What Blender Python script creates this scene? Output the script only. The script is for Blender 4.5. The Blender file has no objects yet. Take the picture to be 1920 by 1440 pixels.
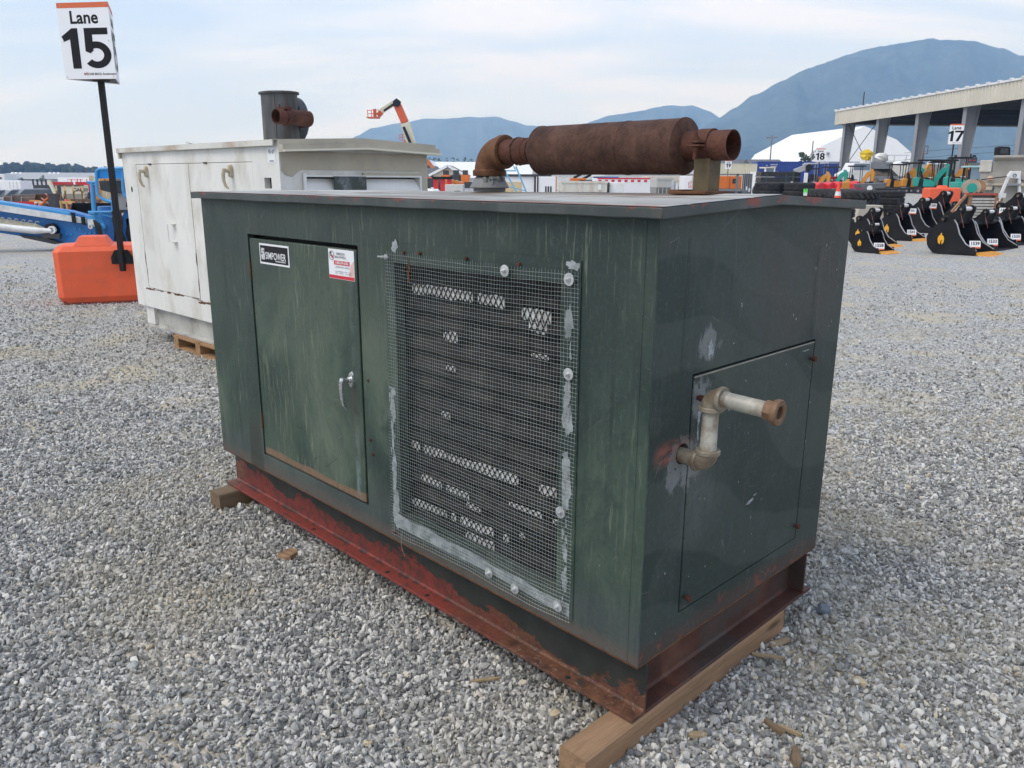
import bpy, math, random
from mathutils import Vector, Matrix, noise
R = math.radians
rnd = random.Random(7)
scene = bpy.context.scene
COL = scene.collection

# ------------------------------------------------------------------ camera
FOC, PITCH, ROLL, EYE = 1488.08, 0.252185, 0.0044673, 1.6
cam_data = bpy.data.cameras.new('camera')
cam = bpy.data.objects.new('camera', cam_data)
COL.objects.link(cam)
cam_data.sensor_width = 36.0
cam_data.lens = 36.0 * FOC / 1920.0
cam_data.clip_start = 0.05
cam_data.clip_end = 12000
FW = Vector((0, math.cos(PITCH), -math.sin(PITCH)))
_u = Vector((0, math.sin(PITCH), math.cos(PITCH)))
_r = Vector((1, 0, 0))
RT = _r * math.cos(ROLL) + _u * math.sin(ROLL)
UP = _u * math.cos(ROLL) - _r * math.sin(ROLL)
cam.matrix_world = Matrix(((RT.x, UP.x, -FW.x, 0), (RT.y, UP.y, -FW.y, 0), (RT.z, UP.z, -FW.z, EYE), (0, 0, 0, 1)))
scene.camera = cam

# ------------------------------------------------------------------ render
scene.render.engine = 'CYCLES'
scene.cycles.use_denoising = True
scene.cycles.max_bounces = 8
scene.cycles.volume_bounces = 2
scene.cycles.transparent_max_bounces = 12
scene.view_settings.view_transform = 'Standard'
scene.view_settings.look = 'None'
scene.view_settings.exposure = 0.46
scene.view_settings.gamma = 1.0
scene.view_settings.use_curve_mapping = False

# ------------------------------------------------------------------ sun and sky
SUN_AZ, SUN_EL = R(-118), R(52)      # azimuth measured from +Y towards +X
sd = bpy.data.lights.new('sun', 'SUN')
sd.energy = 1.5
sd.angle = R(30)
sd.color = (1.0, 0.98, 0.95)
so = bpy.data.objects.new('sun', sd)
COL.objects.link(so)
sv = Vector((math.sin(SUN_AZ) * math.cos(SUN_EL), math.cos(SUN_AZ) * math.cos(SUN_EL), math.sin(SUN_EL)))
so.rotation_euler = sv.to_track_quat('Z', 'Y').to_euler()
so.location = sv * 50

world = bpy.data.worlds.new('World')
scene.world = world
world.use_nodes = True
wn, wl = world.node_tree.nodes, world.node_tree.links
wn.clear()


def wnode(t, **k):
    n = wn.new(t)
    for a, b in k.items():
        setattr(n, a, b)
    return n


w_out = wnode('ShaderNodeOutputWorld')
w_bg = wnode('ShaderNodeBackground')
w_bg.inputs['Strength'].default_value = 0.125
wl.new(w_bg.outputs[0], w_out.inputs['Surface'])
w_sky = wnode('ShaderNodeTexSky', sky_type='NISHITA')
w_sky.sun_disc = False
w_sky.sun_elevation = SUN_EL
w_sky.sun_rotation = SUN_AZ
w_sky.air_density = 1.0
w_sky.dust_density = 3.0
w_tc = wnode('ShaderNodeTexCoord')
w_sep = wnode('ShaderNodeSeparateXYZ')
wl.new(w_tc.outputs['Generated'], w_sep.inputs[0])
w_zz = wnode('ShaderNodeMath', operation='ADD')
w_abs = wnode('ShaderNodeMath', operation='ABSOLUTE')
wl.new(w_sep.outputs['Z'], w_abs.inputs[0])
wl.new(w_abs.outputs[0], w_zz.inputs[0])
w_zz.inputs[1].default_value = 0.22
w_div = wnode('ShaderNodeVectorMath', operation='DIVIDE')
w_cmb = wnode('ShaderNodeCombineXYZ')
wl.new(w_zz.outputs[0], w_cmb.inputs[0])
wl.new(w_zz.outputs[0], w_cmb.inputs[1])
w_cmb.inputs[2].default_value = 1.0
wl.new(w_tc.outputs['Generated'], w_div.inputs[0])
wl.new(w_cmb.outputs[0], w_div.inputs[1])
w_map = wnode('ShaderNodeMapping')
w_map.inputs['Location'].default_value = (3.1, 1.7, 0)
w_map.inputs['Scale'].default_value = (0.95, 2.3, 0.3)
wl.new(w_div.outputs[0], w_map.inputs[0])
w_n = wnode('ShaderNodeTexNoise')
w_n.inputs['Scale'].default_value = 0.85
w_n.inputs['Detail'].default_value = 5.5
w_n.inputs['Roughness'].default_value = 0.52
w_n.inputs['Distortion'].default_value = 0.35
wl.new(w_map.outputs[0], w_n.inputs['Vector'])
w_r = wnode('ShaderNodeValToRGB')
w_r.color_ramp.elements[0].position = 0.38
w_r.color_ramp.elements[0].color = (3.3, 4.5, 7.2, 1)
w_r.color_ramp.elements[1].position = 0.60
w_r.color_ramp.elements[1].color = (6.9, 7.0, 7.8, 1)
e = w_r.color_ramp.elements.new(0.5)
e.color = (4.9, 5.8, 7.6, 1)
wl.new(w_n.outputs['Fac'], w_r.inputs[0])
# towards the horizon the overcast thins to a whiter veil all the way round
w_hr = wnode('ShaderNodeMapRange')
w_hr.inputs['From Min'].default_value = 0.0
w_hr.inputs['From Max'].default_value = 0.26
w_hr.inputs['To Min'].default_value = 0.7
w_hr.inputs['To Max'].default_value = 0.0
wl.new(w_abs.outputs[0], w_hr.inputs['Value'])
w_mh = wnode('ShaderNodeMix', data_type='RGBA')
wl.new(w_hr.outputs[0], w_mh.inputs['Factor'])
wl.new(w_r.outputs[0], w_mh.inputs['A'])
w_mh.inputs['B'].default_value = (6.0, 7.0, 9.0, 1)
w_mx = wnode('ShaderNodeMix', data_type='RGBA')
w_mx.inputs['Factor'].default_value = 0.88
wl.new(w_sky.outputs[0], w_mx.inputs['A'])
wl.new(w_mh.outputs['Result'], w_mx.inputs['B'])
wl.new(w_mx.outputs['Result'], w_bg.inputs['Color'])

# ------------------------------------------------------------------ places on the ground


def ray(px, py):
    return FW + RT * ((px - 960) / FOC) - UP * ((py - 720) / FOC)


def gz(x, y):
    """the yard is almost flat, rising a little to the right and falling to the left"""
    if x > 9:
        return min(0.035 * (x - 9), 0.95)
    if x < -8:
        return -min(0.03 * (-x - 8), 1.2)
    return 0.0


def at(px, d):
    """a point on the ground d metres ahead, in the direction of column px"""
    r = ray(px, 336)
    x, y = r.x / r.y * d, d
    return Vector((x, y, gz(x, y)))


def hz(px, py, d):
    """height above datum at d metres ahead"""
    r = ray(px, py)
    return EYE + r.z / r.y * d


def gp(px, py, z=0.0):
    r = ray(px, py)
    t = (z - EYE) / r.z
    return Vector((r.x * t, r.y * t, z))


# ------------------------------------------------------------------ mesh builder


class MB:
    def __init__(s):
        s.v, s.f, s.mi, s.m = [], [], [], 0

    def add(s, vs, fs):
        o = len(s.v)
        s.v.extend(tuple(p) for p in vs)
        for f in fs:
            s.f.append(tuple(i + o for i in f))
            s.mi.append(s.m)
        return s

    def quad(s, a, b, c, d):
        return s.add([a, b, c, d], [(0, 1, 2, 3)])

    def box(s, x0, x1, y0, y1, z0, z1):
        x0, x1 = min(x0, x1), max(x0, x1)
        y0, y1 = min(y0, y1), max(y0, y1)
        z0, z1 = min(z0, z1), max(z0, z1)
        return s.add([(x0, y0, z0), (x1, y0, z0), (x1, y1, z0), (x0, y1, z0), (x0, y0, z1), (x1, y0, z1), (x1, y1, z1), (x0, y1, z1)],
                     [(0, 3, 2, 1), (4, 5, 6, 7), (0, 1, 5, 4), (1, 2, 6, 5), (2, 3, 7, 6), (3, 0, 4, 7)])

    def cbox(s, c, sx, sy, sz, rot=None):
        M = rot or Matrix.Identity(3)
        c = Vector(c)
        vs = [c + M @ Vector((a * sx / 2, b * sy / 2, d * sz / 2)) for d in (-1, 1) for a, b in ((-1, -1), (1, -1), (1, 1), (-1, 1))]
        return s.add(vs, [(0, 3, 2, 1), (4, 5, 6, 7), (0, 1, 5, 4), (1, 2, 6, 5), (2, 3, 7, 6), (3, 0, 4, 7)])

    def bar(s, a, b, w, h=None, up=(0, 0, 1)):
        """rectangular bar from a to b, w across, h along up"""
        h = h or w
        a, b = Vector(a), Vector(b)
        d = (b - a)
        d.normalize()
        u = Vector(up)
        if abs(d.dot(u)) > 0.97:
            u = Vector((1, 0, 0))
        sd_ = d.cross(u).normalized()
        uu = sd_.cross(d).normalized()
        vs = []
        for p in (a, b):
            for i, j in ((-1, -1), (1, -1), (1, 1), (-1, 1)):
                vs.append(p + sd_ * (i * w / 2) + uu * (j * h / 2))
        return s.add(vs, [(0, 1, 2, 3), (7, 6, 5, 4), (0, 4, 5, 1), (1, 5, 6, 2), (2, 6, 7, 3), (3, 7, 4, 0)])

    def tube(s, pts, r, n=10, caps=True, closed=False):
        pts = [Vector(p) for p in pts]
        rs = r if isinstance(r, (list, tuple)) else [r] * len(pts)
        ref = None
        rings = []
        N = len(pts)
        for i, p in enumerate(pts):
            if closed:
                t = pts[(i + 1) % N] - pts[i - 1]
            else:
                t = (pts[min(i + 1, N - 1)] - pts[max(i - 1, 0)])
            if t.length < 1e-9:
                t = Vector((0, 0, 1))
            t.normalize()
            if ref is None:
                ref = Vector((0, 0, 1)) if abs(t.z) < 0.9 else Vector((1, 0, 0))
            a = (ref - t * ref.dot(t))
            if a.length < 1e-6:
                a = Vector((1, 0, 0)) - t * t.x
            a.normalize()
            ref = a
            b = t.cross(a)
            rings.append([p + (a * math.cos(2 * math.pi * k / n) + b * math.sin(2 * math.pi * k / n)) * rs[i] for k in range(n)])
        vs = [q for rg in rings for q in rg]
        fs = []
        M = N if closed else N - 1
        for i in range(M):
            j = (i + 1) % N
            for k in range(n):
                fs.append((i * n + k, i * n + (k + 1) % n, j * n + (k + 1) % n, j * n + k))
        if caps and not closed:
            fs.append(tuple(range(n - 1, -1, -1)))
            fs.append(tuple((N - 1) * n + k for k in range(n)))
        return s.add(vs, fs)

    def cyl(s, a, b, r0, r1=None, n=16, caps=True):
        return s.tube([a, b], [r0, r0 if r1 is None else r1], n, caps)

    def lathe(s, prof, n=24, o=(0, 0, 0), ax=(0, 0, 1)):
        """prof: (r, t) along the axis ax from o"""
        o, ax = Vector(o), Vector(ax).normalized()
        a = Vector((0, 0, 1)) if abs(ax.z) < 0.9 else Vector((1, 0, 0))
        a = (a - ax * a.dot(ax)).normalized()
        b = ax.cross(a)
        vs, fs = [], []
        for r, t in prof:
            for k in range(n):
                th = 2 * math.pi * k / n
                vs.append(o + ax * t + (a * math.cos(th) + b * math.sin(th)) * max(r, 1e-5))
        for i in range(len(prof) - 1):
            for k in range(n):
                fs.append((i * n + k, i * n + (k + 1) % n, (i + 1) * n + (k + 1) % n, (i + 1) * n + k))
        return s.add(vs, fs)

    def prism(s, poly, h0, h1, ax='z'):
        """poly of 2-D points extruded along ax between h0 and h1; ax z:(x,y) y:(x,z) x:(y,z)"""
        f = {'z': lambda p, h: (p[0], p[1], h), 'y': lambda p, h: (p[0], h, p[1]), 'x': lambda p, h: (h, p[0], p[1])}[ax]
        n = len(poly)
        vs = [f(p, h0) for p in poly] + [f(p, h1) for p in poly]
        fs = [tuple(range(n - 1, -1, -1)), tuple(range(n, 2 * n))]
        for i in range(n):
            j = (i + 1) % n
            fs.append((i, j, n + j, n + i))
        return s.add(vs, fs)

    def strip(s, path, t, y0, y1):
        """a bent sheet: path of (x, z) points, thickness t on its left, from y0 to y1"""
        P = [Vector((p[0], p[1])) for p in path]
        off = []
        for i, p in enumerate(P):
            d = P[min(i + 1, len(P) - 1)] - P[max(i - 1, 0)]
            d.normalize()
            off.append(p + Vector((-d.y, d.x)) * t)
        for i in range(len(P) - 1):
            a, b, c, d = P[i], P[i + 1], off[i + 1], off[i]
            vs = [(q.x, y, q.y) for y in (y0, y1) for q in (a, b, c, d)]
            s.add(vs, [(0, 1, 2, 3), (7, 6, 5, 4), (0, 4, 5, 1), (2, 6, 7, 3)] + ([(3, 7, 4, 0)] if i == 0 else []) + ([(1, 5, 6, 2)] if i == len(P) - 2 else []))
        return s

    def sphere(s, c, r, n=10, m=6, sq=(1, 1, 1), jit=0, rg=rnd):
        c = Vector(c)
        vs = [c + Vector((0, 0, r * sq[2]))]
        for i in range(1, m):
            th = math.pi * i / m
            for k in range(n):
                ph = 2 * math.pi * k / n
                q = 1 + (rg.uniform(-jit, jit) if jit else 0)
                vs.append(c + Vector((math.sin(th) * math.cos(ph) * sq[0], math.sin(th) * math.sin(ph) * sq[1], math.cos(th) * sq[2])) * r * q)
        vs.append(c - Vector((0, 0, r * sq[2])))
        fs = [(0, 1 + k, 1 + (k + 1) % n) for k in range(n)]
        for i in range(m - 2):
            for k in range(n):
                fs.append((1 + i * n + k, 1 + (i + 1) * n + k, 1 + (i + 1) * n + (k + 1) % n, 1 + i * n + (k + 1) % n))
        L = len(vs) - 1
        fs += [(L, 1 + (m - 2) * n + (k + 1) % n, 1 + (m - 2) * n + k) for k in range(n)]
        return s.add(vs, fs)

    def holed(s, axis, pos, u0, u1, v0, v1, holes, depth):
        """a sheet in the plane axis=pos with rectangular holes whose reveals run depth along the axis"""
        us = sorted({u0, u1, *[h[0] for h in holes], *[h[1] for h in holes]})
        vv = sorted({v0, v1, *[h[2] for h in holes], *[h[3] for h in holes]})
        P = (lambda u, v, o=0: (pos + o, u, v)) if axis == 'x' else (lambda u, v, o=0: (u, pos + o, v))
        for i in range(len(us) - 1):
            for j in range(len(vv) - 1):
                cu, cv = (us[i] + us[i + 1]) / 2, (vv[j] + vv[j + 1]) / 2
                if any(h[0] < cu < h[1] and h[2] < cv < h[3] for h in holes):
                    continue
                s.quad(P(us[i], vv[j]), P(us[i + 1], vv[j]), P(us[i + 1], vv[j + 1]), P(us[i], vv[j + 1]))
        for a, b, c, d in holes:
            for (p, q), (r_, t) in (((a, c), (b, c)), ((b, c), (b, d)), ((b, d), (a, d)), ((a, d), (a, c))):
                s.quad(P(p, q), P(r_, t), P(r_, t, depth), P(p, q, depth))
        return s

    def xform(s, M):
        s.v = [tuple(M @ Vector(p)) for p in s.v]
        return s

    def mesh(s, name, mats, smooth=35):
        me = bpy.data.meshes.new(name)
        me.from_pydata(s.v, [], s.f)
        mats = mats if isinstance(mats, (list, tuple)) else [mats]
        for m in mats:
            me.materials.append(m)
        if len(mats) > 1:
            me.polygons.foreach_set('material_index', s.mi)
        if smooth:
            me.shade_smooth()
            me.set_sharp_from_angle(angle=R(smooth))
        me.update()
        return me


def link(o, parent=None):
    COL.objects.link(o)
    if parent is not None:
        o.parent = parent
    return o


def T(name, label, cat, loc=(0, 0, 0), rz=0.0, group=None):
    o = bpy.data.objects.new(name, None)
    o.empty_display_size = 0.2
    o.location = loc
    o.rotation_euler = (0, 0, rz)
    o['label'], o['category'] = label, cat
    if group:
        o['group'] = group
    return link(o)


def part(name, mb, mat, parent=None, label=None, bevel=0, smooth=35, seg=2):
    me = mb if isinstance(mb, bpy.types.Mesh) else mb.mesh(name, mat, smooth)
    o = bpy.data.objects.new(name, me)
    link(o, parent)
    if label:
        o['label'] = label
    if bevel:
        b = o.modifiers.new('bevel', 'BEVEL')
        b.width, b.segments, b.limit_method, b.angle_limit = bevel, seg, 'ANGLE', R(40)
        b.harden_normals = False
    return o


def single(name, mb, mat, label, cat, loc=(0, 0, 0), rz=0, group=None, bevel=0, smooth=35):
    o = part(name, mb, mat, None, label, bevel, smooth)
    o.location, o.rotation_euler = loc, (0, 0, rz)
    o['category'] = cat
    if group:
        o['group'] = group
    return o


def islands(mb):
    par = list(range(len(mb.v)))

    def find(a):
        while par[a] != a:
            par[a] = par[par[a]]
            a = par[a]
        return a
    for f in mb.f:
        r = find(f[0])
        for i in f[1:]:
            par[find(i)] = r
    out = {}
    for f in mb.f:
        out.setdefault(find(f[0]), []).append(f)
    res = []
    for fs in out.values():
        ids = sorted({i for f in fs for i in f})
        m = {i: k for k, i in enumerate(ids)}
        q = MB()
        q.add([mb.v[i] for i in ids], [tuple(m[i] for i in f) for f in fs])
        res.append(q)
    return res


def part_each(name, mb, mat, parent=None, label=None, bevel=0, smooth=35):
    return [part(name, q, mat, parent, label if k == 0 else None, bevel, smooth) for k, q in enumerate(islands(mb))]


def struct(name, mb, mat, smooth=35):
    o = part(name, mb, mat, None, None, 0, smooth)
    o['kind'] = 'structure'
    return o


def copy_tree(o, parent=None):
    c = o.copy()
    link(c, parent)
    for ch in o.children:
        copy_tree(ch, c)
    return c


def text_mesh(txt, size, mat, bold=0.0, align='CENTER', squash=1.0):
    cu = bpy.data.curves.new('lettering', 'FONT')
    cu.body, cu.size, cu.align_x, cu.align_y = txt, size, align, 'CENTER'
    cu.offset = bold * size
    cu.resolution_u = 3
    ob = bpy.data.objects.new('lettering', cu)
    COL.objects.link(ob)
    dg = bpy.context.evaluated_depsgraph_get()
    me = bpy.data.meshes.new_from_object(ob.evaluated_get(dg))
    COL.objects.unlink(ob)
    bpy.data.objects.remove(ob)
    me.materials.clear()
    me.materials.append(mat)
    if squash != 1.0:
        for v in me.vertices:
            v.co.x *= squash
    return me


def digit_polys(ch, h):
    """heavy plain digits 1, 5, 7 as lists of polygons, origin at the left base, and the advance"""
    if ch == '1':
        return [[(0.0, .80), (0.05, .67), (0.19, .73), (0.19, 0), (.385, 0), (.385, 1.0), (.25, 1.0)]], .46
    if ch == '7':
        return [[(0.0, 1), (0, .83), (.40, .83), (.10, 0), (.31, 0), (.62, .87), (.62, 1)]], .66
    out = [[(.06, 1), (.06, .835), (.60, .835), (.60, 1)], [(.06, .8349), (.05, .43), (.16, .375), (.235, .44), (.24, .8349)]]
    c, ro, ri = (.30, .335), .335, .165
    pts = [(c[0] + ro * math.cos(R(t)), c[1] + ro * math.sin(R(t))) for t in range(140, -141, -14)]
    pin = [(c[0] + ri * math.cos(R(t)), c[1] + ri * math.sin(R(t))) for t in range(140, -141, -14)]
    for i in range(len(pts) - 1):
        out.append([pts[i], pin[i], pin[i + 1], pts[i + 1]])
    return out, .68


def number_mesh(txt, h, mat):
    mb = MB()
    x = 0
    for ch in txt:
        if ch in '157':
            P, adv = digit_polys(ch, h)
            for i_, poly in enumerate(P):
                mb.add([((x + p[0] * 1.25) * h, (p[1] - .5) * h, .0004 * (i_ < 1) + .0008 * (i_ == 1)) for p in poly], [tuple(range(len(poly)))])
            x += adv * 1.25 + .01
        else:
            tm = text_mesh(ch, h * 1.36, mat, 0.035, 'LEFT')
            vs = [v.co.copy() for v in tm.vertices]
            lo, hi = min(v.x for v in vs), max(v.x for v in vs)
            by, ty = min(v.y for v in vs), max(v.y for v in vs)
            mb.add([((x * h) + (v.x - lo), (v.y - (by + ty) / 2) * h / (ty - by), 0) for v in vs], [tuple(p.vertices) for p in tm.polygons])
            x += (hi - lo) / h + .05
    w = (x - .05) * h
    mb.v = [(a - w / 2, b, c) for a, b, c in mb.v]
    return mb.mesh('number', mat, 0)


def place_text(me, parent, o, xdir, ydir, name='lettering'):
    """lay a flat text mesh at o with its baseline along xdir"""
    x, y = Vector(xdir).normalized(), Vector(ydir).normalized()
    z = x.cross(y)
    ob = bpy.data.objects.new(name, me)
    ob.matrix_local = Matrix(((x.x, y.x, z.x, o[0]), (x.y, y.y, z.y, o[1]), (x.z, y.z, z.z, o[2]), (0, 0, 0, 1)))
    return link(ob, parent)

# ------------------------------------------------------------------ materials


class NT:
    def __init__(s, name):
        s.mat = bpy.data.materials.new(name)
        s.mat.use_nodes = True
        s.n, s.l = s.mat.node_tree.nodes, s.mat.node_tree.links
        s.b = s.n['Principled BSDF']
        s.tc = s.n.new('ShaderNodeTexCoord')

    def new(s, t, **k):
        n = s.n.new(t)
        for a, b in k.items():
            setattr(n, a, b)
        return n

    def put(s, sock, v):
        if v is None:
            return
        if hasattr(v, 'is_output'):
            s.l.new(v, sock)
        elif isinstance(v, (tuple, list)) and len(v) == 3 and sock.type == 'RGBA':
            sock.default_value = (*v, 1)
        else:
            sock.default_value = v

    def vec(s, scale=(1, 1, 1), loc=(0, 0, 0), rot=(0, 0, 0), src='Object'):
        m = s.new('ShaderNodeMapping')
        s.l.new(s.tc.outputs[src], m.inputs[0])
        m.inputs['Scale'].default_value = scale if isinstance(scale, (tuple, list)) else (scale,) * 3
        m.inputs['Location'].default_value = loc
        m.inputs['Rotation'].default_value = rot
        return m.outputs[0]

    def noise(s, scale=5, vec=None, detail=4, rough=.55, dist=0, out='Fac'):
        n = s.new('ShaderNodeTexNoise')
        s.l.new(vec if vec is not None else s.tc.outputs['Object'], n.inputs['Vector'])
        n.inputs['Scale'].default_value, n.inputs['Detail'].default_value = scale, detail
        n.inputs['Roughness'].default_value, n.inputs['Distortion'].default_value = rough, dist
        return n.outputs[out]

    def voro(s, scale=5, vec=None, feature='F1', out='Distance', rand=1.0):
        n = s.new('ShaderNodeTexVoronoi', feature=feature)
        s.l.new(vec if vec is not None else s.tc.outputs['Object'], n.inputs['Vector'])
        n.inputs['Scale'].default_value = scale
        n.inputs['Randomness'].default_value = rand
        return n.outputs[out]

    def rng(s, v, a, b, c=0.0, d=1.0, smooth=False):
        n = s.new('ShaderNodeMapRange')
        if smooth:
            n.interpolation_type = 'SMOOTHSTEP'
        s.put(n.inputs['Value'], v)
        for k, x in zip(('From Min', 'From Max', 'To Min', 'To Max'), (a, b, c, d)):
            n.inputs[k].default_value = x
        return n.outputs[0]

    def math(s, op, a, b=0.0, clamp=False):
        n = s.new('ShaderNodeMath', operation=op)
        n.use_clamp = clamp
        s.put(n.inputs[0], a)
        s.put(n.inputs[1], b)
        return n.outputs[0]

    def mul(s, a, b):
        return s.math('MULTIPLY', a, b)

    def add(s, a, b, clamp=False):
        return s.math('ADD', a, b, clamp)

    def mix(s, f, a, b, blend='MIX'):
        n = s.new('ShaderNodeMix', data_type='RGBA', blend_type=blend)
        s.put(n.inputs['Factor'], f)
        s.put(n.inputs['A'], a)
        s.put(n.inputs['B'], b)
        return n.outputs['Result']

    def ramp(s, f, stops, interp='LINEAR'):
        n = s.new('ShaderNodeValToRGB')
        cr = n.color_ramp
        cr.interpolation = interp
        while len(cr.elements) < len(stops):
            cr.elements.new(0.5)
        for e_, (p, c) in zip(cr.elements, stops):
            e_.position = p
            e_.color = (*c, 1) if len(c) == 3 else c
        s.put(n.inputs[0], f)
        return n.outputs[0]

    def xyz(s, src='Object'):
        n = s.new('ShaderNodeSeparateXYZ')
        s.l.new(s.tc.outputs[src], n.inputs[0])
        return n.outputs

    def near(s, p, r0, r1):
        """1 inside radius r0 of point p, falling to 0 at r1"""
        n = s.new('ShaderNodeVectorMath', operation='DISTANCE')
        s.l.new(s.tc.outputs['Object'], n.inputs[0])
        n.inputs[1].default_value = p
        return s.rng(n.outputs['Value'], r0, r1, 1, 0, True)

    def bump(s, h, strength=.3, dist=.01):
        n = s.new('ShaderNodeBump')
        n.inputs['Strength'].default_value = strength
        n.inputs['Distance'].default_value = dist
        s.put(n.inputs['Height'], h)
        s.l.new(n.outputs[0], s.b.inputs['Normal'])

    def out(s, col, rough=.6, metal=0.0, spec=None):
        s.put(s.b.inputs['Base Color'], col)
        s.put(s.b.inputs['Roughness'], rough)
        s.put(s.b.inputs['Metallic'], metal)
        if spec is not None:
            s.b.inputs['Specular IOR Level'].default_value = spec
        return s.mat


MATS = {}


def M(name, col, rough=.6, metal=0.0, var=.18, scale=3.0, dirt=None, damt=.35, dscale=2.0, bump=0.0, bscale=60, spec=None, stretch=None):
    """plain worn surface: colour variation, dirt patches, fine relief"""
    if name in MATS:
        return MATS[name]
    t = NT(name)
    v = t.vec(stretch) if stretch else None
    n1 = t.noise(scale, v, 5)
    c = t.mix(t.rng(n1, .3, .7), tuple(x * (1 - var) for x in col), tuple(min(1, x * (1 + var)) for x in col))
    if dirt:
        n2 = t.noise(dscale, v, 6, .62)
        c = t.mix(t.mul(t.rng(n2, .48, .68), damt), c, dirt)
    r_ = t.rng(t.noise(scale * 3), .3, .7, max(.05, rough - .08), min(1, rough + .08))
    if bump:
        t.bump(t.noise(bscale, None, 3), bump, .01)
    MATS[name] = t.out(c, r_, metal, spec)
    return MATS[name]


RUST = (.12, .05, .028)


def wear(t, c, amt=.5):
    """fine scratches, scuffs and grime over a painted sheet"""
    f = t.noise(70, None, 4, .7)
    c = t.mix(t.mul(t.rng(f, .52, .72), .35 * amt), c, (.11, .125, .11))
    f2 = t.noise(48, t.vec(1, (7, 3, 1)), 5, .75)
    c = t.mix(t.mul(t.rng(f2, .54, .70), .5 * amt), c, (.012, .020, .018))
    sc = t.voro(1.0, t.vec((14, 14, 5), rot=(.3, .5, .9)), 'DISTANCE_TO_EDGE')
    c = t.mix(t.mul(t.rng(sc, .0, .006, 1, 0), t.mul(t.rng(t.noise(5, t.vec(1, (2, 8, 4)), 3), .54, .6), .7 * amt)), c, (.20, .22, .20))
    sp = t.voro(55, t.vec(1, (1, 5, 2)), 'F1')
    c = t.mix(t.mul(t.rng(sp, .06, .12, 1, 0), t.mul(t.rng(t.noise(11, t.vec(1, (5, 1, 3))), .58, .64), amt)), c, (.10, .055, .035))
    return c


def m_green_front():
    t = NT('weathered_green_paint')
    x, y, z = t.xyz()
    big = t.noise(2.6, t.vec((1, 1, .55)), 5, .6, .6)
    c = t.ramp(big, [(.34, (.019, .036, .031)), (.47, (.038, .063, .049)), (.56, (.060, .090, .067)), (.70, (.102, .132, .098))])
    # faded, chalky lower band and dark upper band where rain never ran
    c = t.mix(t.mul(t.rng(t.add(z, t.mul(big, .35)), 1.05, 1.6, 0, 1, True), .65), c, (.024, .036, .033))
    sm = t.noise(1.1, t.vec((1, 1.2, 1), (3, 5, 1)), 6, .65, 1.2)
    c = t.mix(t.mul(t.rng(sm, .52, .62), .75), c, (.018, .034, .030))
    stk = t.noise(1.0, t.vec((70, 75, 6.0)), 3, .6)
    msk = t.mul(t.rng(stk, .57, .72), t.rng(t.noise(3.0, t.vec((1, 1, .8), (9, 2, 3)), 3), .42, .62))
    c = t.mix(t.mul(msk, .7), c, (.17, .19, .14))
    dk = t.noise(1.0, t.vec((26, 28, 1.6), (1, 4, 7)), 3, .6)
    c = t.mix(t.mul(t.rng(dk, .55, .70), .55), c, (.014, .026, .025))
    scr = t.voro(1.0, t.vec((9, 9, 3.2), rot=(.5, 0, 0)), 'DISTANCE_TO_EDGE')
    c = t.mix(t.mul(t.rng(scr, .0, .012, 1, 0), t.mul(t.rng(big, .5, .6), .35)), c, (.02, .03, .03))
    # pale flecks
    fl = t.voro(38, None, 'F1')
    c = t.mix(t.mul(t.rng(fl, .03, .07, 1, 0), t.rng(t.noise(9), .6, .66)), c, (.22, .24, .22))
    # rust creeping up from the bottom fold and around the sheet edges
    rn = t.noise(14, t.vec((1, 1, .5)), 6, .68)
    edge = t.add(t.rng(z, .318, .40, 1, 0), t.mul(rn, .9))
    c = t.mix(t.mul(t.rng(edge, .85, 1.25), .75), c, (.14, .085, .055))
    gr = t.add(t.rng(z, .32, .62, 1, 0), t.mul(t.noise(3.1, t.vec((1, 1, .6))), 1.0))
    c = t.mix(t.mul(t.rng(gr, .75, 1.25, 0, 1, True), .55), c, (.062, .072, .075))
    # damp stain left of the door sill
    st = t.mul(t.rng(t.math('ABSOLUTE', t.add(y, -2.165)), .04, .075, 1, 0), t.rng(t.add(z, t.mul(rn, .1)), .38, .72, 1, 0))
    c = t.mix(t.mul(t.rng(st, .15, .5), .7), c, (.03, .035, .026))
    c = wear(t, c, .7)
    t.bump(t.add(t.noise(2.3, t.vec((1, 1, .8)), 2), t.mul(t.noise(120, None, 2), .015)), .5, .025)
    return t.out(c, t.rng(big, .3, .7, .46, .66), 0, .4)


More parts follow.
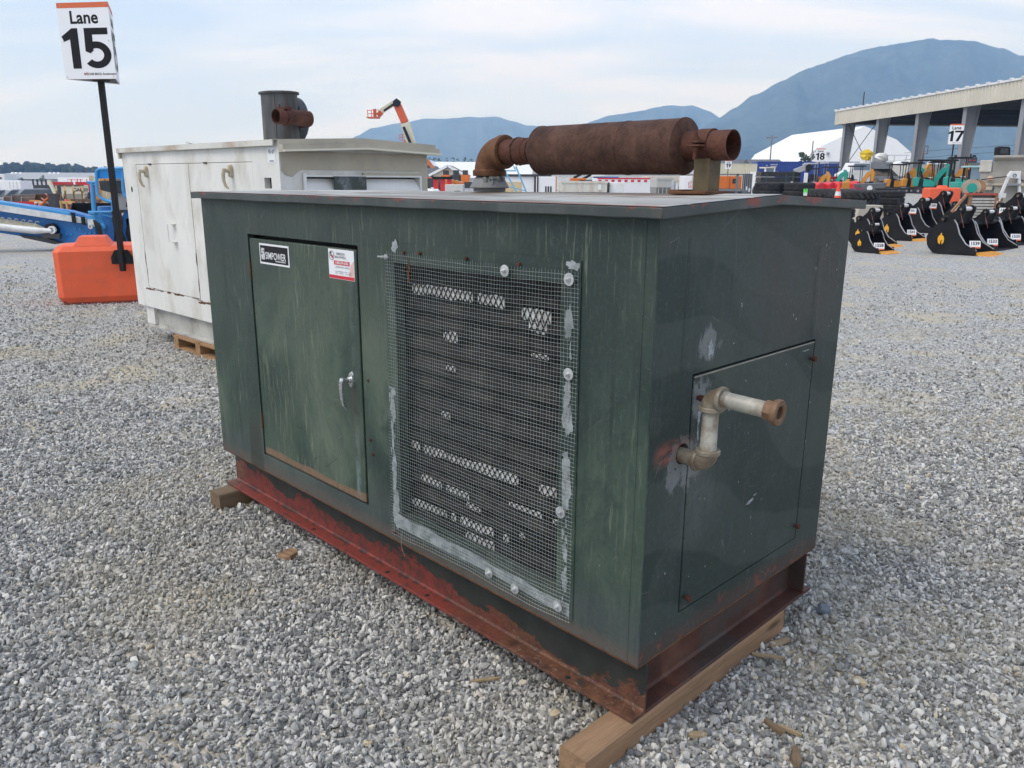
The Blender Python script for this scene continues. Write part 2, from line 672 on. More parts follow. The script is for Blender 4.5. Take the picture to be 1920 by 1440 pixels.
def m_green_door():
    t = NT('weathered_green_door_paint')
    x, y, z = t.xyz()
    big = t.noise(2.3, t.vec((1, 1, .6), (2, 1, 8)), 5, .6, .8)
    c = t.ramp(big, [(.34, (.021, .040, .034)), (.47, (.044, .071, .053)), (.56, (.068, .099, .072)), (.70, (.108, .140, .102))])
    c = t.mix(t.mul(t.rng(t.add(z, t.mul(big, .4)), 1.05, 1.6, 0, 1, True), .5), c, (.030, .043, .037))
    stk = t.noise(1.0, t.vec((75, 80, 6.5), (3, 3, 0)), 3, .6)
    msk = t.mul(t.rng(stk, .56, .70), t.rng(t.noise(2.4, t.vec((1, 1, .7), (4, 4, 4)), 3), .40, .6))
    c = t.mix(t.mul(msk, .75), c, (.19, .21, .15))
    sm = t.noise(2.1, t.vec((1, 1, 1), (7, 5, 1)), 6, .65, 1.4)
    c = t.mix(t.mul(t.rng(sm, .55, .66), .4), c, (.018, .034, .032))
    crk = t.voro(1.0, t.vec((7, 7, 3.5), rot=(.4, 0, 0)), 'DISTANCE_TO_EDGE')
    c = t.mix(t.mul(t.rng(crk, .0, .012, 1, 0), t.mul(t.rng(sm, .45, .55), .5)), c, (.015, .028, .028))
    fl = t.voro(26, None, 'F1')
    c = t.mix(t.mul(t.rng(fl, .06, .1, 1, 0), t.rng(t.noise(7), .6, .64)), c, (.014, .024, .024))
    rn = t.noise(1.0, t.vec((60, 60, 12)), 4, .6)
    band = t.add(t.rng(z, .40, .47, 1, 0), t.mul(t.noise(5, t.vec((1, 1, .4))), .55))
    c = t.mix(t.mul(t.rng(band, .78, .9), .9), c, t.mix(rn, (.085, .075, .055), (.30, .17, .095)))
    # pale paint run near the lock side and a rust weep under the handle
    run = t.mul(t.rng(t.math('ABSOLUTE', t.add(y, -1.333)), .008, .02, 1, 0), t.rng(z, .45, .75, 1, .2))
    c = t.mix(t.mul(t.mul(run, t.rng(t.noise(18), .38, .55)), .65), c, (.20, .25, .26))
    wp = t.mul(t.rng(t.math('ABSOLUTE', t.add(y, -1.338)), .006, .03, 1, 0), t.mul(t.rng(z, .83, .86, 1, 0), t.rng(z, .55, .8, 0, 1)))
    c = t.mix(t.mul(wp, .5), c, (.085, .06, .045))
    c = wear(t, c, .7)
    t.bump(t.add(t.noise(1.9, t.vec((1, 1, .8)), 2), t.mul(t.noise(120, None, 2), .015)), .5, .025)
    return t.out(c, t.rng(big, .3, .7, .44, .62), 0, .4)


def m_green_end():
    t = NT('dull_green_end_paint')
    x, y, z = t.xyz()
    # overlapping spray passes: soft bands with wandering edges
    w = t.new('ShaderNodeTexWave', wave_type='BANDS', bands_direction='Z')
    t.l.new(t.vec((1, 1, 1), (0, 0, .2), (0, -.35, 0)), w.inputs['Vector'])
    w.inputs['Scale'].default_value, w.inputs['Distortion'].default_value = .85, 5.5
    w.inputs['Detail'].default_value, w.inputs['Detail Scale'].default_value = 1.5, 1.3
    c = t.mix(t.rng(w.outputs['Fac'], .42, .56, 0, 1, True), (.018, .033, .030), (.034, .050, .045))
    n = t.noise(2.2, None, 6, .6, .6)
    c = t.mix(t.mul(t.rng(n, .50, .64), .65), c, (.062, .076, .068))
    # brownish old coat high on the right
    pr = t.mul(t.near((.80, 0, 1.40), .05, .5), t.rng(n, .35, .6))
    c = t.mix(t.mul(pr, .6), c, (.062, .047, .044))
    stk = t.noise(1.0, t.vec((46, 1, 2.5)), 3)
    c = t.mix(t.mul(t.rng(stk, .58, .75), .35), c, (.085, .095, .095))
    # bare grey primer round the pipe
    pn = t.noise(22, t.vec((1, 1, .55)), 6, .66)
    a = t.math('MAXIMUM', t.near((.16, 0, .86), .02, .16), t.math('MAXIMUM', t.near((.235, 0, 1.03), .0, .11), t.near((.265, 0, 1.17), .0, .10)))
    pn2 = t.noise(9, t.vec((1.2, 1, .5), (3, 1, 2)), 6, .7)
    sft = t.mul(t.near((.25, 0, .76), .02, .22), t.rng(pn2, .3, .7))
    c = t.mix(t.mul(sft, .55), c, (.13, .14, .14))
    c = t.mix(t.mul(t.rng(t.add(t.mul(a, .55), t.add(t.mul(pn, 1.1), t.mul(pn2, 1.0))), 1.36, 1.48), .8), c, (.19, .205, .205))
    # sprayed red mark left of the hole
    rd = t.mul(t.rng(t.math('ABSOLUTE', t.add(z, -.905)), .012, .045, 1, 0), t.rng(x, .02, .06, 0, 1))
    rd = t.mul(rd, t.rng(x, .14, .22, 1, 0))
    rd = t.mul(rd, t.rng(t.noise(26, t.vec((.6, 1, 1.4)), 6, .7), .40, .56))
    c = t.mix(t.mul(t.mul(rd, t.rng(n, .3, .5)), .75), c, (.30, .095, .07))
    # rust and red lead along the bottom
    rn = t.noise(9, None, 6, .68)
    ed = t.add(t.rng(z, .315, .42, 1, 0), t.mul(rn, .85))
    c = t.mix(t.mul(t.rng(ed, .85, 1.1), .8), c, t.mix(t.rng(t.noise(13, None, 6, .7), .53, .56), (.060, .040, .034), (.19, .05, .032)))
    c = wear(t, c, .9)
    t.bump(t.add(t.noise(2.2, None, 2), t.mul(t.noise(140, None, 2), .015)), .45, .025)
    return t.out(c, t.rng(n, .3, .7, .48, .66), 0, .4)


def m_roof_top():
    t = NT('chalky_roof_sheet')
    n = t.noise(1.4, t.vec((1, .7, 1)), 6, .62, .8)
    c = t.ramp(n, [(.34, (.17, .165, .145)), (.5, (.38, .38, .355)), (.66, (.60, .595, .57))])
    s = t.noise(6, t.vec((1.5, .35, 1)), 5, .6)
    c = t.mix(t.mul(t.rng(s, .48, .60), .75), c, (.15, .125, .09))
    x, y, z = t.xyz()
    st = t.math('MAXIMUM', t.near((.5, .35, 1.55), .05, .45), t.near((.5, 1.1, 1.55), .03, .4))
    c = t.mix(t.mul(t.mul(st, t.rng(s, .35, .6)), .6), c, (.16, .085, .05))
    ed = t.add(t.rng(x, -.03, .06, 1, 0), t.mul(t.noise(11, None, 5, .7), 1.0))
    c = t.mix(t.mul(t.rng(ed, 1.05, 1.3), .7), c, (.28, .10, .075))
    t.bump(t.noise(2.0, None, 3), .4, .02)
    return t.out(c, .62, 0, .4)


def m_fascia():
    t = NT('roof_edge_paint')
    n = t.noise(3.5, None, 6, .65, .4)
    c = t.ramp(n, [(.3, (.026, .036, .036)), (.5, (.045, .056, .055)), (.72, (.095, .105, .10))])
    x, y, z = t.xyz()
    ch = t.add(t.noise(12, t.vec((1, 1, 1.4)), 6, .7), t.mul(t.rng(z, 1.515, 1.545), .16))
    c = t.mix(t.mul(t.rng(ch, .675, .70), t.rng(t.noise(1.3, None, 2), .38, .52)), c, (.21, .045, .032))
    c = t.mix(t.mul(t.rng(t.noise(8, t.vec((1, 1, .3), (5, 0, 0)), 5, .7), .6, .68), .5), c, (.10, .06, .045))
    return t.out(c, .5, 0, .5)


def m_skid():
    t = NT('peeling_red_lead_on_steel')
    x, y, z = t.xyz()
    pn = t.noise(5.5, t.vec((1, .75, 1.1)), 8, .62, .25)
    # green topcoat has let go lower down and towards the middle of the beam
    lev = t.add(t.rng(z, .095, .245, -.27, .27), t.add(t.mul(t.rng(y, .2, .8, 1, 0), .06), t.mul(t.add(t.noise(1.7, None, 2), -.5), .5)))
    gm = t.rng(t.add(pn, lev), .475, .50)
    fn = t.noise(60, None, 4, .6)
    red = t.mix(t.rng(fn, .3, .7), (.155, .030, .023), (.235, .046, .034))
    spots = t.mul(t.rng(t.noise(30, None, 6, .72), .55, .60), t.rng(t.noise(4), .36, .56))
    spots = t.math('MAXIMUM', spots, t.mul(t.rng(t.math('ABSOLUTE', t.add(x, -.088)), .006, .016, 1, 0), t.rng(t.noise(24, None, 6, .7), .47, .55)))
    red = t.mix(t.mul(spots, .85), red, (.035, .03, .027))
    rb = t.mix(t.rng(t.noise(24, None, 6, .7), .35, .65), (.055, .026, .019), (.16, .068, .036))
    rb = t.mix(t.mul(t.rng(t.noise(75, None, 3, .6), .58, .68), .55), rb, (.26, .18, .15))
    # bare rust takes over towards the near end
    rm = t.rng(t.add(t.mul(t.noise(3.2, None, 6, .62), .9), t.rng(y, .1, 1.45, .55, -.35)), .42, .62)
    rm = t.math('MAXIMUM', rm, t.rng(y, 2.50, 2.56))
    low = t.mix(rm, red, rb)
    grn = t.mix(t.rng(t.noise(9), .3, .7), (.020, .024, .022), (.040, .043, .036))
    c = t.mix(gm, low, grn)
    t.bump(t.add(t.noise(70, None, 4, .7), t.mul(gm, .6)), .3, .006)
    return t.out(c, t.rng(pn, .3, .7, .5, .75), 0, .4)


def m_end_rail():
    t = NT('rusted_end_rail')
    n = t.noise(6, None, 7, .66, .3)
    c = t.ramp(n, [(.3, (.040, .020, .017)), (.5, (.085, .035, .025)), (.7, (.15, .07, .045))])
    c = t.mix(t.mul(t.rng(t.noise(3.1), .55, .62), .6), c, (.045, .05, .048))
    c = t.mix(t.mul(t.rng(t.noise(10, t.vec(1, (3, 0, 0)), 6, .7), .62, .66), .7), c, (.22, .05, .032))
    t.bump(t.noise(80, None, 4, .7), .35, .006)
    return t.out(c, .62, 0, .4)


def m_rust(name, a, b, c3, scale=9):
    t = NT(name)
    n = t.noise(scale, None, 7, .68, .3)
    c = t.ramp(n, [(.28, a), (.5, b), (.75, c3)])
    f = t.noise(95, None, 4, .6)
    c = t.mix(t.mul(t.rng(f, .5, .75), .5), c, tuple(x * .45 for x in a))
    t.bump(t.add(t.mul(n, .5), f), .45, .004)
    return t.out(c, .82, 0, .25)


def m_timber(name, a, b, dark):
    t = NT(name)
    g = t.noise(1.0, t.vec((3.0, 46, 46)), 5, .6, .5)
    c = t.mix(t.rng(g, .3, .7), a, b)
    w = t.noise(1.0, t.vec((1.6, 10, 10), (2, 2, 2)), 4, .6, 1.2)
    c = t.mix(t.mul(t.rng(w, .5, .7), .6), c, dark)
    k = t.voro(1.0, t.vec((2.2, 9, 9)), 'F1')
    c = t.mix(t.mul(t.rng(k, .1, .16, 1, 0), .7), c, tuple(x * .5 for x in dark))
    s = t.noise(9, None, 5, .65)
    c = t.mix(t.mul(t.rng(s, .58, .7), .45), c, (.30, .13, .06))
    ck = t.noise(1.0, t.vec((1.2, 70, 70), (4, 0, 0)), 3)
    c = t.mix(t.mul(t.rng(ck, .66, .72), .6), c, (.06, .045, .03))
    t.bump(t.add(g, t.mul(ck, -.4)), .5, .006)
    return t.out(c, .8, 0, .25)


def m_gravel_ground():
    t = NT('gravel_ground')
    v = t.vec(1)
    cell = t.voro(46, v, 'F1', 'Color')
    sp = t.new('ShaderNodeSeparateColor')
    t.l.new(cell, sp.inputs[0])
    c = t.ramp(sp.outputs[0], [(0.0, (.22, .222, .217)), (.35, (.40, .398, .385)), (.65, (.53, .523, .50)), (1.0, (.74, .725, .68))])
    d = t.voro(46, v, 'F1')
    c = t.mix(t.rng(d, .45, .75, 0, .55), c, (.09, .09, .086))
    big = t.noise(.35, v, 6, .6)
    c = t.mix(t.mul(t.rng(big, .42, .7), .45), c, (.33, .31, .265))
    m2 = t.noise(1.3, v, 5, .62)
    m3 = t.noise(90, v, 4, .7)
    c = t.mix(t.mul(t.rng(m2, .51, .64), .85), c, t.mix(m3, (.36, .31, .22), (.60, .53, .39)))
    # beyond the yard the ground is green fields
    x, y, z = t.xyz()
    far = t.rng(y, 230, 300)
    c = t.mix(far, c, (.07, .09, .045))
    t.bump(t.mul(d, -1), .9, .02)
    return t.out(c, .9, 0, .25)


def m_stone():
    t = NT('crushed_stone')
    oi = t.new('ShaderNodeObjectInfo')
    at_ = t.new('ShaderNodeAttribute', attribute_type='INSTANCER', attribute_name='tone')
    c = t.ramp(at_.outputs['Fac'], [(0.0, (.115, .117, .116)), (.22, (.20, .202, .196)), (.42, (.315, .313, .298)), (.64, (.455, .448, .42)), (.85, (.62, .605, .56)), (.97, (.76, .735, .67)), (1.0, (.52, .43, .29))])
    n = t.noise(45, None, 3, .6)
    c = t.mix(t.rng(n, .3, .7, 0, .35), c, (.27, .262, .245))
    gm = t.new('ShaderNodeNewGeometry')
    mp = t.noise(.9, gm.outputs['Position'], 4, .6)
    c = t.mix(t.mul(t.rng(mp, .50, .62), .5), c, (.44, .40, .31))
    t.bump(t.noise(110, None, 3), .25, .003)
    return t.out(c, .85, 0, .3)


def m_forest(name, a, b, scale):
    t = NT(name)
    n = t.noise(scale, t.vec((1, 1, 1)), 8, .65)
    n2 = t.noise(scale * 7, None, 5, .6)
    c = t.mix(t.rng(t.add(t.mul(n, .6), t.mul(n2, .4)), .36, .64), a, b)
    return t.out(c, .95, 0, .1)


def m_leaf(name, a, b):
    t = NT(name)
    n = t.noise(1.3, None, 4)
    n2 = t.noise(9, None, 3)
    c = t.mix(t.rng(t.add(t.mul(n, .5), t.mul(n2, .5)), .35, .65), a, b)
    return t.out(c, .7, 0, .2)


G_FRONT, G_DOOR, G_END = m_green_front(), m_green_door(), m_green_end()
G_TOP, G_FASCIA, G_SKID, G_RAIL = m_roof_top(), m_fascia(), m_skid(), m_end_rail()
RUST_DK = m_rust('dark_rust', (.030, .016, .012), (.074, .037, .026), (.120, .064, .045), 14)
RUST_OR = m_rust('orange_rust', (.050, .022, .013), (.125, .058, .030), (.20, .104, .055), 8)
RUST_RD = m_rust('red_rust', (.030, .014, .011), (.078, .031, .021), (.14, .062, .042), 8)
WOOD = m_timber('weathered_timber', (.35, .215, .125), (.22, .14, .082), (.10, .07, .045))
WOOD_DK = m_timber('damp_timber', (.20, .14, .085), (.14, .10, .065), (.08, .06, .045))
PALLET = m_timber('pallet_wood', (.40, .24, .12), (.28, .17, .09), (.16, .10, .06))
ZINC = M('galvanised_wire', (.27, .31, .295), .45, .4, .2, 9)
ZINC_WASH = M('zinc_washer', (.55, .57, .57), .38, .5, .2, 40, (.30, .30, .28), .5, 30)
CHROME = M('worn_chrome', (.62, .63, .62), .25, .85, .15, 20, (.30, .29, .27), .5, 14)
PATCH = M('bare_zinc_patch', (.30, .33, .34), .6, 0, .3, 30, (.11, .13, .13), .8, 22)
DARK = M('dark_interior', (.012, .012, .013), .8, 0, .3, 4)
CORE = M('dusty_core', (.020, .019, .020), .8, 0, .4, 30, (.060, .055, .045), .6, 7, 0, 60, .2)
FAR_LIGHT = M('painted_daylight', (.58, .58, .56), .8, 0, .3, 40, (.22, .20, .17), .7, 16)  # pale colour stands in for daylight coming through from the far louvres
BOOT = M('rubber_rain_boot', (.16, .165, .165), .6, 0, .2, 9, (.07, .065, .06), .6, 9, .2, 80)
GALV = M('galvanised_pipe', (.23, .205, .155), .5, .15, .35, 16, (.12, .075, .042), .85, 13, .1, 90)
GALV_LT = M('galvanised_pipe_pale', (.38, .37, .32), .5, .1, .3, 12, (.17, .11, .06), .9, 15)
BRONZE = M('rusty_fitting', (.17, .10, .055), .6, .1, .35, 24, (.12, .06, .03), .6, 20, .2, 90)
STK_W = M('sticker_white', (.74, .76, .78), .35, 0, .05, 4)
STK_K = M('sticker_black', (.010, .010, .013), .5, 0, .1, 4, None, .3, 2, 0, 60, .2)
STK_R = M('sticker_red', (.55, .02, .035), .35, 0, .06, 4)
STK_G = M('sticker_grey_print', (.25, .25, .27), .4, 0, .05, 4)
STK_P = M('sticker_faded_pink', (.70, .46, .42), .4, 0, .15, 40)
WHITE = M('white_paint', (.74, .75, .75), .5, 0, .06, 2, (.50, .47, .42), .4, 1.5)
WHITE_C = M('clean_white', (.80, .80, .81), .5, 0, .04, 1)
WGEN = M('stained_white_paint', (.68, .68, .65), .5, 0, .08, 2.2, (.40, .37, .31), .6, 3.0, .0, 60, None, (1, 1, .55))
BLACK = M('black_paint', (.009, .009, .010), .5, 0, .25, 6, None, .3, 2, 0, 60, .3)
RUBBER = M('tyre_rubber', (.034, .034, .035), .8, 0, .3, 5, (.07, .067, .06), .6, 4, 0, 60, .25)
ORANGE_BLK = M('orange_concrete_paint', (.76, .115, .04), .62, 0, .08, 2.5, (.50, .11, .055), .4, 6, .15, 70)
SIGN_O = M('sign_orange', (.62, .13, .045), .45, 0, .05, 3)
SIGN_W = M('sign_white', (.78, .79, .81), .4, 0, .03, 1)
ALU = M('dull_aluminium', (.38, .39, .40), .45, .6, .1, 8)
BLUE = M('blue_machine_paint', (.018, .16, .46), .42, 0, .16, 3, (.05, .10, .17), .4, 3)
BLUE_L = M('pale_blue_paint', (.05, .27, .55), .4, 0, .12, 3)
CONC = M('concrete', (.42, .41, .385), .85, 0, .14, 2, (.28, .265, .24), .5, 1.4, .15, 40)
CONC_L = M('pale_concrete', (.55, .545, .52), .85, 0, .1, 2, (.42, .40, .36), .5, 1.4)
STEEL_G = M('grey_steel_paint', (.26, .275, .30), .5, 0, .1, 1, (.20, .2, .2), .3, 1)
STEEL_D = M('dark_steel', (.05, .052, .055), .5, .2, .2, 4)
CREAM = M('cream_paint', (.66, .62, .48), .5, 0, .08, 2, (.45, .38, .26), .5, 2)
CLAD = M('beige_cladding', (.56, .53, .45), .5, 0, .06, .6, (.42, .39, .33), .35, .5)
TAN = M('tan_coated_metal', (.43, .39, .31), .45, 0, .07, 2.4, (.25, .23, .19), .45, 3)
RED = M('red_paint', (.60, .022, .03), .42, 0, .12, 3)
YEL = M('yellow_orange_paint', (.58, .25, .025), .42, 0, .12, 3, (.25, .13, .04), .4, 3)
ORG = M('orange_paint', (.66, .16, .02), .42, 0, .12, 3)
TEAL = M('teal_paint', (.016, .30, .24), .42, 0, .12, 3)
BROWN = M('rusty_brown_steel', (.15, .085, .055), .7, 0, .3, 3, (.09, .05, .03), .6, 3)
BK_BLACK = M('bucket_black', (.009, .009, .010), .5, 0, .2, 4, (.030, .030, .031), .4, 3, 0, 60, .25)
BK_EDGE = M('bucket_bare_edge', (.42, .42, .42), .45, .3, .15, 10)
TOOTH = M('bucket_tooth_yellow', (.72, .32, .03), .5, 0, .1, 8)
PINM = M('greased_pin', (.20, .15, .11), .45, .4, .3, 30)
BLUE_CT = M('blue_container_paint', (.022, .055, .27), .5, 0, .1, .8)
LEAF = m_leaf('foliage', (.030, .055, .022), (.075, .105, .040))
LEAF_Y = m_leaf('foliage_light', (.07, .10, .035), (.13, .15, .06))
BARK = M('bark', (.09, .07, .055), .9, 0, .3, 6)
GROUND = m_gravel_ground()
STONE = m_stone()

# ------------------------------------------------------------------ ground, hills, haze


def build_ground():
    rad = [0, 1, 2, 3, 4.5, 6, 8, 10, 13, 16, 20, 25, 32, 40, 52, 66, 85, 110, 150, 220, 330, 500, 800, 1300, 2200, 3600, 5200]
    n = 144
    vs, fs = [(0, 0, 0)], []
    for r in rad[1:]:
        for k in range(n):
            a = 2 * math.pi * k / n
            x, y = r * math.sin(a), r * math.cos(a)
            vs.append((x, y, gz(x, y)))
    for k in range(n):
        fs.append((0, 1 + (k + 1) % n, 1 + k))
    for i in range(len(rad) - 2):
        for k in range(n):
            a, b = 1 + i * n + k, 1 + i * n + (k + 1) % n
            fs.append((a, b, b + n, a + n))
    mb = MB().add(vs, fs)
    return struct('ground', mb, GROUND)


ground = build_ground()


def build_gravel():
    """loose crushed stone over the near part of the yard, scattered by geometry nodes"""
    mb = MB()
    vs, fs, dens = [], [], []
    ys = [1.35, 1.7, 2.1, 2.6, 3.2, 3.9, 4.7, 5.6, 6.6, 7.8, 9.2, 10.8, 12.6, 14.6, 16]
    nx = 28
    for y in ys:
        hw = .72 * y + 2.0
        for k in range(nx + 1):
            x = -hw + 2 * hw * k / nx
            vs.append((x, y, gz(x, y) + .002))
            dens.append(8400 if y < 3.2 else 8400 * (3.2 / y) ** 1.65 * max(0.0, min(1.0, (15.5 - y) / 5)))
            if y > 4.0:          # the driven lane behind and right of the machine is packed fines with few loose stones
                dens[-1] *= 1 - (.72 if x > 0 else .45) * min(1, (y - 4.0) / 2.5)
            dens[-1] *= (.0, .45, .8)[min(k, nx - k)] if min(k, nx - k) < 3 else 1
    ca, sa = math.cos(GEN_YAW), math.sin(GEN_YAW)
    for i in range(len(ys) - 1):
        for k in range(nx):
            q = (i * (nx + 1) + k, i * (nx + 1) + k + 1, (i + 1) * (nx + 1) + k + 1, (i + 1) * (nx + 1) + k)
            cx = sum(vs[j][0] for j in q) / 4 - GEN_X
            cy = sum(vs[j][1] for j in q) / 4 - GEN_Y
            a, b = cx * ca + cy * sa, -cx * sa + cy * ca
            if .3 < a < .85 and .4 < b < 2.2:          # right under the machine nothing shows
                continue
            fs.append(q)
    mb.add(vs, fs)
    o = part('gravel', mb, STONE, smooth=0)
    o['kind'] = 'stuff'
    at_ = o.data.attributes.new('dens', 'FLOAT', 'POINT')
    at_.data.foreach_set('value', dens)
    ng = bpy.data.node_groups.new('scatter_stones', 'GeometryNodeTree')
    ng.interface.new_socket('Geometry', in_out='INPUT', socket_type='NodeSocketGeometry')
    ng.interface.new_socket('Geometry', in_out='OUTPUT', socket_type='NodeSocketGeometry')
    N, L = ng.nodes, ng.links
    gi, go = N.new('NodeGroupInput'), N.new('NodeGroupOutput')
    dist = N.new('GeometryNodeDistributePointsOnFaces')
    na = N.new('GeometryNodeInputNamedAttribute')
    na.data_type = 'FLOAT'
    na.inputs['Name'].default_value = 'dens'
    L.new(gi.outputs[0], dist.inputs['Mesh'])
    tn = N.new('ShaderNodeTexNoise')           # sandy fines come through in patches, the same ones the ground shows
    tn.inputs['Scale'].default_value, tn.inputs['Detail'].default_value, tn.inputs['Roughness'].default_value = 1.3, 5, .62
    ps0 = N.new('GeometryNodeInputPosition')
    L.new(ps0.outputs[0], tn.inputs['Vector'])
    tm = N.new('ShaderNodeMapRange')
    L.new(tn.outputs[0], tm.inputs['Value'])
    tm.inputs['From Min'].default_value, tm.inputs['From Max'].default_value = .53, .62
    tm.inputs['To Min'].default_value, tm.inputs['To Max'].default_value = 1.0, .06
    tmu = N.new('ShaderNodeMath')
    tmu.operation = 'MULTIPLY'
    L.new(na.outputs['Attribute'], tmu.inputs[0])
    L.new(tm.outputs[0], tmu.inputs[1])
    L.new(tmu.outputs[0], dist.inputs['Density'])
    join = N.new('GeometryNodeGeometryToInstance')
    for k in range(7):
        ico = N.new('GeometryNodeMeshIcoSphere')
        ico.inputs['Radius'].default_value = 1.0
        ico.inputs['Subdivisions'].default_value = 2 if k < 5 else 1
        rv = N.new('FunctionNodeRandomValue')
        rv.data_type = 'FLOAT_VECTOR'
        rv.inputs['Min'].default_value = (-.42, -.42, -.42)
        rv.inputs['Max'].default_value = (.42, .42, .42)
        rv.inputs['Seed'].default_value = 11 + k * 3
        sp = N.new('GeometryNodeSetPosition')
        L.new(ico.outputs['Mesh'], sp.inputs['Geometry'])
        L.new(rv.outputs[0], sp.inputs['Offset'])
        hull = N.new('GeometryNodeConvexHull')
        L.new(sp.outputs[0], hull.inputs[0])
        sm = N.new('GeometryNodeSetMaterial')
        sm.inputs['Material'].default_value = STONE
        L.new(hull.outputs[0], sm.inputs[0])
        L.new(sm.outputs[0], join.inputs[0])
    inst = N.new('GeometryNodeInstanceOnPoints')
    inst.inputs['Pick Instance'].default_value = True
    L.new(join.outputs[0], inst.inputs['Instance'])
    off = N.new('GeometryNodeSetPosition')
    rz = N.new('FunctionNodeRandomValue')
    rz.data_type = 'FLOAT_VECTOR'
    rz.inputs['Min'].default_value = (0, 0, -.004)
    rz.inputs['Max'].default_value = (0, 0, .009)
    L.new(dist.outputs['Points'], off.inputs['Geometry'])
    L.new(rz.outputs[0], off.inputs['Offset'])
    L.new(off.outputs[0], inst.inputs['Points'])
    rr = N.new('FunctionNodeRandomValue')
    rr.data_type = 'FLOAT_VECTOR'
    rr.inputs['Max'].default_value = (6.3, 6.3, 6.3)
    rr.inputs['Seed'].default_value = 5
    L.new(rr.outputs[0], inst.inputs['Rotation'])
    # size: mostly small, a few large; growing a little with distance as fines vanish from view
    rs = N.new('FunctionNodeRandomValue')
    rs.data_type = 'FLOAT'
    rs.inputs[2].default_value = 0.0
    rs.inputs[3].default_value = 1.0
    rs.inputs['Seed'].default_value = 9
    pw = N.new('ShaderNodeMath')
    pw.operation = 'POWER'
    L.new(rs.outputs[1], pw.inputs[0])
    pw.inputs[1].default_value = 2.6
    mr = N.new('ShaderNodeMapRange')
    L.new(pw.outputs[0], mr.inputs['Value'])
    mr.inputs['To Min'].default_value = .0041
    mr.inputs['To Max'].default_value = .0118
    pos = N.new('GeometryNodeInputPosition')
    sx = N.new('ShaderNodeSeparateXYZ')
    L.new(pos.outputs[0], sx.inputs[0])
    gr = N.new('ShaderNodeMapRange')
    L.new(sx.outputs['Y'], gr.inputs['Value'])
    gr.inputs['From Min'].default_value, gr.inputs['From Max'].default_value = 3, 16
    gr.inputs['To Min'].default_value, gr.inputs['To Max'].default_value = 1.0, 1.12
    mu = N.new('ShaderNodeMath')
    mu.operation = 'MULTIPLY'
    L.new(mr.outputs[0], mu.inputs[0])
    L.new(gr.outputs[0], mu.inputs[1])
    rv3 = N.new('FunctionNodeRandomValue')
    rv3.data_type = 'FLOAT_VECTOR'
    rv3.inputs['Min'].default_value = (.8, .65, .42)
    rv3.inputs['Max'].default_value = (1.7, 1.15, .75)
    rv3.inputs['Seed'].default_value = 21
    vm = N.new('ShaderNodeVectorMath')
    vm.operation = 'SCALE'
    L.new(rv3.outputs[0], vm.inputs[0])
    L.new(mu.outputs[0], vm.inputs['Scale'])
    L.new(vm.outputs[0], inst.inputs['Scale'])
    st = N.new('GeometryNodeStoreNamedAttribute')
    st.data_type, st.domain = 'FLOAT', 'INSTANCE'
    st.inputs['Name'].default_value = 'tone'
    rt = N.new('FunctionNodeRandomValue')
    rt.data_type = 'FLOAT'
    rt.inputs['Seed'].default_value = 33
    L.new(inst.outputs[0], st.inputs['Geometry'])
    L.new(rt.outputs[1], st.inputs['Value'])
    L.new(st.outputs[0], go.inputs[0])
    md = o.modifiers.new('scatter', 'NODES')
    md.node_group = ng
    return o


GEN_X, GEN_Y, GEN_YAW = 0.344816, 1.904270, 0.775271
gravel = build_gravel()


def ridge(name, prof, D, depth, mat, seed):
    """a wooded ridge: crest heights follow prof of (column, row), slopes fall towards the viewer and behind"""
    rg = random.Random(seed)
    ph = [rg.uniform(0, 6.3) for _ in range(8)]
    px0, px1 = prof[0][0], prof[-1][0]
    nu, nv = 300, 44
    vs, fs = [], []
    for i in range(nu + 1):
        px = px0 + (px1 - px0) * i / nu
        for a, b in zip(prof, prof[1:]):
            if a[0] <= px <= b[0]:
                s = (px - a[0]) / (b[0] - a[0])
                s = s * s * (3 - 2 * s) * .5 + s * .5
                py = a[1] + (b[1] - a[1]) * s
                break
        H = max(hz(px, py, D), 4)
        H *= 1 + .020 * noise.fractal(Vector((px * .018, seed, 0)), 1.0, 2.0, 5) + .006 * noise.noise(Vector((px * .5, seed, 3)))
        for j in range(nv + 1):
            v = j / nv * 1.5 - 1          # -1 foot in front, 0 crest, .5 behind
            r = ray(px, 336)
            gul = 1 + .10 * math.sin(i * .33 + ph[1] + v * 3) * (1 - abs(v)) * (v < -.04)
            y = D + v * depth * gul
            h = H * (1 - abs(v) ** 1.25) if v <= 0 else H * (1 - (v / .5) ** 1.5 * .9)
            fr = noise.fractal(Vector((px * .011 + v * .8, v * 2.6, seed)), .9, 2.1, 6) - abs(noise.noise(Vector((px * .013 + v * 1.2, v * .9, seed + 9)))) * .9
            h += fr * H * .13 * min(1, abs(v) * 6) * (1 - abs(v))
            h *= 1.0 if v > -.999 else 0
            yy = y
            vs.append((r.x / r.y * yy, yy, max(h, -.5) if j else -.8))
    for i in range(nu):
        for j in range(nv):
            a = i * (nv + 1) + j
            fs.append((a, a + nv + 1, a + nv + 2, a + 1))
    return struct(name, MB().add(vs, fs), mat, 60)


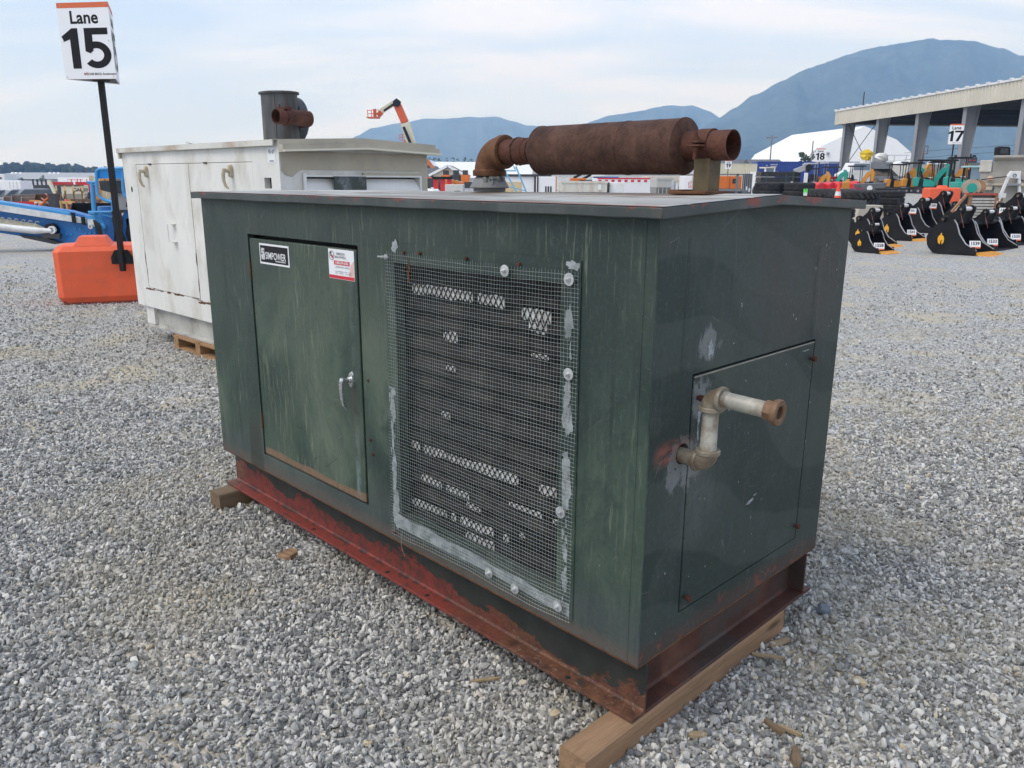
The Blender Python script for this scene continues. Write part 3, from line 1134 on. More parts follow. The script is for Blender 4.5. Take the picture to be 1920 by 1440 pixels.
HILL = m_forest('mountain_forest', (.012, .024, .022), (.085, .115, .095), .006)
ridge('mountain', [(1060, 334), (1150, 318), (1250, 270), (1300, 246), (1338, 222), (1370, 200), (1400, 178), (1450, 152), (1500, 128), (1560, 104), (1620, 87), (1680, 77), (1740, 72), (1790, 77), (1840, 90), (1880, 104), (1920, 119), (2060, 150), (2250, 165), (2500, 215), (2700, 260)], 2700, 900, HILL, 3)
ridge('hill', [(960, 330), (1040, 262), (1090, 232), (1140, 216), (1200, 207), (1250, 200), (1290, 198), (1320, 207), (1345, 222), (1400, 255), (1500, 330)], 3600, 800, HILL, 5)
ridge('hill', [(560, 333), (620, 292), (672, 255), (700, 241), (760, 228), (800, 223), (858, 222), (884, 219), (930, 219), (960, 226), (990, 235), (1040, 238), (1090, 252), (1200, 300), (1300, 331)], 4000, 800, HILL, 8)


def build_forest_belt():
    mb = MB()
    rg = random.Random(4)
    for row in range(3):
        d = 640 + row * 45
        px = -260
        while px < 560:
            px += rg.uniform(5, 11)
            p = at(px, d + rg.uniform(-14, 14))
            top = 311 - 5 * math.sin(px * .013 + 1) - row * 2 + rg.uniform(-3, 4)
            if px > 250:
                top += (px - 250) * .05
            h = max(hz(px, top, d), 5)
            r = rg.uniform(2.6, 4.2)
            for k in range(5):
                mb.sphere(p + Vector((rg.uniform(-2.6, 2.6), rg.uniform(-2, 2), h * rg.uniform(.22, .95) - r * .5)), r * rg.uniform(.55, .95), 7, 5, (1, 1, 1.15), .28, rg)
    o = part('woodland_belt', mb, m_forest('belt_foliage', (.012, .024, .016), (.052, .070, .042), .5), smooth=0)
    o['kind'] = 'stuff'


build_forest_belt()

hzm = bpy.data.materials.new('haze_air')
hzm.use_nodes = True
hn = hzm.node_tree
hn.nodes.clear()
ho = hn.nodes.new('ShaderNodeOutputMaterial')
hv = hn.nodes.new('ShaderNodeVolumePrincipled')
hv.inputs['Color'].default_value = (.35, .575, 1.0, 1)
hv.inputs['Absorption Color'].default_value = (1, 1, 1, 1)
hv.inputs['Density'].default_value = 0.00033
hv.inputs['Anisotropy'].default_value = 0.1
hn.links.new(hv.outputs[0], ho.inputs['Volume'])
haze = part('haze', MB().box(-5600, 5600, -5600, 5600, -2.6, 640), hzm, smooth=0)
haze['kind'] = 'stuff'
haze.visible_shadow = True

# ------------------------------------------------------------------ the green generator enclosure
GL, GW, GZ0, GZ1, GZR = 2.52, 1.065, .312, 1.511, 1.537      # length, width, floor, eave, ridge
gen = T('generator_enclosure', 'weathered dark green generator enclosure with rusty muffler on its roof', 'generator', (GEN_X, GEN_Y, 0), GEN_YAW)
DOOR = (1.272, 2.088, .396, 1.368)
VENT = (.300, 1.052, .428, 1.332)

mb = MB()
mb.holed('x', 0, 0, GL, GZ0, GZ1 + .012, [(DOOR[0] - .004, DOOR[1] + .004, DOOR[2] - .004, DOOR[3] + .006), VENT], .035)
front = part('front_wall', mb, G_FRONT, gen, 'faded green front wall streaked by rain', smooth=0)

PANEL = (.190, .888, .404, 1.098)
HX, HZ, HR = .157, .890, .029
mb = MB()
mb.holed('y', 0, 0, GW, GZ0, GZ1 + .008, [(PANEL[0] - .006, PANEL[1] + .006, PANEL[2] - .002, PANEL[3] + .006), (HX - .031, HX + .031, HZ - .04, HZ + .04)], .03)
n = 24
for k in range(n):
    a0, a1 = 2 * math.pi * k / n, 2 * math.pi * (k + 1) / n

    def sq(a):
        c, s_ = math.cos(a), math.sin(a)
        m = max(abs(c) / .031, abs(s_) / .04)
        return HX + c / m, HZ + s_ / m
    (x0, z0), (x1, z1) = sq(a0), sq(a1)
    mb.quad((HX + HR * math.cos(a0), 0, HZ + HR * math.sin(a0)), (x0, 0, z0), (x1, 0, z1), (HX + HR * math.cos(a1), 0, HZ + HR * math.sin(a1)))
mb.add([(0, 0, GZ1 + .008), (GW, 0, GZ1 + .008), (GW / 2, 0, GZR + .005)], [(0, 1, 2)])
part('end_wall', mb, G_END, gen, 'dark green end wall with grey primer round a gas pipe', smooth=0)
mb = MB()
mb.quad((GW, 0, GZ0), (GW, GL, GZ0), (GW, GL, GZ1), (GW, 0, GZ1))
mb.quad((0, GL, GZ0), (GW, GL, GZ0), (GW, GL, GZ1), (0, GL, GZ1))
part('rear_wall', mb, G_END, gen, smooth=0)
mb = MB()
mb.box(.0, .04, 0.0, GL, GZ0 - .006, GZ0 - .0005)
mb.box(.04, GW, 0.0, .04, GZ0 - .006, GZ0 - .0005)
mb.box(.041, GW, .041, GL, GZ0 - .004, GZ0 + .002)
part('floor_lip', mb, RUST_OR, gen, 'rusty folded lip along the bottom edge', smooth=0)
# welded corner bead and the soft folds of the end sheet
mb = MB()
rg = random.Random(2)
pts = [(.0005 + rg.uniform(-.0007, .0007), .0005 + rg.uniform(-.0007, .0007), GZ0 + (GZ1 - GZ0) * k / 40) for k in range(41)]
mb.tube(pts, [.0035 + rg.uniform(-.0008, .0008) for _ in pts], 8)
mb.tube([(0, .035 + rg.uniform(-.0006, .0006), GZ0 + (GZ1 - GZ0) * k / 30) for k in range(31)], .0016, 6)
part('corner_seam', mb, G_FRONT, gen)
mb = MB()
mb.prism([(.128, -.0005), (.150, -.0034), (.172, -.0005)], 1.115, 1.46, 'z')
mb.prism([(.850, -.0005), (.874, -.0040), (.890, -.0005)], 1.112, 1.40, 'z')
part_each('end_fold', mb, G_END, gen, smooth=80)
# dark core of the machine: keeps daylight out
mb = MB()
mb.box(.16, .17, .2, 1.15, .33, 1.48)
mb.box(.002, .16, 1.10, 1.12, .33, 1.48)
mb.box(.04, .16, .20, .215, .33, 1.48)
mb.box(.04, .16, .22, 1.10, .335, .35)
mb.box(.05, .055, 1.22, 2.14, .33, 1.48)
mb.box(.12, .95, .04, .05, .33, 1.2)
part('inner_lining', mb, DARK, gen, smooth=0)

# door
mb = MB()
mb.box(.004, .030, DOOR[0] + .017, DOOR[1] - .001, DOOR[2] + .001, DOOR[3] - .011)
door = part('door', mb, G_DOOR, gen, 'green access door with a rusty bottom edge', bevel=.004)
mb = MB()
for z in (.55, 1.22):
    mb.cyl((.0, DOOR[1] + .0015, z - .035), (.0, DOOR[1] + .0015, z + .035), .004, n=8)
part_each('hinge', mb, RUST_OR, door)
# handle: oval rose, shank, curved lever with its key cylinder
hy, hzv = 1.343, .876
hd_ = MB()
hd_.lathe([(0, .004), (.022, .004), (.024, .0), (.021, -.008), (.0, -.010)], 24, (0, 0, 0), (1, 0, 0))
hd_.xform(Matrix.Translation((.0005, hy, hzv)) @ Matrix.Diagonal((1, .62, 1.35, 1)))
hd_.lathe([(.011, -.008), (.0125, -.016), (.009, -.018), (.009, -.045), (.0, -.045)], 16, (0, hy, hzv), (1, 0, 0))
pts = [(-.040, hy, hzv + .012), (-.046, hy, hzv), (-.047, hy + .001, hzv - .03), (-.044, hy + .002, hzv - .07), (-.037, hy + .002, hzv - .095), (-.026, hy, hzv - .112)]
for a, b, w0, w1 in zip(pts, pts[1:], (.020, .022, .019, .016, .013), (.022, .019, .016, .013, .007)):
    a, b = Vector(a), Vector(b)
    t = .0045
    hd_.add([a + Vector((-t, -w0 / 2, 0)), a + Vector((t, -w0 / 2, 0)), a + Vector((t, w0 / 2, 0)), a + Vector((-t, w0 / 2, 0)),
             b + Vector((-t, -w1 / 2, 0)), b + Vector((t, -w1 / 2, 0)), b + Vector((t, w1 / 2, 0)), b + Vector((-t, w1 / 2, 0))],
            [(0, 1, 2, 3), (7, 6, 5, 4), (0, 4, 5, 1), (1, 5, 6, 2), (2, 6, 7, 3), (3, 7, 4, 0)])
hd_.lathe([(.0075, -.0525), (.006, -.055), (0, -.055)], 14, (0.002, hy, hzv), (1, 0, 0))
part('handle', hd_, CHROME, door, 'chrome lever door handle')

# stickers on the door
SX = .0035


def sheet(name, y0, y1, z0, z1, x, mat, par, label=None, t=.0006):
    return part(name, MB().box(x - t, x, y0, y1, z0, z1), mat, par, label, smooth=0)


s1 = sheet('sticker', 1.758, 2.000, 1.257, 1.341, SX, STK_W, door, 'black sticker with white border reading SIMPOWER')
sheet('sticker_field', 1.766, 1.992, 1.265, 1.333, SX - .0008, STK_K, s1)
mb = MB()


def yq(y0, y1, z0, z1, x):
    mb.quad((x, y0, z0), (x, y1, z0), (x, y1, z1), (x, y0, z1))


xx = SX - .0018
for y0, y1, z0, z1 in ((1.956, 1.984, 1.312, 1.322), (1.972, 1.984, 1.300, 1.322), (1.956, 1.984, 1.300, 1.309), (1.956, 1.968, 1.275, 1.309), (1.956, 1.984, 1.275, 1.283), (1.972, 1.984, 1.275, 1.296), (1.956, 1.966, 1.312, 1.322)):
    yq(y0, y1, z0, z1, xx)
part('logo', mb, STK_W, s1, smooth=0)
place_text(text_mesh('SIMPOWER', .040, STK_W, .012, 'LEFT', .84), s1, (xx - .0002, 1.949, 1.2915), (0, -1, 0), (0, 0, 1))
mb = MB()
for k in range(16):
    yq(1.786 + k * .0052, 1.7895 + k * .0052, 1.272, 1.2765, xx)
part('small_print', mb, STK_W, s1, smooth=0)
s2 = sheet('sticker', 1.299, 1.467, 1.244, 1.352, SX, STK_W, door, 'white and red service sticker with a phone number')
sheet('red_band', 1.3005, 1.4655, 1.2455, 1.2575, SX - .0008, STK_R, s2)
sheet('red_band', 1.328, 1.430, 1.296, 1.311, SX - .0008, STK_R, s2)
mb = MB()
mb.tube([(xx, 1.4435 + .0165 * math.cos(a), 1.328 + .0165 * math.sin(a)) for a in [2 * math.pi * k / 24 for k in range(24)]], .0008, 4, closed=True)
part('logo_ring', mb, STK_K, s2)
place_text(text_mesh('S', .020, STK_K, .05), s2, (xx, 1.4485, 1.3325), (0, -1, 0), (0, 0, 1), 'logo')
place_text(text_mesh('M', .015, STK_R, .05), s2, (xx, 1.4395, 1.3235), (0, -1, 0), (0, 0, 1), 'logo')
place_text(text_mesh('SIMSON', .0125, STK_G, .02, 'CENTER', 1.25), s2, (xx, 1.385, 1.336), (0, -1, 0), (0, 0, 1))
place_text(text_mesh('MAXWELL', .0125, STK_G, .02, 'CENTER', 1.25), s2, (xx, 1.385, 1.324), (0, -1, 0), (0, 0, 1))
place_text(text_mesh('1-800-374-6706', .0135, STK_W, .02), s2, (xx, 1.379, 1.3035), (0, -1, 0), (0, 0, 1))
place_text(text_mesh('24/7/365 PARTS - SERVICE', .0085, STK_G, .015), s2, (xx, 1.375, 1.288), (0, -1, 0), (0, 0, 1))
mb = MB()
rg = random.Random(5)
for row, z in enumerate((1.2705, 1.264)):
    for k in range(22):
        if rg.random() < .8:
            yq(1.318 + k * .0048, 1.3212 + k * .0048, z, z + .0032, xx)
part('small_print', mb, STK_G, s2, smooth=0)
mb = MB()
mb.add([(SX - .0009, 1.3005, 1.258), (SX - .0009, 1.336, 1.258), (SX - .0009, 1.322, 1.298), (SX - .0009, 1.3005, 1.318)], [(0, 1, 2, 3)])
part('sun_bleached_corner', mb, STK_P, s2, smooth=0)

# air intake: proud frame with bare zinc patches, core behind, hardware cloth in front
mb = MB()
x0 = -.0035
vy0, vy1, vz0, vz1 = .234, 1.104, .355, 1.397
mb.holed('x', x0, vy0, vy1, vz0, vz1, [VENT], .006)
for a, b in (((vy0, vz0), (vy1, vz0)), ((vy1, vz0), (vy1, vz1)), ((vy1, vz1), (vy0, vz1)), ((vy0, vz1), (vy0, vz0))):
    mb.quad((x0, a[0], a[1]), (x0, b[0], b[1]), (.001, b[0], b[1]), (.001, a[0], a[1]))
vent = part('intake_frame', mb, G_FRONT, gen, 'flat green frame of the air intake with flaked paint', smooth=0)


def blob(mb, y, z, ry, rz, x, rg, n=26, jag=.30):
    ph = [rg.uniform(0, 6.3) for _ in range(3)]
    pts = []
    for k in range(n):
        a = 2 * math.pi * k / n
        q = 1 + jag * (math.sin(2 * a + ph[0]) * .6 + math.sin(5 * a + ph[1]) * .5 + math.sin(9 * a + ph[2]) * .4)
        pts.append((x, y + ry * q * math.cos(a), z + rz * q * math.sin(a)))
    mb.add(pts, [tuple(range(n))])


rg = random.Random(12)
mb = MB()
xp = x0 - .0008
for y, z, ry, rz in ((1.045, 1.385, .016, .020), (.262, 1.383, .021, .013), (.272, 1.23, .011, .05), (.272, 1.03, .013, .04), (.270, .96, .017, .05),
                     (.268, .83, .014, .03), (.269, .77, .016, .075), (.272, .715, .011, .05), (.268, .56, .009, .03), (.268, .47, .010, .035),
                     (1.084, .82, .013, .05), (1.080, .88, .012, .02), (1.086, .60, .014, .055), (1.088, .52, .010, .03), (1.083, .455, .019, .05),
                     (1.086, .405, .018, .035), (1.090, .70, .006, .05), (1.094, .76, .005, .02)):
    blob(mb, y, z, ry, rz, xp, rg)
    xp -= .00004
bot = [(1.09, .372), (.82, .372), (.56, .375), (.245, .360)]
top = [(1.09, .43), (1.0, .418), (.9, .424), (.8, .412), (.68, .418), (.56, .405), (.45, .41), (.35, .398), (.245, .405)]
mb.add([(xp, a, b) for a, b in bot] + [(xp, a, b) for a, b in reversed(top)], [tuple(range(len(bot) + len(top)))])
part_each('bare_patch', mb, PATCH, vent, 'bare grey zinc where the paint has flaked', smooth=0)
mb = MB()
for k in range(70):
    sd_ = rg.random() < .5
    blob(mb, (1.088 if sd_ else .268) + rg.uniform(-.014, .014), rg.uniform(.40, 1.25 if not sd_ else .9), rg.uniform(.002, .007), rg.uniform(.003, .014), xp - k * .00001, rg, 12)
fk = part('paint_flake', mb, PATCH, vent, smooth=0)
fk['kind'] = 'stuff'

core = MB()
core.box(.075, .12, .285, 1.085, .36, 1.37)
z = .40
k = 0
while z < 1.36:                      # sagging horizontal folds of the intake screen
    core.prism([(.075, z), (.050 + .006 * math.sin(k * 2.1), z + .020), (.052, z + .040), (.075, z + .066)], .287, 1.083, 'y')
    z += .069
    k += 1
core_o = part('intake_core', core, CORE, gen, 'dark dusty core behind the intake mesh', smooth=25)
mb, lat = MB(), MB()
rg = random.Random(6)


def daylight_strip(y0, y1, z, h, seed, dens=1.0, zs=0.0):
    """pale plates painting in the daylight behind crossed wires, a ragged strip with gaps"""
    q = random.Random(seed * 31 + int(z * 1000))
    w = .0235
    y = y0
    t0, b0 = .3 * h, -.3 * h
    while y > y1:
        t1, b1 = h * q.uniform(.30, .56), -h * q.uniform(.30, .56)
        zz = z + zs * (y0 - y)
        if q.random() < dens:
            mb.add([(.046, y, zz + b0), (.046, y - w * .5, zz + (b0 + b1) / 2 - h * .08), (.046, y - w, zz + b1), (.046, y - w, zz + t1), (.046, y - w * .5, zz + (t0 + t1) / 2 + h * .1), (.046, y, zz + t0)], [(0, 1, 2, 3, 4, 5)])
        for s_ in (-1, 1):
            lat.bar((.0445 - .0004 * s_, y + .001, zz - s_ * h * .62), (.0445 - .0004 * s_, y - w - .001, zz + s_ * h * .62), .0022, .0042, (1, 0, 0))
        t0, b0 = t1, b1
        y -= w


daylight_strip(1.02, .585, 1.245, .034, 1, .9)
daylight_strip(.50, .40, 1.222, .040, 2, .95)
daylight_strip(.47, .42, 1.19, .036, 2, 1)
daylight_strip(.86, .79, 1.105, .032, 3, 1)
daylight_strip(.85, .815, 1.000, .022, 3, 1)
daylight_strip(.46, .41, 1.105, .014, 3, .8)
daylight_strip(.88, .84, .835, .022, 9, .9)
daylight_strip(1.05, .53, .686, .030, 4, .93, .02)
daylight_strip(1.0, .76, .573, .026, 5, .8, .0)
daylight_strip(.78, .68, .545, .020, 5, .5, .0)
daylight_strip(1.07, .56, .466, .028, 6, .85, .04)
daylight_strip(.76, .64, .432, .034, 7, .9)
daylight_strip(.74, .68, .408, .026, 7, .9)
daylight_strip(.42, .32, .700, .032, 8, .9)
daylight_strip(.55, .32, .612, .018, 8, .5)
daylight_strip(.55, .30, .52, .014, 8, .45)
ins = part('daylight_patch', mb, FAR_LIGHT, core_o, 'pale painted daylight showing through the mesh', smooth=0)
ins['kind'] = 'stuff'
lt = part('wire_lattice', lat, DARK, core_o, smooth=0)
lt['kind'] = 'stuff'

mesh = MB()
rg = random.Random(3)
Y0, Y1, Z0, Z1 = .238, 1.092, .352, 1.366
P_ = .0117


def bulge(y, z):
    u, v = (y - Y0) / (Y1 - Y0), (z - Z0) / (Z1 - Z0)
    b = .012 + .005 * math.sin(u * 7 + v * 2) * math.sin(v * 5 + 1) + .006 * math.sin(math.pi * u) * math.sin(math.pi * v)
    if v < .12:
        b += .006 * (1 - v / .12) * (math.sin(u * 9) * .5 + .5)
    return -b


def skew(y, z):
    """the cloth was cut and hung a little out of square"""
    u, v = (y - Y0) / (Y1 - Y0), (z - Z0) / (Z1 - Z0)
    return Vector((bulge(y, z), y + .004 * math.sin(v * 6) * u, z - .012 * u * (1 - v) * .4 - .008 * math.sin(u * 3.1) * (v > .5) * (v - .5)))


ny, nz = int((Y1 - Y0) / P_), int((Z1 - Z0) / P_)
for i in range(ny + 1):
    y = Y0 + i * P_
    e0, e1 = rg.uniform(0, .006), rg.uniform(0, .006)
    ph_ = rg.uniform(0, 6)
    mesh.tube([skew(y + .0009 * math.sin(k * .7 + ph_) + rg.uniform(-.0004, .0004), Z0 - e0 + (Z1 - Z0 + e0 + e1) * k / 36) for k in range(37)], .0005, 4, False)
for j in range(nz + 1):
    z = Z0 + j * P_
    e0, e1 = rg.uniform(0, .006), rg.uniform(0, .006)
    ph_ = rg.uniform(0, 6)
    mesh.tube([skew(Y0 - e0 + (Y1 - Y0 + e0 + e1) * k / 32, z + .0009 * math.sin(k * .8 + ph_) + rg.uniform(-.0004, .0004)) + Vector((-.0008, 0, 0)) for k in range(33)], .0005, 4, False)
wm = part('wire_mesh', mesh, ZINC, gen, 'galvanised hardware cloth fixed over the air intake', smooth=0)
wm['kind'] = 'stuff'
for y, z in ((.506, 1.350), (.266, 1.347), (.263, 1.091), (.275, .687), (.574, .385), (.451, .380), (.277, .391)):
    mb = MB()
    xo = bulge(y, z) - .004
    mb.lathe([(.004, 0), (.0172, 0), (.0172, -.0016), (.010, -.0022), (.0085, -.0022), (.0085, -.004), (.0, -.004)], 20, (xo, y, z), (1, 0, 0))
    mb.lathe([(.0062, -.004), (.0062, -.009), (.003, -.0095), (.003, -.015), (0, -.015)], 6, (xo, y, z), (1, 0, 0))
    part('washer', mb, ZINC_WASH, wm)
mb = MB()
for y, z in ((.908, 1.371), (.990, 1.367), (.682, 1.370), (.459, 1.371), (1.084, 1.352), (1.097, .345)):
    mb.lathe([(.0, -.010), (.0055, -.009), (.006, -.004), (.006, .0)], 8, (x0, y, z), (1, 0, 0))
part_each('frame_bolt', mb, RUST_RD, vent)
mb = MB()
mb.cyl((-.012, 1.072, 1.348), (-.034, 1.080, 1.350), .0045, n=8)
mb.lathe([(.0085, -.004), (.0085, .004), (0, .004)], 6, (-.020, 1.075, 1.3487), (-.9, .3, .05))
mb.cyl((-.030, 1.078, 1.3495), (-.034, 1.100, 1.350), .003, n=6)
part('clamp_bolt', mb, ZINC_WASH, wm)
mb = MB()
mb.tube([(-.024, .947 + .009 * math.cos(a), 1.322 + .009 * math.sin(a)) for a in [2 * math.pi * k / 14 for k in range(14)]], .0016, 6, closed=True)
mb.cyl((-.022, .947, 1.352), (-.023, .947, 1.330), .0012, n=6)
mb.bar((-.024, .947, 1.313), (-.023, .945, 1.278), .006, .002, (1, 0, 0))
part('key_ring', mb, RUST_OR, wm, 'rusty key hanging on a ring')
mb = MB()
mb.tube([(-.012, 1.03, .395), (-.02, 1.035, .36), (-.03, 1.028, .33), (-.034, 1.012, .305), (-.03, 1.005, .29)], .0008, 5)
part('loose_wire', mb, ZINC, wm)
mb = MB()
for y, z, m_ in ((1.236, .892, 0), (1.238, .665, 0), (1.225, .612, 0)):
    mb.lathe([(0, -.004), (.005, -.0035), (.0065, 0)], 10, (0, y, z), (1, 0, 0))
part_each('blind_rivet', mb, RUST_RD, gen)

# access panel on the end, its captive screws
mb = MB()
mb.box(PANEL[0], PANEL[1], -.0015, .012, PANEL[2] + .001, PANEL[3])
pan = part('access_panel', mb, G_END, gen, 'flat green access panel held by rusty screws', bevel=.0025)
rg = random.Random(77)
part('panel_lip', MB().box(PANEL[0] + .002, PANEL[1] - .002, -.0021, -.0016, PANEL[3] - .0045, PANEL[3] - .001), M('tan_panel_edge', (.30, .27, .22), .55, .2, .3, 20), pan, 'thin tan top edge of the panel', smooth=0)  # thin tan strip, lighter than the panel, along its top


def end_blob(mb, x, z, rx, rz, y, n=26, jag=.4, slant=0.0):
    ph = [rg.uniform(0, 6.3) for _ in range(4)]
    pts = []
    for k in range(n):
        a = 2 * math.pi * k / n
        q = 1 + jag * (math.sin(2 * a + ph[0]) * .5 + math.sin(5 * a + ph[1]) * .5 + math.sin(9 * a + ph[2]) * .5 + math.sin(13 * a + ph[3]) * .3)
        dz = rz * q * math.sin(a)
        pts.append((x + rx * q * math.cos(a) + slant * dz, y, z + dz))
    mb.add(pts, [tuple(range(n))])


mb = MB()
for x, z, rx, rz, sl in ((.545, .640, .022, .006, 1.2), (.575, .655, .008, .003, .5), (.83, 1.075, .020, .002, .6), (.225, .985, .006, .030, 0), (.224, .93, .004, .018, 0)):
    end_blob(mb, x, z, rx, rz, -.0024, slant=sl)
for k in range(16):
    end_blob(mb, rg.uniform(.22, .86), rg.uniform(.45, 1.05), rg.uniform(.0012, .003), rg.uniform(.0012, .005), -.0023 - k * .00001, 8)
pf = part('paint_chip', mb, PATCH, pan, 'pale chips in the panel paint', smooth=0)
pf['kind'] = 'stuff'
mb = MB()
for k in range(26):
    end_blob(mb, rg.uniform(.02, 1.03), rg.uniform(1.13, 1.47) if k % 2 else rg.uniform(.36, 1.4), rg.uniform(.001, .003), rg.uniform(.0012, .006), -.0006 - k * .00001, 8)
end_blob(mb, .262, 1.165, .013, .017, -.0011)
end_blob(mb, .258, 1.150, .004, .016, -.0012)
end_blob(mb, .275, 1.152, .003, .013, -.0013)
mb.v = [(x if not (.185 < x < .895 and z < 1.105) else x * .15, y, z) for x, y, z in mb.v]
pf = part('paint_chip', mb, PATCH, gen, 'pale chips in the end wall paint', smooth=0)
pf['kind'] = 'stuff'
for x, z in ((.872, 1.043), (.213, 1.036), (.876, .456), (.213, .444)):
    mb = MB()
    mb.lathe([(.0, -.020), (.0075, -.020), (.009, -.0185), (.009, -.009), (.006, -.009), (.006, .0)], 14, (x, 0, z), (0, 1, 0))
    mb.cbox((x, -.0204, z), .017, .001, .0022, Matrix.Rotation(.5 + x, 3, 'Y'))
    part('screw', mb, RUST_RD, pan)

# gas pipe with its elbows
mb = MB()
py_ = -.078
mb.cyl((HX - .001, .05, HZ - .004), (HX - .001, -.040, HZ - .004), .0215, n=20)
pp = part('gas_pipe', mb, GALV, gen, 'galvanised gas pipe bent up and out of the end wall')


def elbow(c, d0, d1, r, R_, n=18):
    """bend from direction d0 (into) to d1 about corner c"""
    d0, d1 = Vector(d0), Vector(d1)
    c = Vector(c)
    return [c - d0 * R_ * (1 - math.sin(t)) + d1 * R_ * (1 - math.cos(t)) for t in [math.pi / 2 * k / 8 for k in range(9)]]


c1, c2 = Vector((HX - .001, py_, HZ - .004)), Vector((HX - .001, py_, 1.064))
mb = MB()
mb.tube(elbow(c1, (0, -1, 0), (0, 0, 1), 0, .030), .0275, 18)
mb.lathe([(.0, 0), (.0305, 0), (.0315, .002), (.0315, .010), (.0305, .012), (.0275, .012)], 20, c1 + Vector((0, .022, 0)), (0, 1, 0))
mb.lathe([(.0275, 0), (.0305, 0), (.032, .002), (.032, .011), (.0305, .013), (0, .013)], 20, c1 + Vector((0, 0, .024)), (0, 0, 1))
part('elbow', mb, GALV, pp)
mb = MB()
mb.cyl(c1 + Vector((0, 0, .03)), c2 - Vector((0, 0, .03)), .0212, n=20)
for k in range(5):
    for z_ in (c1.z + .040 + k * .0022, c2.z - .040 - k * .0022):
        mb.lathe([(.0212, 0), (.0219, .0007), (.0212, .0014)], 18, (c1.x, c1.y, z_), (0, 0, 1))
part('riser', mb, GALV_LT, pp, 'upright pipe with a whitish coating')
mb = MB()
mb.tube(elbow(c2, (0, 0, 1), (0, -1, 0), 0, .030), .0275, 18)
mb.lathe([(0, 0), (.0305, 0), (.032, .002), (.032, .011), (.0305, .013), (.0275, .013)], 20, c2 - Vector((0, 0, .037)), (0, 0, 1))
mb.lathe([(.0275, 0), (.031, 0), (.032, -.002), (.032, -.011), (.031, -.013), (0, -.013)], 20, c2 + Vector((0, -.023, 0)), (0, 1, 0))
part('elbow', mb, GALV, pp)
mb = MB()
mb.cyl(c2 + Vector((0, -.03, 0)), c2 + Vector((.004, -.165, -.004)), .0208, n=20)
for k in range(5):
    mb.lathe([(.0208, 0), (.0216, .0007), (.0208, .0014)], 18, c2 + Vector((0, -.039 - k * .0022, 0)), (0, 1, 0))
part('outlet_pipe', mb, GALV_LT, pp, 'pale outlet pipe stained with rust')
mb = MB()
q = c2 + Vector((.004, -.150, -.004))
mb.lathe([(.0215, 0), (.026, 0), (.026, .020), (.0275, .020)], 8, q, (.02, -1, -.02))
mb.lathe([(.0275, .020), (.031, .021), (.033, .026), (.033, .033), (.031, .037), (.020, .037), (.0165, .034), (.0165, .005), (0, .005)], 24, q, (.02, -1, -.02))
part('union_nut', mb, BRONZE, pp, 'rusty open union at the pipe end')

# roof: two shallow slopes with a folded edge
OV = .032
mb = MB()
zt0, ztr = GZ1 + .030, GZR + .027
for x_a, z_a, x_b, z_b in ((-OV, zt0, GW / 2, ztr), (GW / 2, ztr, GW + OV, zt0)):
    for k in range(12):
        y0, y1 = -OV + (GL + 2 * OV) * k / 12, -OV + (GL + 2 * OV) * (k + 1) / 12
        fl_ = lambda z, y: zt0 + (z - zt0) * (1 - .85 * max(0, y) / GL)      # the peak flattens out towards the far end
        mb.quad((x_a, y0, fl_(z_a, y0)), (x_b, y0, fl_(z_b, y0)), (x_b, y1, fl_(z_b, y1)), (x_a, y1, fl_(z_a, y1)))
roof = part('roof', mb, G_TOP, gen, 'pale chalky roof sheet with rust stains', smooth=0)
mb = MB()
for y in (-OV, GL + OV):
    s = -1 if y < 0 else 1
    zr_ = ztr if y < 0 else zt0 + (ztr - zt0) * .15
    for x_a, z_a, x_b, z_b in ((-OV, zt0, GW / 2, zr_), (GW / 2, zr_, GW + OV, zt0)):
        mb.add([(x_a, y, z_a - .0015), (x_b, y, z_b - .0015), (x_b, y, z_b - .029), (x_a, y, z_a - .029),
                (x_a, y - s * .010, z_a - .0015), (x_b, y - s * .010, z_b - .0015), (x_b, y - s * .010, z_b - .029), (x_a, y - s * .010, z_a - .029)],
               [(0, 1, 2, 3), (7, 6, 5, 4), (2, 6, 7, 3), (0, 4, 5, 1)])
rg = random.Random(14)
for x in (-OV, GW + OV):
    s = -1 if x < 0 else 1
    n_ = 34
    q = []
    for k in range(n_ + 1):
        y = -OV + .0005 + (GL + 2 * OV - .001) * k / n_
        dx, dz = rg.uniform(-.0012, .0012), rg.uniform(-.0016, .0012)
        q += [(x + dx, y, zt0 - .029 + dz), (x + dx * .4, y, zt0 - .0015), (x - s * .010 + dx, y, zt0 - .029 + dz), (x - s * .010, y, zt0 - .0015)]
    fs = []
    for k in range(n_):
        a = k * 4
        fs += [(a, a + 4, a + 5, a + 1), (a + 2, a + 3, a + 7, a + 6), (a, a + 2, a + 6, a + 4), (a + 1, a + 5, a + 7, a + 3)]
    fs += [(0, 1, 3, 2), (n_ * 4, n_ * 4 + 2, n_ * 4 + 3, n_ * 4 + 1)]
    mb.add(q, fs)
# shallow underside closes the overhang
mb.quad((-OV + .01, -OV + .01, zt0 - .027), (.0, -OV + .01, zt0 - .027), (.0, GL + OV, zt0 - .027), (-OV + .01, GL + OV, zt0 - .027))
part('roof_edge', mb, G_FASCIA, roof, 'folded green roof edge with red primer chips', bevel=.003, smooth=30)

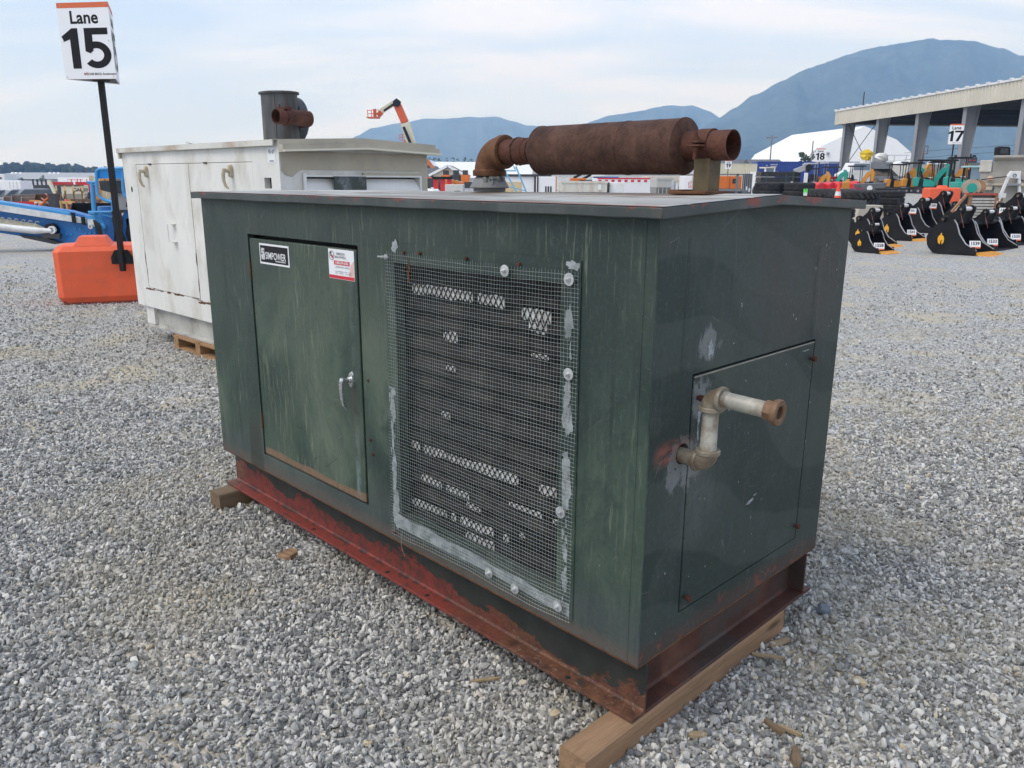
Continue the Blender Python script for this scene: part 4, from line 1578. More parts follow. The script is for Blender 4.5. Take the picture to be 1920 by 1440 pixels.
# muffler train along the ridge
MX, MZ = .50, 1.697
mb = MB()
mb.lathe([(.0, 0), (.043, 0), (.0445, .002), (.072, .006), (.080, .012), (.0825, .012), (.0825, .018), (.0808, .020), (.0808, .100), (.0814, .101), (.0808, .1025), (.0808, .215), (.0824, .217), (.0824, .223), (.0808, .225), (.0808, .31), (.0813, .311), (.0808, .3125), (.0808, .40), (.0813, .401), (.0808, .4025),
          (.0808, .585), (.0825, .587), (.0825, .593), (.080, .595), (.072, .603), (.0445, .608), (.043, .610), (0, .610)], 48, (MX, .262, MZ), (0, 1, 0))
muf = part('muffler', mb, RUST_DK, gen, 'long rusty brown muffler drum')
mb = MB()
mb.lathe([(.0425, 0), (.0425, .150), (.0425, .152)], 32, (MX, .115, MZ), (0, 1, 0))
mb.lathe([(.0425, 0), (.0392, 0), (.0392, .13), (0, .13)], 32, (MX, .115, MZ), (0, 1, 0))
part('tail_pipe', mb, RUST_RD, muf, 'open rusty tail pipe')
mb = MB()
mb.lathe([(.0428, 0), (.0475, 0), (.0475, .042), (.0428, .042)], 32, (MX, .178, MZ), (0, 1, 0))
for dz in (.005, -.005):
    mb.box(MX - .078, MX - .036, .178, .220, MZ + dz - .0025 + .004, MZ + dz + .0025 + .004)
mb.cyl((MX - .063, .199, MZ - .040), (MX - .063, .199, MZ + .036), .0055, n=8)
mb.lathe([(.010, 0), (.010, .010), (0, .010)], 6, (MX - .063, .199, MZ + .012), (0, 0, 1))
mb.lathe([(.010, 0), (.010, -.010), (0, -.010)], 6, (MX - .063, .199, MZ - .005), (0, 0, 1))
part('pipe_clamp', mb, RUST_RD, muf, 'split clamp with a long bolt')
mb = MB()
mb.box(MX - .024, MX + .024, .170, .176, 1.568, MZ - .040)
mb.box(MX - .024, MX + .024, .215, .221, 1.568, MZ - .040)
mb.box(MX - .030, MX - .024, .170, .221, 1.568, MZ - .036)
mb.box(MX + .024, MX + .030, .170, .221, 1.568, MZ - .036)
post = part('support_post', mb, M('faded_olive_post', (.10, .075, .038), .65, .1, .3, 14, (.10, .05, .03), .7, 12), muf, 'short olive post under the tail pipe', smooth=0)
mb = MB()
mb.box(MX - .075, MX + .06, .150, .275, 1.561, 1.570)
mb.box(MX - .060, MX + .03, .245, .285, 1.562, 1.5735)
part('base_plate', mb, RUST_OR, post, 'flaking rusty base plate', bevel=.002)
mb = MB()
mb.cyl((MX, .868, MZ), (MX, 1.05, MZ), .0432, n=32)
mb.lathe([(.0432, 0), (.0455, .002), (.0455, .018), (.0470, .024), (.047, .040), (.0445, .046), (.0432, .046)], 32, (MX, .925, MZ), (0, 1, 0))
mb.lathe([(.0432, 0), (.0462, .0), (.0462, .008), (.0432, .010)], 32, (MX, .9, MZ), (0, 1, 0))
part('inlet_pipe', mb, RUST_RD, muf, 'welded inlet pipe at the muffler front')
mb = MB()
rg = random.Random(8)
for k in range(60):
    a = 2 * math.pi * k / 60
    mb.sphere((MX + .0465 * math.cos(a), .975 + rg.uniform(-.004, .004), MZ + .0465 * math.sin(a)), rg.uniform(.002, .0045), 6, 4)
part('weld_bead', mb, RUST_DK, muf)
mb = MB()
EY = 1.128
mb.tube([(MX, 1.045, MZ)] + elbow((MX, EY, MZ), (0, 1, 0), (0, 0, -1), 0, .070) + [(MX, EY, 1.625)], .0555, 28)
mb.lathe([(.046, 0), (.0585, 0), (.060, .003), (.060, .020), (.0575, .024)], 32, (MX, 1.038, MZ), (0, 1, 0))
mb.lathe([(.05, 0), (.0605, .0), (.062, .003), (.062, .019), (.058, .023)], 32, (MX, EY, 1.612), (0, 0, 1))
part('elbow', mb, RUST_OR, muf, 'cast orange rust elbow turning down to the roof')
mb = MB()
mb.lathe([(.050, 0), (.050, .05)], 28, (MX, EY, 1.59), (0, 0, 1))
part('riser', mb, RUST_DK, muf)
mb = MB()
mb.lathe([(.060, .0), (.060, .012), (.073, .013), (.0735, .016), (.058, .044), (.053, .050), (.050, .053)], 36, (MX, EY, 1.556), (0, 0, 1))
part('rain_boot', mb, BOOT, muf, 'grey rubber rain boot round the riser')
mb = MB()
rg = random.Random(4)
for k in range(26):
    a = rg.uniform(3.6, 5.2)
    mb.sphere((MX + .056 * math.cos(a), EY + .056 * math.sin(a), 1.585 + rg.uniform(-.01, .02)), rg.uniform(.006, .012), 6, 4, (1, 1, 1), .3, rg)
part('sealant', mb, BOOT, muf, 'crumbling sealant on the boot')

# skid of channel beams
mb = MB()
mb.prism([(.040, .090), (.106, .090), (.106, .3055), (.097, .3055), (.097, .110), (.092, .103), (.040, .1015)], .037, 2.614, 'y')
part('skid_beam', mb, G_SKID, gen, 'front skid beam with peeling red lead and rust', smooth=0, bevel=.002)
mb = MB()
mb.prism([(1.150, .090), (1.084, .090), (1.084, .3055), (1.093, .3055), (1.093, .110), (1.098, .103), (1.150, .1015)], .037, 2.614, 'y')
part('skid_beam', mb, G_RAIL, gen, 'rear skid beam in brown rust', smooth=0, bevel=.002)
for y0, s in ((.037, 1), (2.60, -1)):
    mb = MB()
    mb.prism([(y0, .090), (y0 + s * .066, .090), (y0 + s * .066, .3055), (y0 + s * .060, .3055), (y0 + s * .060, .112), (y0 + s * .053, .104), (y0, .1015)], .1065, 1.0835, 'x')
    if s == 1:
        mb.lathe([(0, -.003), (.008, -.003), (.009, 0)], 8, (.42, .097, .268), (0, 1, 0))
        mb.lathe([(0, -.003), (.008, -.003), (.009, 0)], 8, (.95, .097, .272), (0, 1, 0))
    part('skid_rail', mb, G_RAIL, gen, smooth=0, bevel=.002)
mb = MB()
for y in (.36, 1.45, 2.3):
    mb.cyl((.075, y, .309), (.075, y, .287), .0055, n=8)
    mb.lathe([(.010, 0), (.010, -.008), (0, -.008)], 6, (.075, y, .304), (0, 0, 1))
part_each('hold_down_bolt', mb, RUST_RD, gen)
mb = MB()
for y in (.30, 1.0, 1.25, 1.8):
    mb.lathe([(0, .0004), (.009, .0004), (.010, 0)], 12, (.060, y, .1022), (0, 0, 1))
part_each('bolt_hole', mb, DARK, gen)

# the timbers under the skid
def timber(name, length, w, h, mat, label, loc, rz):
    nx = 10
    rg = random.Random(int(length * 100))
    mb = MB()
    rings = []
    for i in range(nx + 1):
        x = length * i / nx
        j = lambda: rg.uniform(-.0015, .0015)
        c = .006
        rings.append([(x, -w / 2 + c + j(), j()), (x, w / 2 - c + j(), j()), (x, w / 2 + j(), c), (x, w / 2 + j(), h - c), (x, w / 2 - c, h), (x, -w / 2 + c, h), (x, -w / 2 + j(), h - c), (x, -w / 2 + j(), c)])
    vs = [p for r_ in rings for p in r_]
    fs = [tuple(range(7, -1, -1)), tuple(nx * 8 + k for k in range(8))]
    for i in range(nx):
        for k in range(8):
            fs.append((i * 8 + k, i * 8 + (k + 1) % 8, (i + 1) * 8 + (k + 1) % 8, (i + 1) * 8 + k))
    mb.add(vs, fs)
    return single(name, mb, mat, label, 'timber', loc, rz, 'timbers under the green generator', smooth=30)


def gl(a, b, z=0.0):
    """a point in the green generator's own frame"""
    return Vector((GEN_X + a * math.cos(GEN_YAW) - b * math.sin(GEN_YAW), GEN_Y + a * math.sin(GEN_YAW) + b * math.cos(GEN_YAW), z))


timber('timber_block', 1.11, .093, .0897, WOOD, 'long tan timber across the gravel under the pipe end of the generator', gl(-.168, .080, -.001), GEN_YAW)
timber('timber_block', 1.25, .105, .0897, WOOD_DK, 'dark timber poking out under the far left end of the generator', gl(-.058, 2.54, -.001), GEN_YAW)

# ------------------------------------------------------------------ the white generator behind
wg = T('white_generator', 'large stained white generator cabinet with a beige gabled end and stubby exhaust', 'generator', (-1.732, 6.101, 0), .8093)
WL, WW, WZ0, WZ1 = 2.93, 1.43, .345, 1.862
mb = MB()
WH = (.128, .232, 1.525, 1.605)
D1, D2 = (1.508, 2.617, .54, 1.722), (.403, 1.500, .52, 1.722)
mb.holed('x', 0, 0, WL, WZ0, WZ1 + .02, [(D1[0] - .004, D1[1] + .004, D1[2] - .004, D1[3] + .004), (D2[0] - .0039, D2[1] + .004, D2[2] - .004, D2[3] + .004), WH], .05)
part('front_wall', mb, WGEN, wg, smooth=0)
mb = MB()
LV = (.215, 1.335, 1.20, 1.612)
mb.holed('y', 0, 0, WW, WZ0, WZ1, [LV], .06)
mb.add([(0, 0, WZ1), (WW, 0, WZ1), (WW / 2, 0, 1.895)], [(0, 1, 2)])
part('end_wall', mb, WGEN, wg, smooth=0)
mb = MB()
mb.quad((WW, 0, WZ0), (WW, WL, WZ0), (WW, WL, WZ1), (WW, 0, WZ1))
mb.quad((0, WL, WZ0), (WW, WL, WZ0), (WW, WL, WZ1), (0, WL, WZ1))
mb.quad((0, 0, WZ0 + .001), (WW, 0, WZ0 + .001), (WW, WL, WZ0 + .001), (0, WL, WZ0 + .001))
part('rear_wall', mb, WGEN, wg, smooth=0)
mb = MB()
mb.box(.1, WW - .1, .1, WL - .1, .4, 1.8)
part('inner_lining', mb, DARK, wg, smooth=0)
for d, hy_ in ((D1, 2.366), (D2, .73)):
    mb = MB()
    mb.box(.0005, .04, d[0], d[1], d[2], d[3])
    dr = part('door', mb, WGEN, wg, bevel=.004)
    mb = MB()
    mb.lathe([(0, -.03), (.03, -.028), (.036, 0)], 16, (0, 0, 0), (1, 0, 0))
    mb.xform(Matrix.Translation((0, hy_, 1.655)) @ Matrix.Diagonal((1, .8, 1.5, 1)))
    mb.cyl((-.02, hy_, 1.66), (-.06, hy_, 1.66), .016, n=10)
    pts = [(-.065, hy_, 1.675), (-.075, hy_ + .005, 1.63), (-.072, hy_ + .008, 1.58), (-.06, hy_ + .0, 1.535), (-.045, hy_ - .012, 1.518)]
    mb.tube(pts, [.015, .017, .014, .012, .008], 8)
    part('handle', mb, M('yellowed_cast_handle', (.50, .45, .33), .5, 0, .2, 20, (.28, .16, .08), .6, 14), dr, 'curved lever handle yellowed with rust')
    mb = MB()
    for z in (.75, 1.5):
        mb.cyl((-.006, d[1] - .3, d[3] + .002), (-.006, d[1] - .36, d[3] + .002), .006, n=8)
    part_each('hinge', mb, RUST_OR, dr)
mb = MB()
mb.bar((0, 1.90, 1.19), (-.05, 1.90, 1.19), .07, .006, (0, 0, 1))
mb.bar((0, 1.90, 1.03), (-.05, 1.90, 1.03), .07, .006, (0, 0, 1))
mb.bar((-.05, 1.93, 1.19), (-.05, 1.93, 1.03), .012, .006, (1, 0, 0))
part('grab_bracket', mb, WGEN, wg, 'small welded bracket on the left door')
mb = MB()
rg = random.Random(9)
for d in (D1, D2):
    for k in range(14):
        y = rg.uniform(d[0], d[1])
        blob(mb, y, d[2] - .002 + rg.uniform(-.012, .006), rg.uniform(.02, .09), rg.uniform(.003, .010), -.0012 - k * .00003, rg)
for k in range(9):
    blob(mb, rg.choice((D1[1], D1[0], D2[0])) + rg.uniform(-.01, .006), rg.uniform(.55, .9), rg.uniform(.003, .008), rg.uniform(.02, .07), -.0018 - k * .00003, rg)
part_each('rust_stain', mb, RUST_OR, wg, 'rust bleeding along the door edges', smooth=0)
sg = part('sticker', MB().box(-.002, -.001, .045, .158, 1.715, 1.825), STK_W, wg, 'small worn label near the roof corner', smooth=0)
mb = MB()
for k in range(5):
    mb.box(-.003, -.0021, .055 + k * .019, .068 + k * .019, 1.785 - (k % 2) * .01, 1.812 - (k % 3) * .006)
mb.box(-.003, -.0021, .07, .13, 1.722, 1.732)
part_each('small_print', mb, STK_G, sg, smooth=0)
mb = MB()
mb.sphere((-.001, 2.77, 1.49), .022, 8, 6, (.15, .8, 1.3))
part('plugged_hole', mb, DARK, wg)

# roof with its bent edge, and the beige gable end
mb = MB()
for a, b in (((-.035, 1.878), (WW / 2, 1.912)), ((WW / 2, 1.912), (WW + .05, 1.884))):
    mb.quad((a[0], -.06, a[1]), (b[0], -.06, b[1]), (b[0], WL + .03, b[1]), (a[0], WL + .03, a[1]))
wroof = part('roof', mb, WGEN, wg, smooth=0)
mb = MB()
mb.box(-.036, -.026, 0.015, WL + .03, 1.836, 1.877)
mb.box(-.026, 0, WL - .002, WL + .03, 1.78, 1.84)
part('roof_edge', mb, M('flaking_white_edge', (.58, .58, .54), .55, 0, .1, 3, (.30, .19, .10), .75, 2.6), wroof, 'white roof edge flaking to rust', smooth=0)
mb = MB()
for a, b in (((-.03, 1.878), (WW / 2, 1.9125)), ((WW / 2, 1.9125), (WW + .045, 1.885))):
    for z0, z1, y0, y1 in ((-.034, -.001, -.064, -.052), (-.085, -.0355, -.115, -.055)):
        mb.add([(a[0], y0, a[1] + z0), (b[0], y0, b[1] + z0), (b[0], y0, b[1] + z1), (a[0], y0, a[1] + z1),
                (a[0], y1, a[1] + z0), (b[0], y1, b[1] + z0), (b[0], y1, b[1] + z1), (a[0], y1, a[1] + z1)],
               [(0, 1, 2, 3), (7, 6, 5, 4), (0, 4, 5, 1), (3, 2, 6, 7), (0, 3, 7, 4), (1, 5, 6, 2)])
part('gutter', mb, TAN, wroof, 'beige folded gutter along the gable', smooth=0)
mb = MB()
for a, b in (((-.03, 1.790), (WW / 2, 1.8245)), ((WW / 2, 1.8245), (WW + .06, 1.797))):
    mb.add([(a[0], -.135, a[1]), (b[0], -.135, b[1]), (b[0], -.135, b[1] + .014), (a[0], -.135, a[1] + .014), (a[0], -.05, a[1]), (b[0], -.05, b[1]), (b[0], -.05, b[1] + .012), (a[0], -.05, a[1] + .012)],
           [(0, 1, 2, 3), (0, 4, 5, 1), (3, 2, 6, 7), (0, 3, 7, 4), (1, 5, 6, 2)])
part('gutter_lip', mb, M('pale_gutter_lip', (.66, .62, .50), .45, 0, .05, 3), wroof, 'pale bottom lip of the gutter', smooth=0)
mb = MB()
mb.add([(.012, -.004, 1.80), (.012, -.004, 1.655), (.05, -.004, 1.622), (.10, -.004, 1.612), (.16, -.004, 1.655), (.19, -.004, 1.664), (WW - .002, -.004, 1.664), (WW - .002, -.004, 1.80)], [tuple(range(8))])
mb.add([(WW - .075, -.0045, 1.664), (WW - .002, -.0045, 1.664), (WW - .002, -.0045, 1.2), (WW - .075, -.0045, 1.2)], [(0, 1, 2, 3)])
mb.box(.74, WW - .08, -.02, -.0045, 1.628, 1.648)
part('gable_sheet', mb, TAN, wg, 'beige sheet riveted over the gable end', smooth=0)
mb = MB()
for (a, b, c, d) in ((.19, .215, 1.2, 1.64), (1.335, 1.352, 1.2, 1.627), (.215, 1.335, 1.613, 1.627)):
    mb.box(a, b, -.018, -.005, c, d)
lv = part('louvre_frame', mb, WHITE, wg, smooth=0)
for k in range(3):
    z = 1.60 - k * .125
    mb = MB()
    mb.prism([(.05, z), (-.012, z - .085), (-.012, z - .10), (-.006, z - .10), (.056, z - .012)], .217, 1.333, 'x')
    mb.v = [(v[0], v[1], v[2]) for v in mb.v]
    part('louvre_blade', mb, WHITE, lv, smooth=0)
mb = MB()
mb.box(.455, .76, -.030, -.019, 1.50, 1.618)
part('dark_patch', mb, M('dark_green_patch', (.035, .05, .045), .5, 0, .2, 8, (.30, .33, .36), .8, 7), lv, 'dark green plate over the louvre', smooth=0)

# exhaust: oval shell, round side plate, short rusty pipe
ST = M('weathered_stack', (.075, .078, .080), .6, .2, .35, 5, (.062, .036, .026), .75, 6, 0, 60, None, (3, 3, .6))
cx_, cy_ = .62, .985
mb = MB()
prof = []
for z in (1.905, 2.300):
    prof.append([(cx_ + .14 * math.cos(t), cy_ + .182 * math.sin(t), z) for t in [2 * math.pi * k / 36 for k in range(36)]])
vs = prof[0] + prof[1]
mb.add(vs, [(k, (k + 1) % 36, 36 + (k + 1) % 36, 36 + k) for k in range(36)])
for z0, z1, g in ((2.300, 2.315, .018),):
    ring = [(cx_ + (.14 + g) * math.cos(t), cy_ + (.182 + g) * math.sin(t)) for t in [2 * math.pi * k / 36 for k in range(36)]]
    mb.prism(ring, z0, z1)
mb.cyl((cx_ - .112, .875, 1.905), (cx_ - .112, .875, 2.30), .006, n=6)
stk = part('exhaust_stack', mb, ST, wg, 'oval weathered steel exhaust shell on the roof')
mb = MB()
mb.lathe([(0, 0), (.185, .0), (.192, .006), (.192, .085), (.16, .085)], 36, (.765, 1.085, 2.105), (1, 0, 0))
part('side_plate', mb, ST, stk)
mb = MB()
PA, PD = (.375, .640, 2.092), (1, .12, 0)
mb.lathe([(0, .08), (.056, .07), (.056, 0), (.062, 0), (.062, .34)], 24, PA, PD)
mb.lathe([(.062, .085), (.070, .085), (.070, .13), (.062, .13)], 24, PA, PD)
mb.box(.44, .50, .60, .74, 2.150, 2.168)
for y in (.605, .735):
    mb.cyl((.47, y, 2.14), (.47, y, 2.195), .008, n=6)
mb.tube([(.60, .667, 2.092), (.68, .685, 2.09), (.735, .76, 2.09), (.74, .86, 2.09)], [.062, .064, .066, .066], 18)
part('exhaust_pipe', mb, RUST_RD, stk, 'short rusty exhaust pipe open to the left')

# its skid and the pallet it stands on
mb = MB()
mb.prism([(.02, .135), (.09, .135), (.09, .343), (.06, .343), (.06, .155), (.02, .15)], 0, WL - .16, 'y')
part('skid_beam', mb, M('dirty_white_skid', (.42, .42, .39), .6, 0, .2, 4, (.16, .13, .10), .7, 5), wg, smooth=0)
mb = MB()
mb.box(.03, .12, WL - .30, WL - .12, .16, .343)
mb.prism([(WW - .02, .135), (WW - .09, .135), (WW - .09, .343), (WW - .02, .343)], 0, WL - .1, 'y')
mb.box(.1, WW - .1, WL - .3, WL - .26, .14, .343)
part('skid_foot', mb, WGEN, wg, smooth=0)


def local(px_, py_, yaw):
    c, s = math.cos(yaw), math.sin(yaw)
    return lambda a, b, z=0: Vector((px_ + a * c - b * s, py_ + a * s + b * c, z))


wl_ = local(-1.732, 6.101, .8093)
pal = T('pallet', 'rough wooden pallet under the white generator', 'pallet', wl_(-.02, 1.12), .8093)
for k, x in enumerate((0, .19, .38, .57, .76, .95)):
    part('board', MB().box(x, x + .12, 0, 1.0, .110, .132), PALLET, pal, smooth=0)
for y in (0, .45, .9):
    part('stringer', MB().box(.001, 1.07, y, y + .09, .022, .1095), PALLET, pal, smooth=0)
for k, x in enumerate((0, .47, .95)):
    part('board', MB().box(x, x + .12, 0.001, .999, .0, .0215), PALLET, pal, smooth=0)

# ------------------------------------------------------------------ lane signs and their orange blocks


def lane_sign(num, loc, rz, zbot, zlow, side, h, label, s_pole=.03):
    """three-sided lane board on a black pole; the front face looks along local -Y"""
    t = T('lane_sign', label, 'sign', loc, rz, 'lane signs on black poles')
    r_in = side * math.sqrt(3) / 6
    tri = [(-side / 2, -r_in), (side / 2, -r_in), (0, side * math.sqrt(3) / 3)]
    part('pole', MB().box(-s_pole, s_pole, -s_pole, s_pole, zlow, zbot + h * .98), BLACK, t, smooth=0, bevel=.006)
    z0, z1 = zbot, zbot + h
    mb = MB()
    for i in range(3):
        a, b = Vector(tri[i]), Vector(tri[(i + 1) % 3])
        inn = Vector((-(b - a).y, (b - a).x)).normalized() * .010
        mb.prism([tuple(a), tuple(b), tuple(b + inn - (b - a).normalized() * .018), tuple(a + inn + (b - a).normalized() * .018)], z0, z1)
    hd = part('sign_board', mb, SIGN_W, t, smooth=0)
    mb = MB()
    for z in (z0 + .012, z1 - .06):
        mb.prism([(p[0] * .93, p[1] * .93) for p in tri], z, z + .012)
    mb.box(-.07, .07, -.07, .07, z0 - .01, z0 + .011)
    part_each('inner_frame', mb, STEEL_D, hd, smooth=0)
    for i in range(3):
        a, b = Vector((*tri[i], 0)), Vector((*tri[(i + 1) % 3], 0))
        d = (b - a).normalized()
        nrm = Vector((d.y, -d.x, 0))
        mid = (a + b) / 2
        o1 = nrm * .0015
        f = MB()
        zt = z1 - h * .068
        f.add([a + o1 + Vector((0, 0, zt)), b + o1 + Vector((0, 0, zt)), b + o1 + Vector((0, 0, z1)), a + o1 + Vector((0, 0, z1))], [(0, 1, 2, 3)])
        part('orange_band', f, SIGN_O, hd, smooth=0)
        up_ = (0, 0, 1)
        if i < 3:
            place_text(text_mesh('Lane', h * .23, STK_K, .024), hd, mid + o1 + Vector((0, 0, z0 + h * .80)), d, up_)
            place_text(number_mesh(num, h * .53, STK_K), hd, mid + o1 + Vector((0, 0, z0 + h * .405)), d, up_, 'number')
        if i == 0:
            place_text(text_mesh('RITCHIE BROS. Auctioneers', h * .042, STK_K, .02), hd, mid + o1 + d * side * .20 + Vector((0, 0, z0 + h * .065)), d, up_, 'small_print')
            place_text(text_mesh('rb', h * .055, SIGN_O, .02), hd, mid + o1 - d * side * .06 + Vector((0, 0, z0 + h * .068)), d, up_, 'logo')
            for s_, v in ((.045, .03), (.955, .03), (.07, .965), (.93, .965), (.06, .5), (.94, .5)):
                mb = MB()
                q = a + d * side * s_ + o1 + Vector((0, 0, z0 + h * v))
                mb.lathe([(.008, 0), (.006, .003), (0, .004)], 8, q, nrm)
                part('rivet', mb, ALU, hd)
    return t


def lock_block(loc, rz, label, L_=1.5, W_=.75, H_=.75, studs=((.31, .36),)):
    t = T('concrete_block', label, 'concrete block', loc, rz, 'orange painted concrete blocks')
    c = .075
    mb = MB()
    lev = [(0, 0.05), (.10, 0.0), (H_ - .07, 0.0), (H_, .055)]
    vs = []
    for z, i in lev:
        a, b, e_, f_ = i, L_ - i, i, W_ - i
        vs += [(a + c, e_, z), (b - c, e_, z), (b, e_ + c, z), (b, f_ - c, z), (b - c, f_, z), (a + c, f_, z), (a, f_ - c, z), (a, e_ + c, z)]
    fs = [tuple(range(7, -1, -1)), tuple(24 + k for k in range(8))]
    for i in range(3):
        for k in range(8):
            fs.append((i * 8 + k, i * 8 + (k + 1) % 8, (i + 1) * 8 + (k + 1) % 8, (i + 1) * 8 + k))
    mb.add(vs, fs)
    part('body', mb, ORANGE_BLK, t, smooth=0, bevel=.006)
    part('base_band', MB().box(.06, L_ - .06, .035, W_ - .035, -.01, .045), M('dark_base_band', (.22, .05, .03), .8), t, smooth=0)  # dark colour puts in the shadow gap and painted edge at the foot
    for sx_, sy_ in studs:
        x, y = sx_ * L_, sy_ * W_
        mb = MB()
        w0, w1, hh = .22, .15, .115
        mb.add([(x - w0, y - w0, H_ - .002), (x + w0, y - w0, H_ - .002), (x + w0, y + w0, H_ - .002), (x - w0, y + w0, H_ - .002), (x - w1, y - w1, H_ + hh), (x + w1, y - w1, H_ + hh), (x + w1, y + w1, H_ + hh), (x - w1, y + w1, H_ + hh)],
               [(4, 5, 6, 7), (0, 1, 5, 4), (1, 2, 6, 5), (2, 3, 7, 6), (3, 0, 4, 7)])
        part('lug', mb, ORANGE_BLK, t, smooth=0, bevel=.006)
    mb = MB()
    mb.cyl((L_ * .70, W_ * .4, H_ - .01), (L_ * .70, W_ * .4, H_ + .075), .018, n=10)
    part('lifting_pin', mb, ORANGE_BLK, t)
    return t


blk = lock_block((-5.835, 10.125, 0), R(20), 'orange concrete block at the foot of the lane 15 pole')
sgn = lane_sign('15', (-5.04, 10.31, 0), R(-8), 2.745, .43, .66, .845, 'tall lane 15 sign on a black pole bolted to an orange block', .030)
mb = MB()
mb.prism([(-.13, .78 - .26), (.13, .78 - .26), (.13, .60 - .26 + .27), (.08, .66 - .26 + .30), (-.08, .66 - .26 + .30), (-.13, .60 - .26 + .27)], .012, .030, 'y')
for x in (-.09, .09):
    mb.lathe([(.022, 0), (.022, -.02), (0, -.022)], 8, (x, .012, .585), (0, 1, 0))
fl = part('flange', mb, BLACK, sgn, 'black flange with two bolts')
fl.rotation_euler = (0, 0, R(20))

# ------------------------------------------------------------------ loose bits on the gravel


def chip(name, label, px, py, lx, ly, lz, rz, mat, cat, z=.012, tilt=.1, seed=1, group=None):
    rg = random.Random(seed)
    mb = MB()
    nx = 5
    rings = []
    for i in range(nx + 1):
        x = -lx / 2 + lx * i / nx
        w = ly / 2 * (1 - .25 * rg.random()) * (0.55 if i in (0, nx) else 1)
        h = lz * (1 - .3 * rg.random())
        rings.append([(x, -w, 0), (x, w, 0), (x, w * .9, h), (x, -w * .85, h)])
    vs = [p for r_ in rings for p in r_]
    fs = [(3, 2, 1, 0), tuple(nx * 4 + k for k in range(4))]
    for i in range(nx):
        for k in range(4):
            fs.append((i * 4 + k, i * 4 + (k + 1) % 4, (i + 1) * 4 + (k + 1) % 4, (i + 1) * 4 + k))
    mb.add(vs, fs)
    o = single(name, mb, mat, label, cat, gp(px, py, z), rz, group, smooth=0)
    o.rotation_euler = (tilt, tilt * .6, rz)
    return o


CHIPW = m_timber('splintered_wood', (.36, .27, .16), (.27, .20, .12), (.14, .10, .065))
chip('wood_scrap', 'short flat reddish board scrap on the gravel left of the red skid', 540, 1042, .085, .075, .018, 1.15, WOOD, 'wood scrap', seed=2)
chip('wood_splinter', 'thin pale stick lying in the gravel in front of the skid', 910, 1276, .10, .012, .008, .28, CHIPW, 'wood splinter', seed=3)
chip('wood_splinter', 'yellowish splinter beside the right end of the long timber', 1462, 1206, .095, .025, .01, .5, CHIPW, 'wood splinter', seed=4)
chip('wood_splinter', 'two tone sliver right of the long timber, second from its end', 1440, 1232, .11, .018, .01, -.2, CHIPW, 'wood splinter', seed=5)
chip('wood_splinter', 'small chip of wood on gravel right of the timber near the bottom edge', 1308, 1380, .055, .024, .012, .1, CHIPW, 'wood splinter', seed=6)
chip('wood_splinter', 'brown shredded splinter in the lower right gravel', 1452, 1366, .07, .02, .014, -.9, WOOD_DK, 'wood splinter', seed=7)
chip('wood_splinter', 'thin upright sliver right of the shredded splinter', 1480, 1372, .07, .012, .012, -.6, CHIPW, 'wood splinter', seed=8)
chip('wood_splinter', 'dark piece of bark at the bottom edge right of the timber', 1492, 1422, .08, .03, .015, 1.3, WOOD_DK, 'wood splinter', seed=9)


def pebble(label, px, py, r, col, sq, seed):
    rg = random.Random(seed)
    r *= .72
    mb = MB().sphere((0, 0, 0), r, 9, 6, sq, .16, rg)
    return single('pebble', mb, col, label, 'pebble', gp(px, py, r * .3) + Vector((0, 0, r * .25)), rg.random() * 6, 'larger stones among the gravel', smooth=25)


PEB_G = M('rounded_stone', (.36, .36, .34), .85, 0, .15, 40, (.22, .22, .21), .5, 30)
PEB_T = M('sandy_stone', (.52, .42, .27), .85, 0, .15, 30)
PEB_B = M('bluish_stone', (.13, .15, .17), .8, 0, .2, 20)
pebble('round pale grey stone in the gravel below the wire mesh', 674, 1340, .030, PEB_G, (1.1, .9, .7), 1)
pebble('flat sandy yellow stone under the near corner of the skid', 1040, 1340, .024, PEB_T, (1.3, .8, .5), 2)
pebble('tan stone lying right of the long timber', 1612, 1280, .028, PEB_T, (1.2, .9, .6), 3)
pebble('brownish round stone close to the timber side', 1338, 1352, .026, PEB_G, (1.1, .9, .7), 4)
pebble('bluish grey stone at the rear corner of the skid', 1545, 1146, .036, PEB_B, (1.2, .9, .7), 5)
pebble('grey flat stone in the lower left gravel', 250, 1250, .026, PEB_G, (1.2, 1, .6), 6)
pebble('sandy stone near the bottom left of the yard', 690, 1395, .018, PEB_T, (1.1, .9, .7), 7)

# ------------------------------------------------------------------ blue boom machine on the left


def pp(px, py, d):
    r = ray(px, 336)
    return Vector((r.x / r.y * d, d, hz(px, py, d)))


lift = T('boom_lift', 'blue boom lift with its long boom lowered to the left behind the orange block', 'boom lift', (pp(205, 336, 19).x, 19, gz(-10, 19)), 0)
LO = lift.location.copy()


def LP(px, py, d=19.0):
    return pp(px, py, d) - LO


def slab(mb, pts, d, t):
    """a plate of thickness t with the outline pts, standing at distance d"""
    n = len(pts)
    vs = [LP(x, y, d) for x, y in pts]
    vs += [v + Vector((0, t, 0)) for v in vs]
    mb.add(vs, [tuple(range(n)), tuple(range(2 * n - 1, n - 1, -1))] + [(i, n + i, n + (i + 1) % n, (i + 1) % n) for i in range(n)])


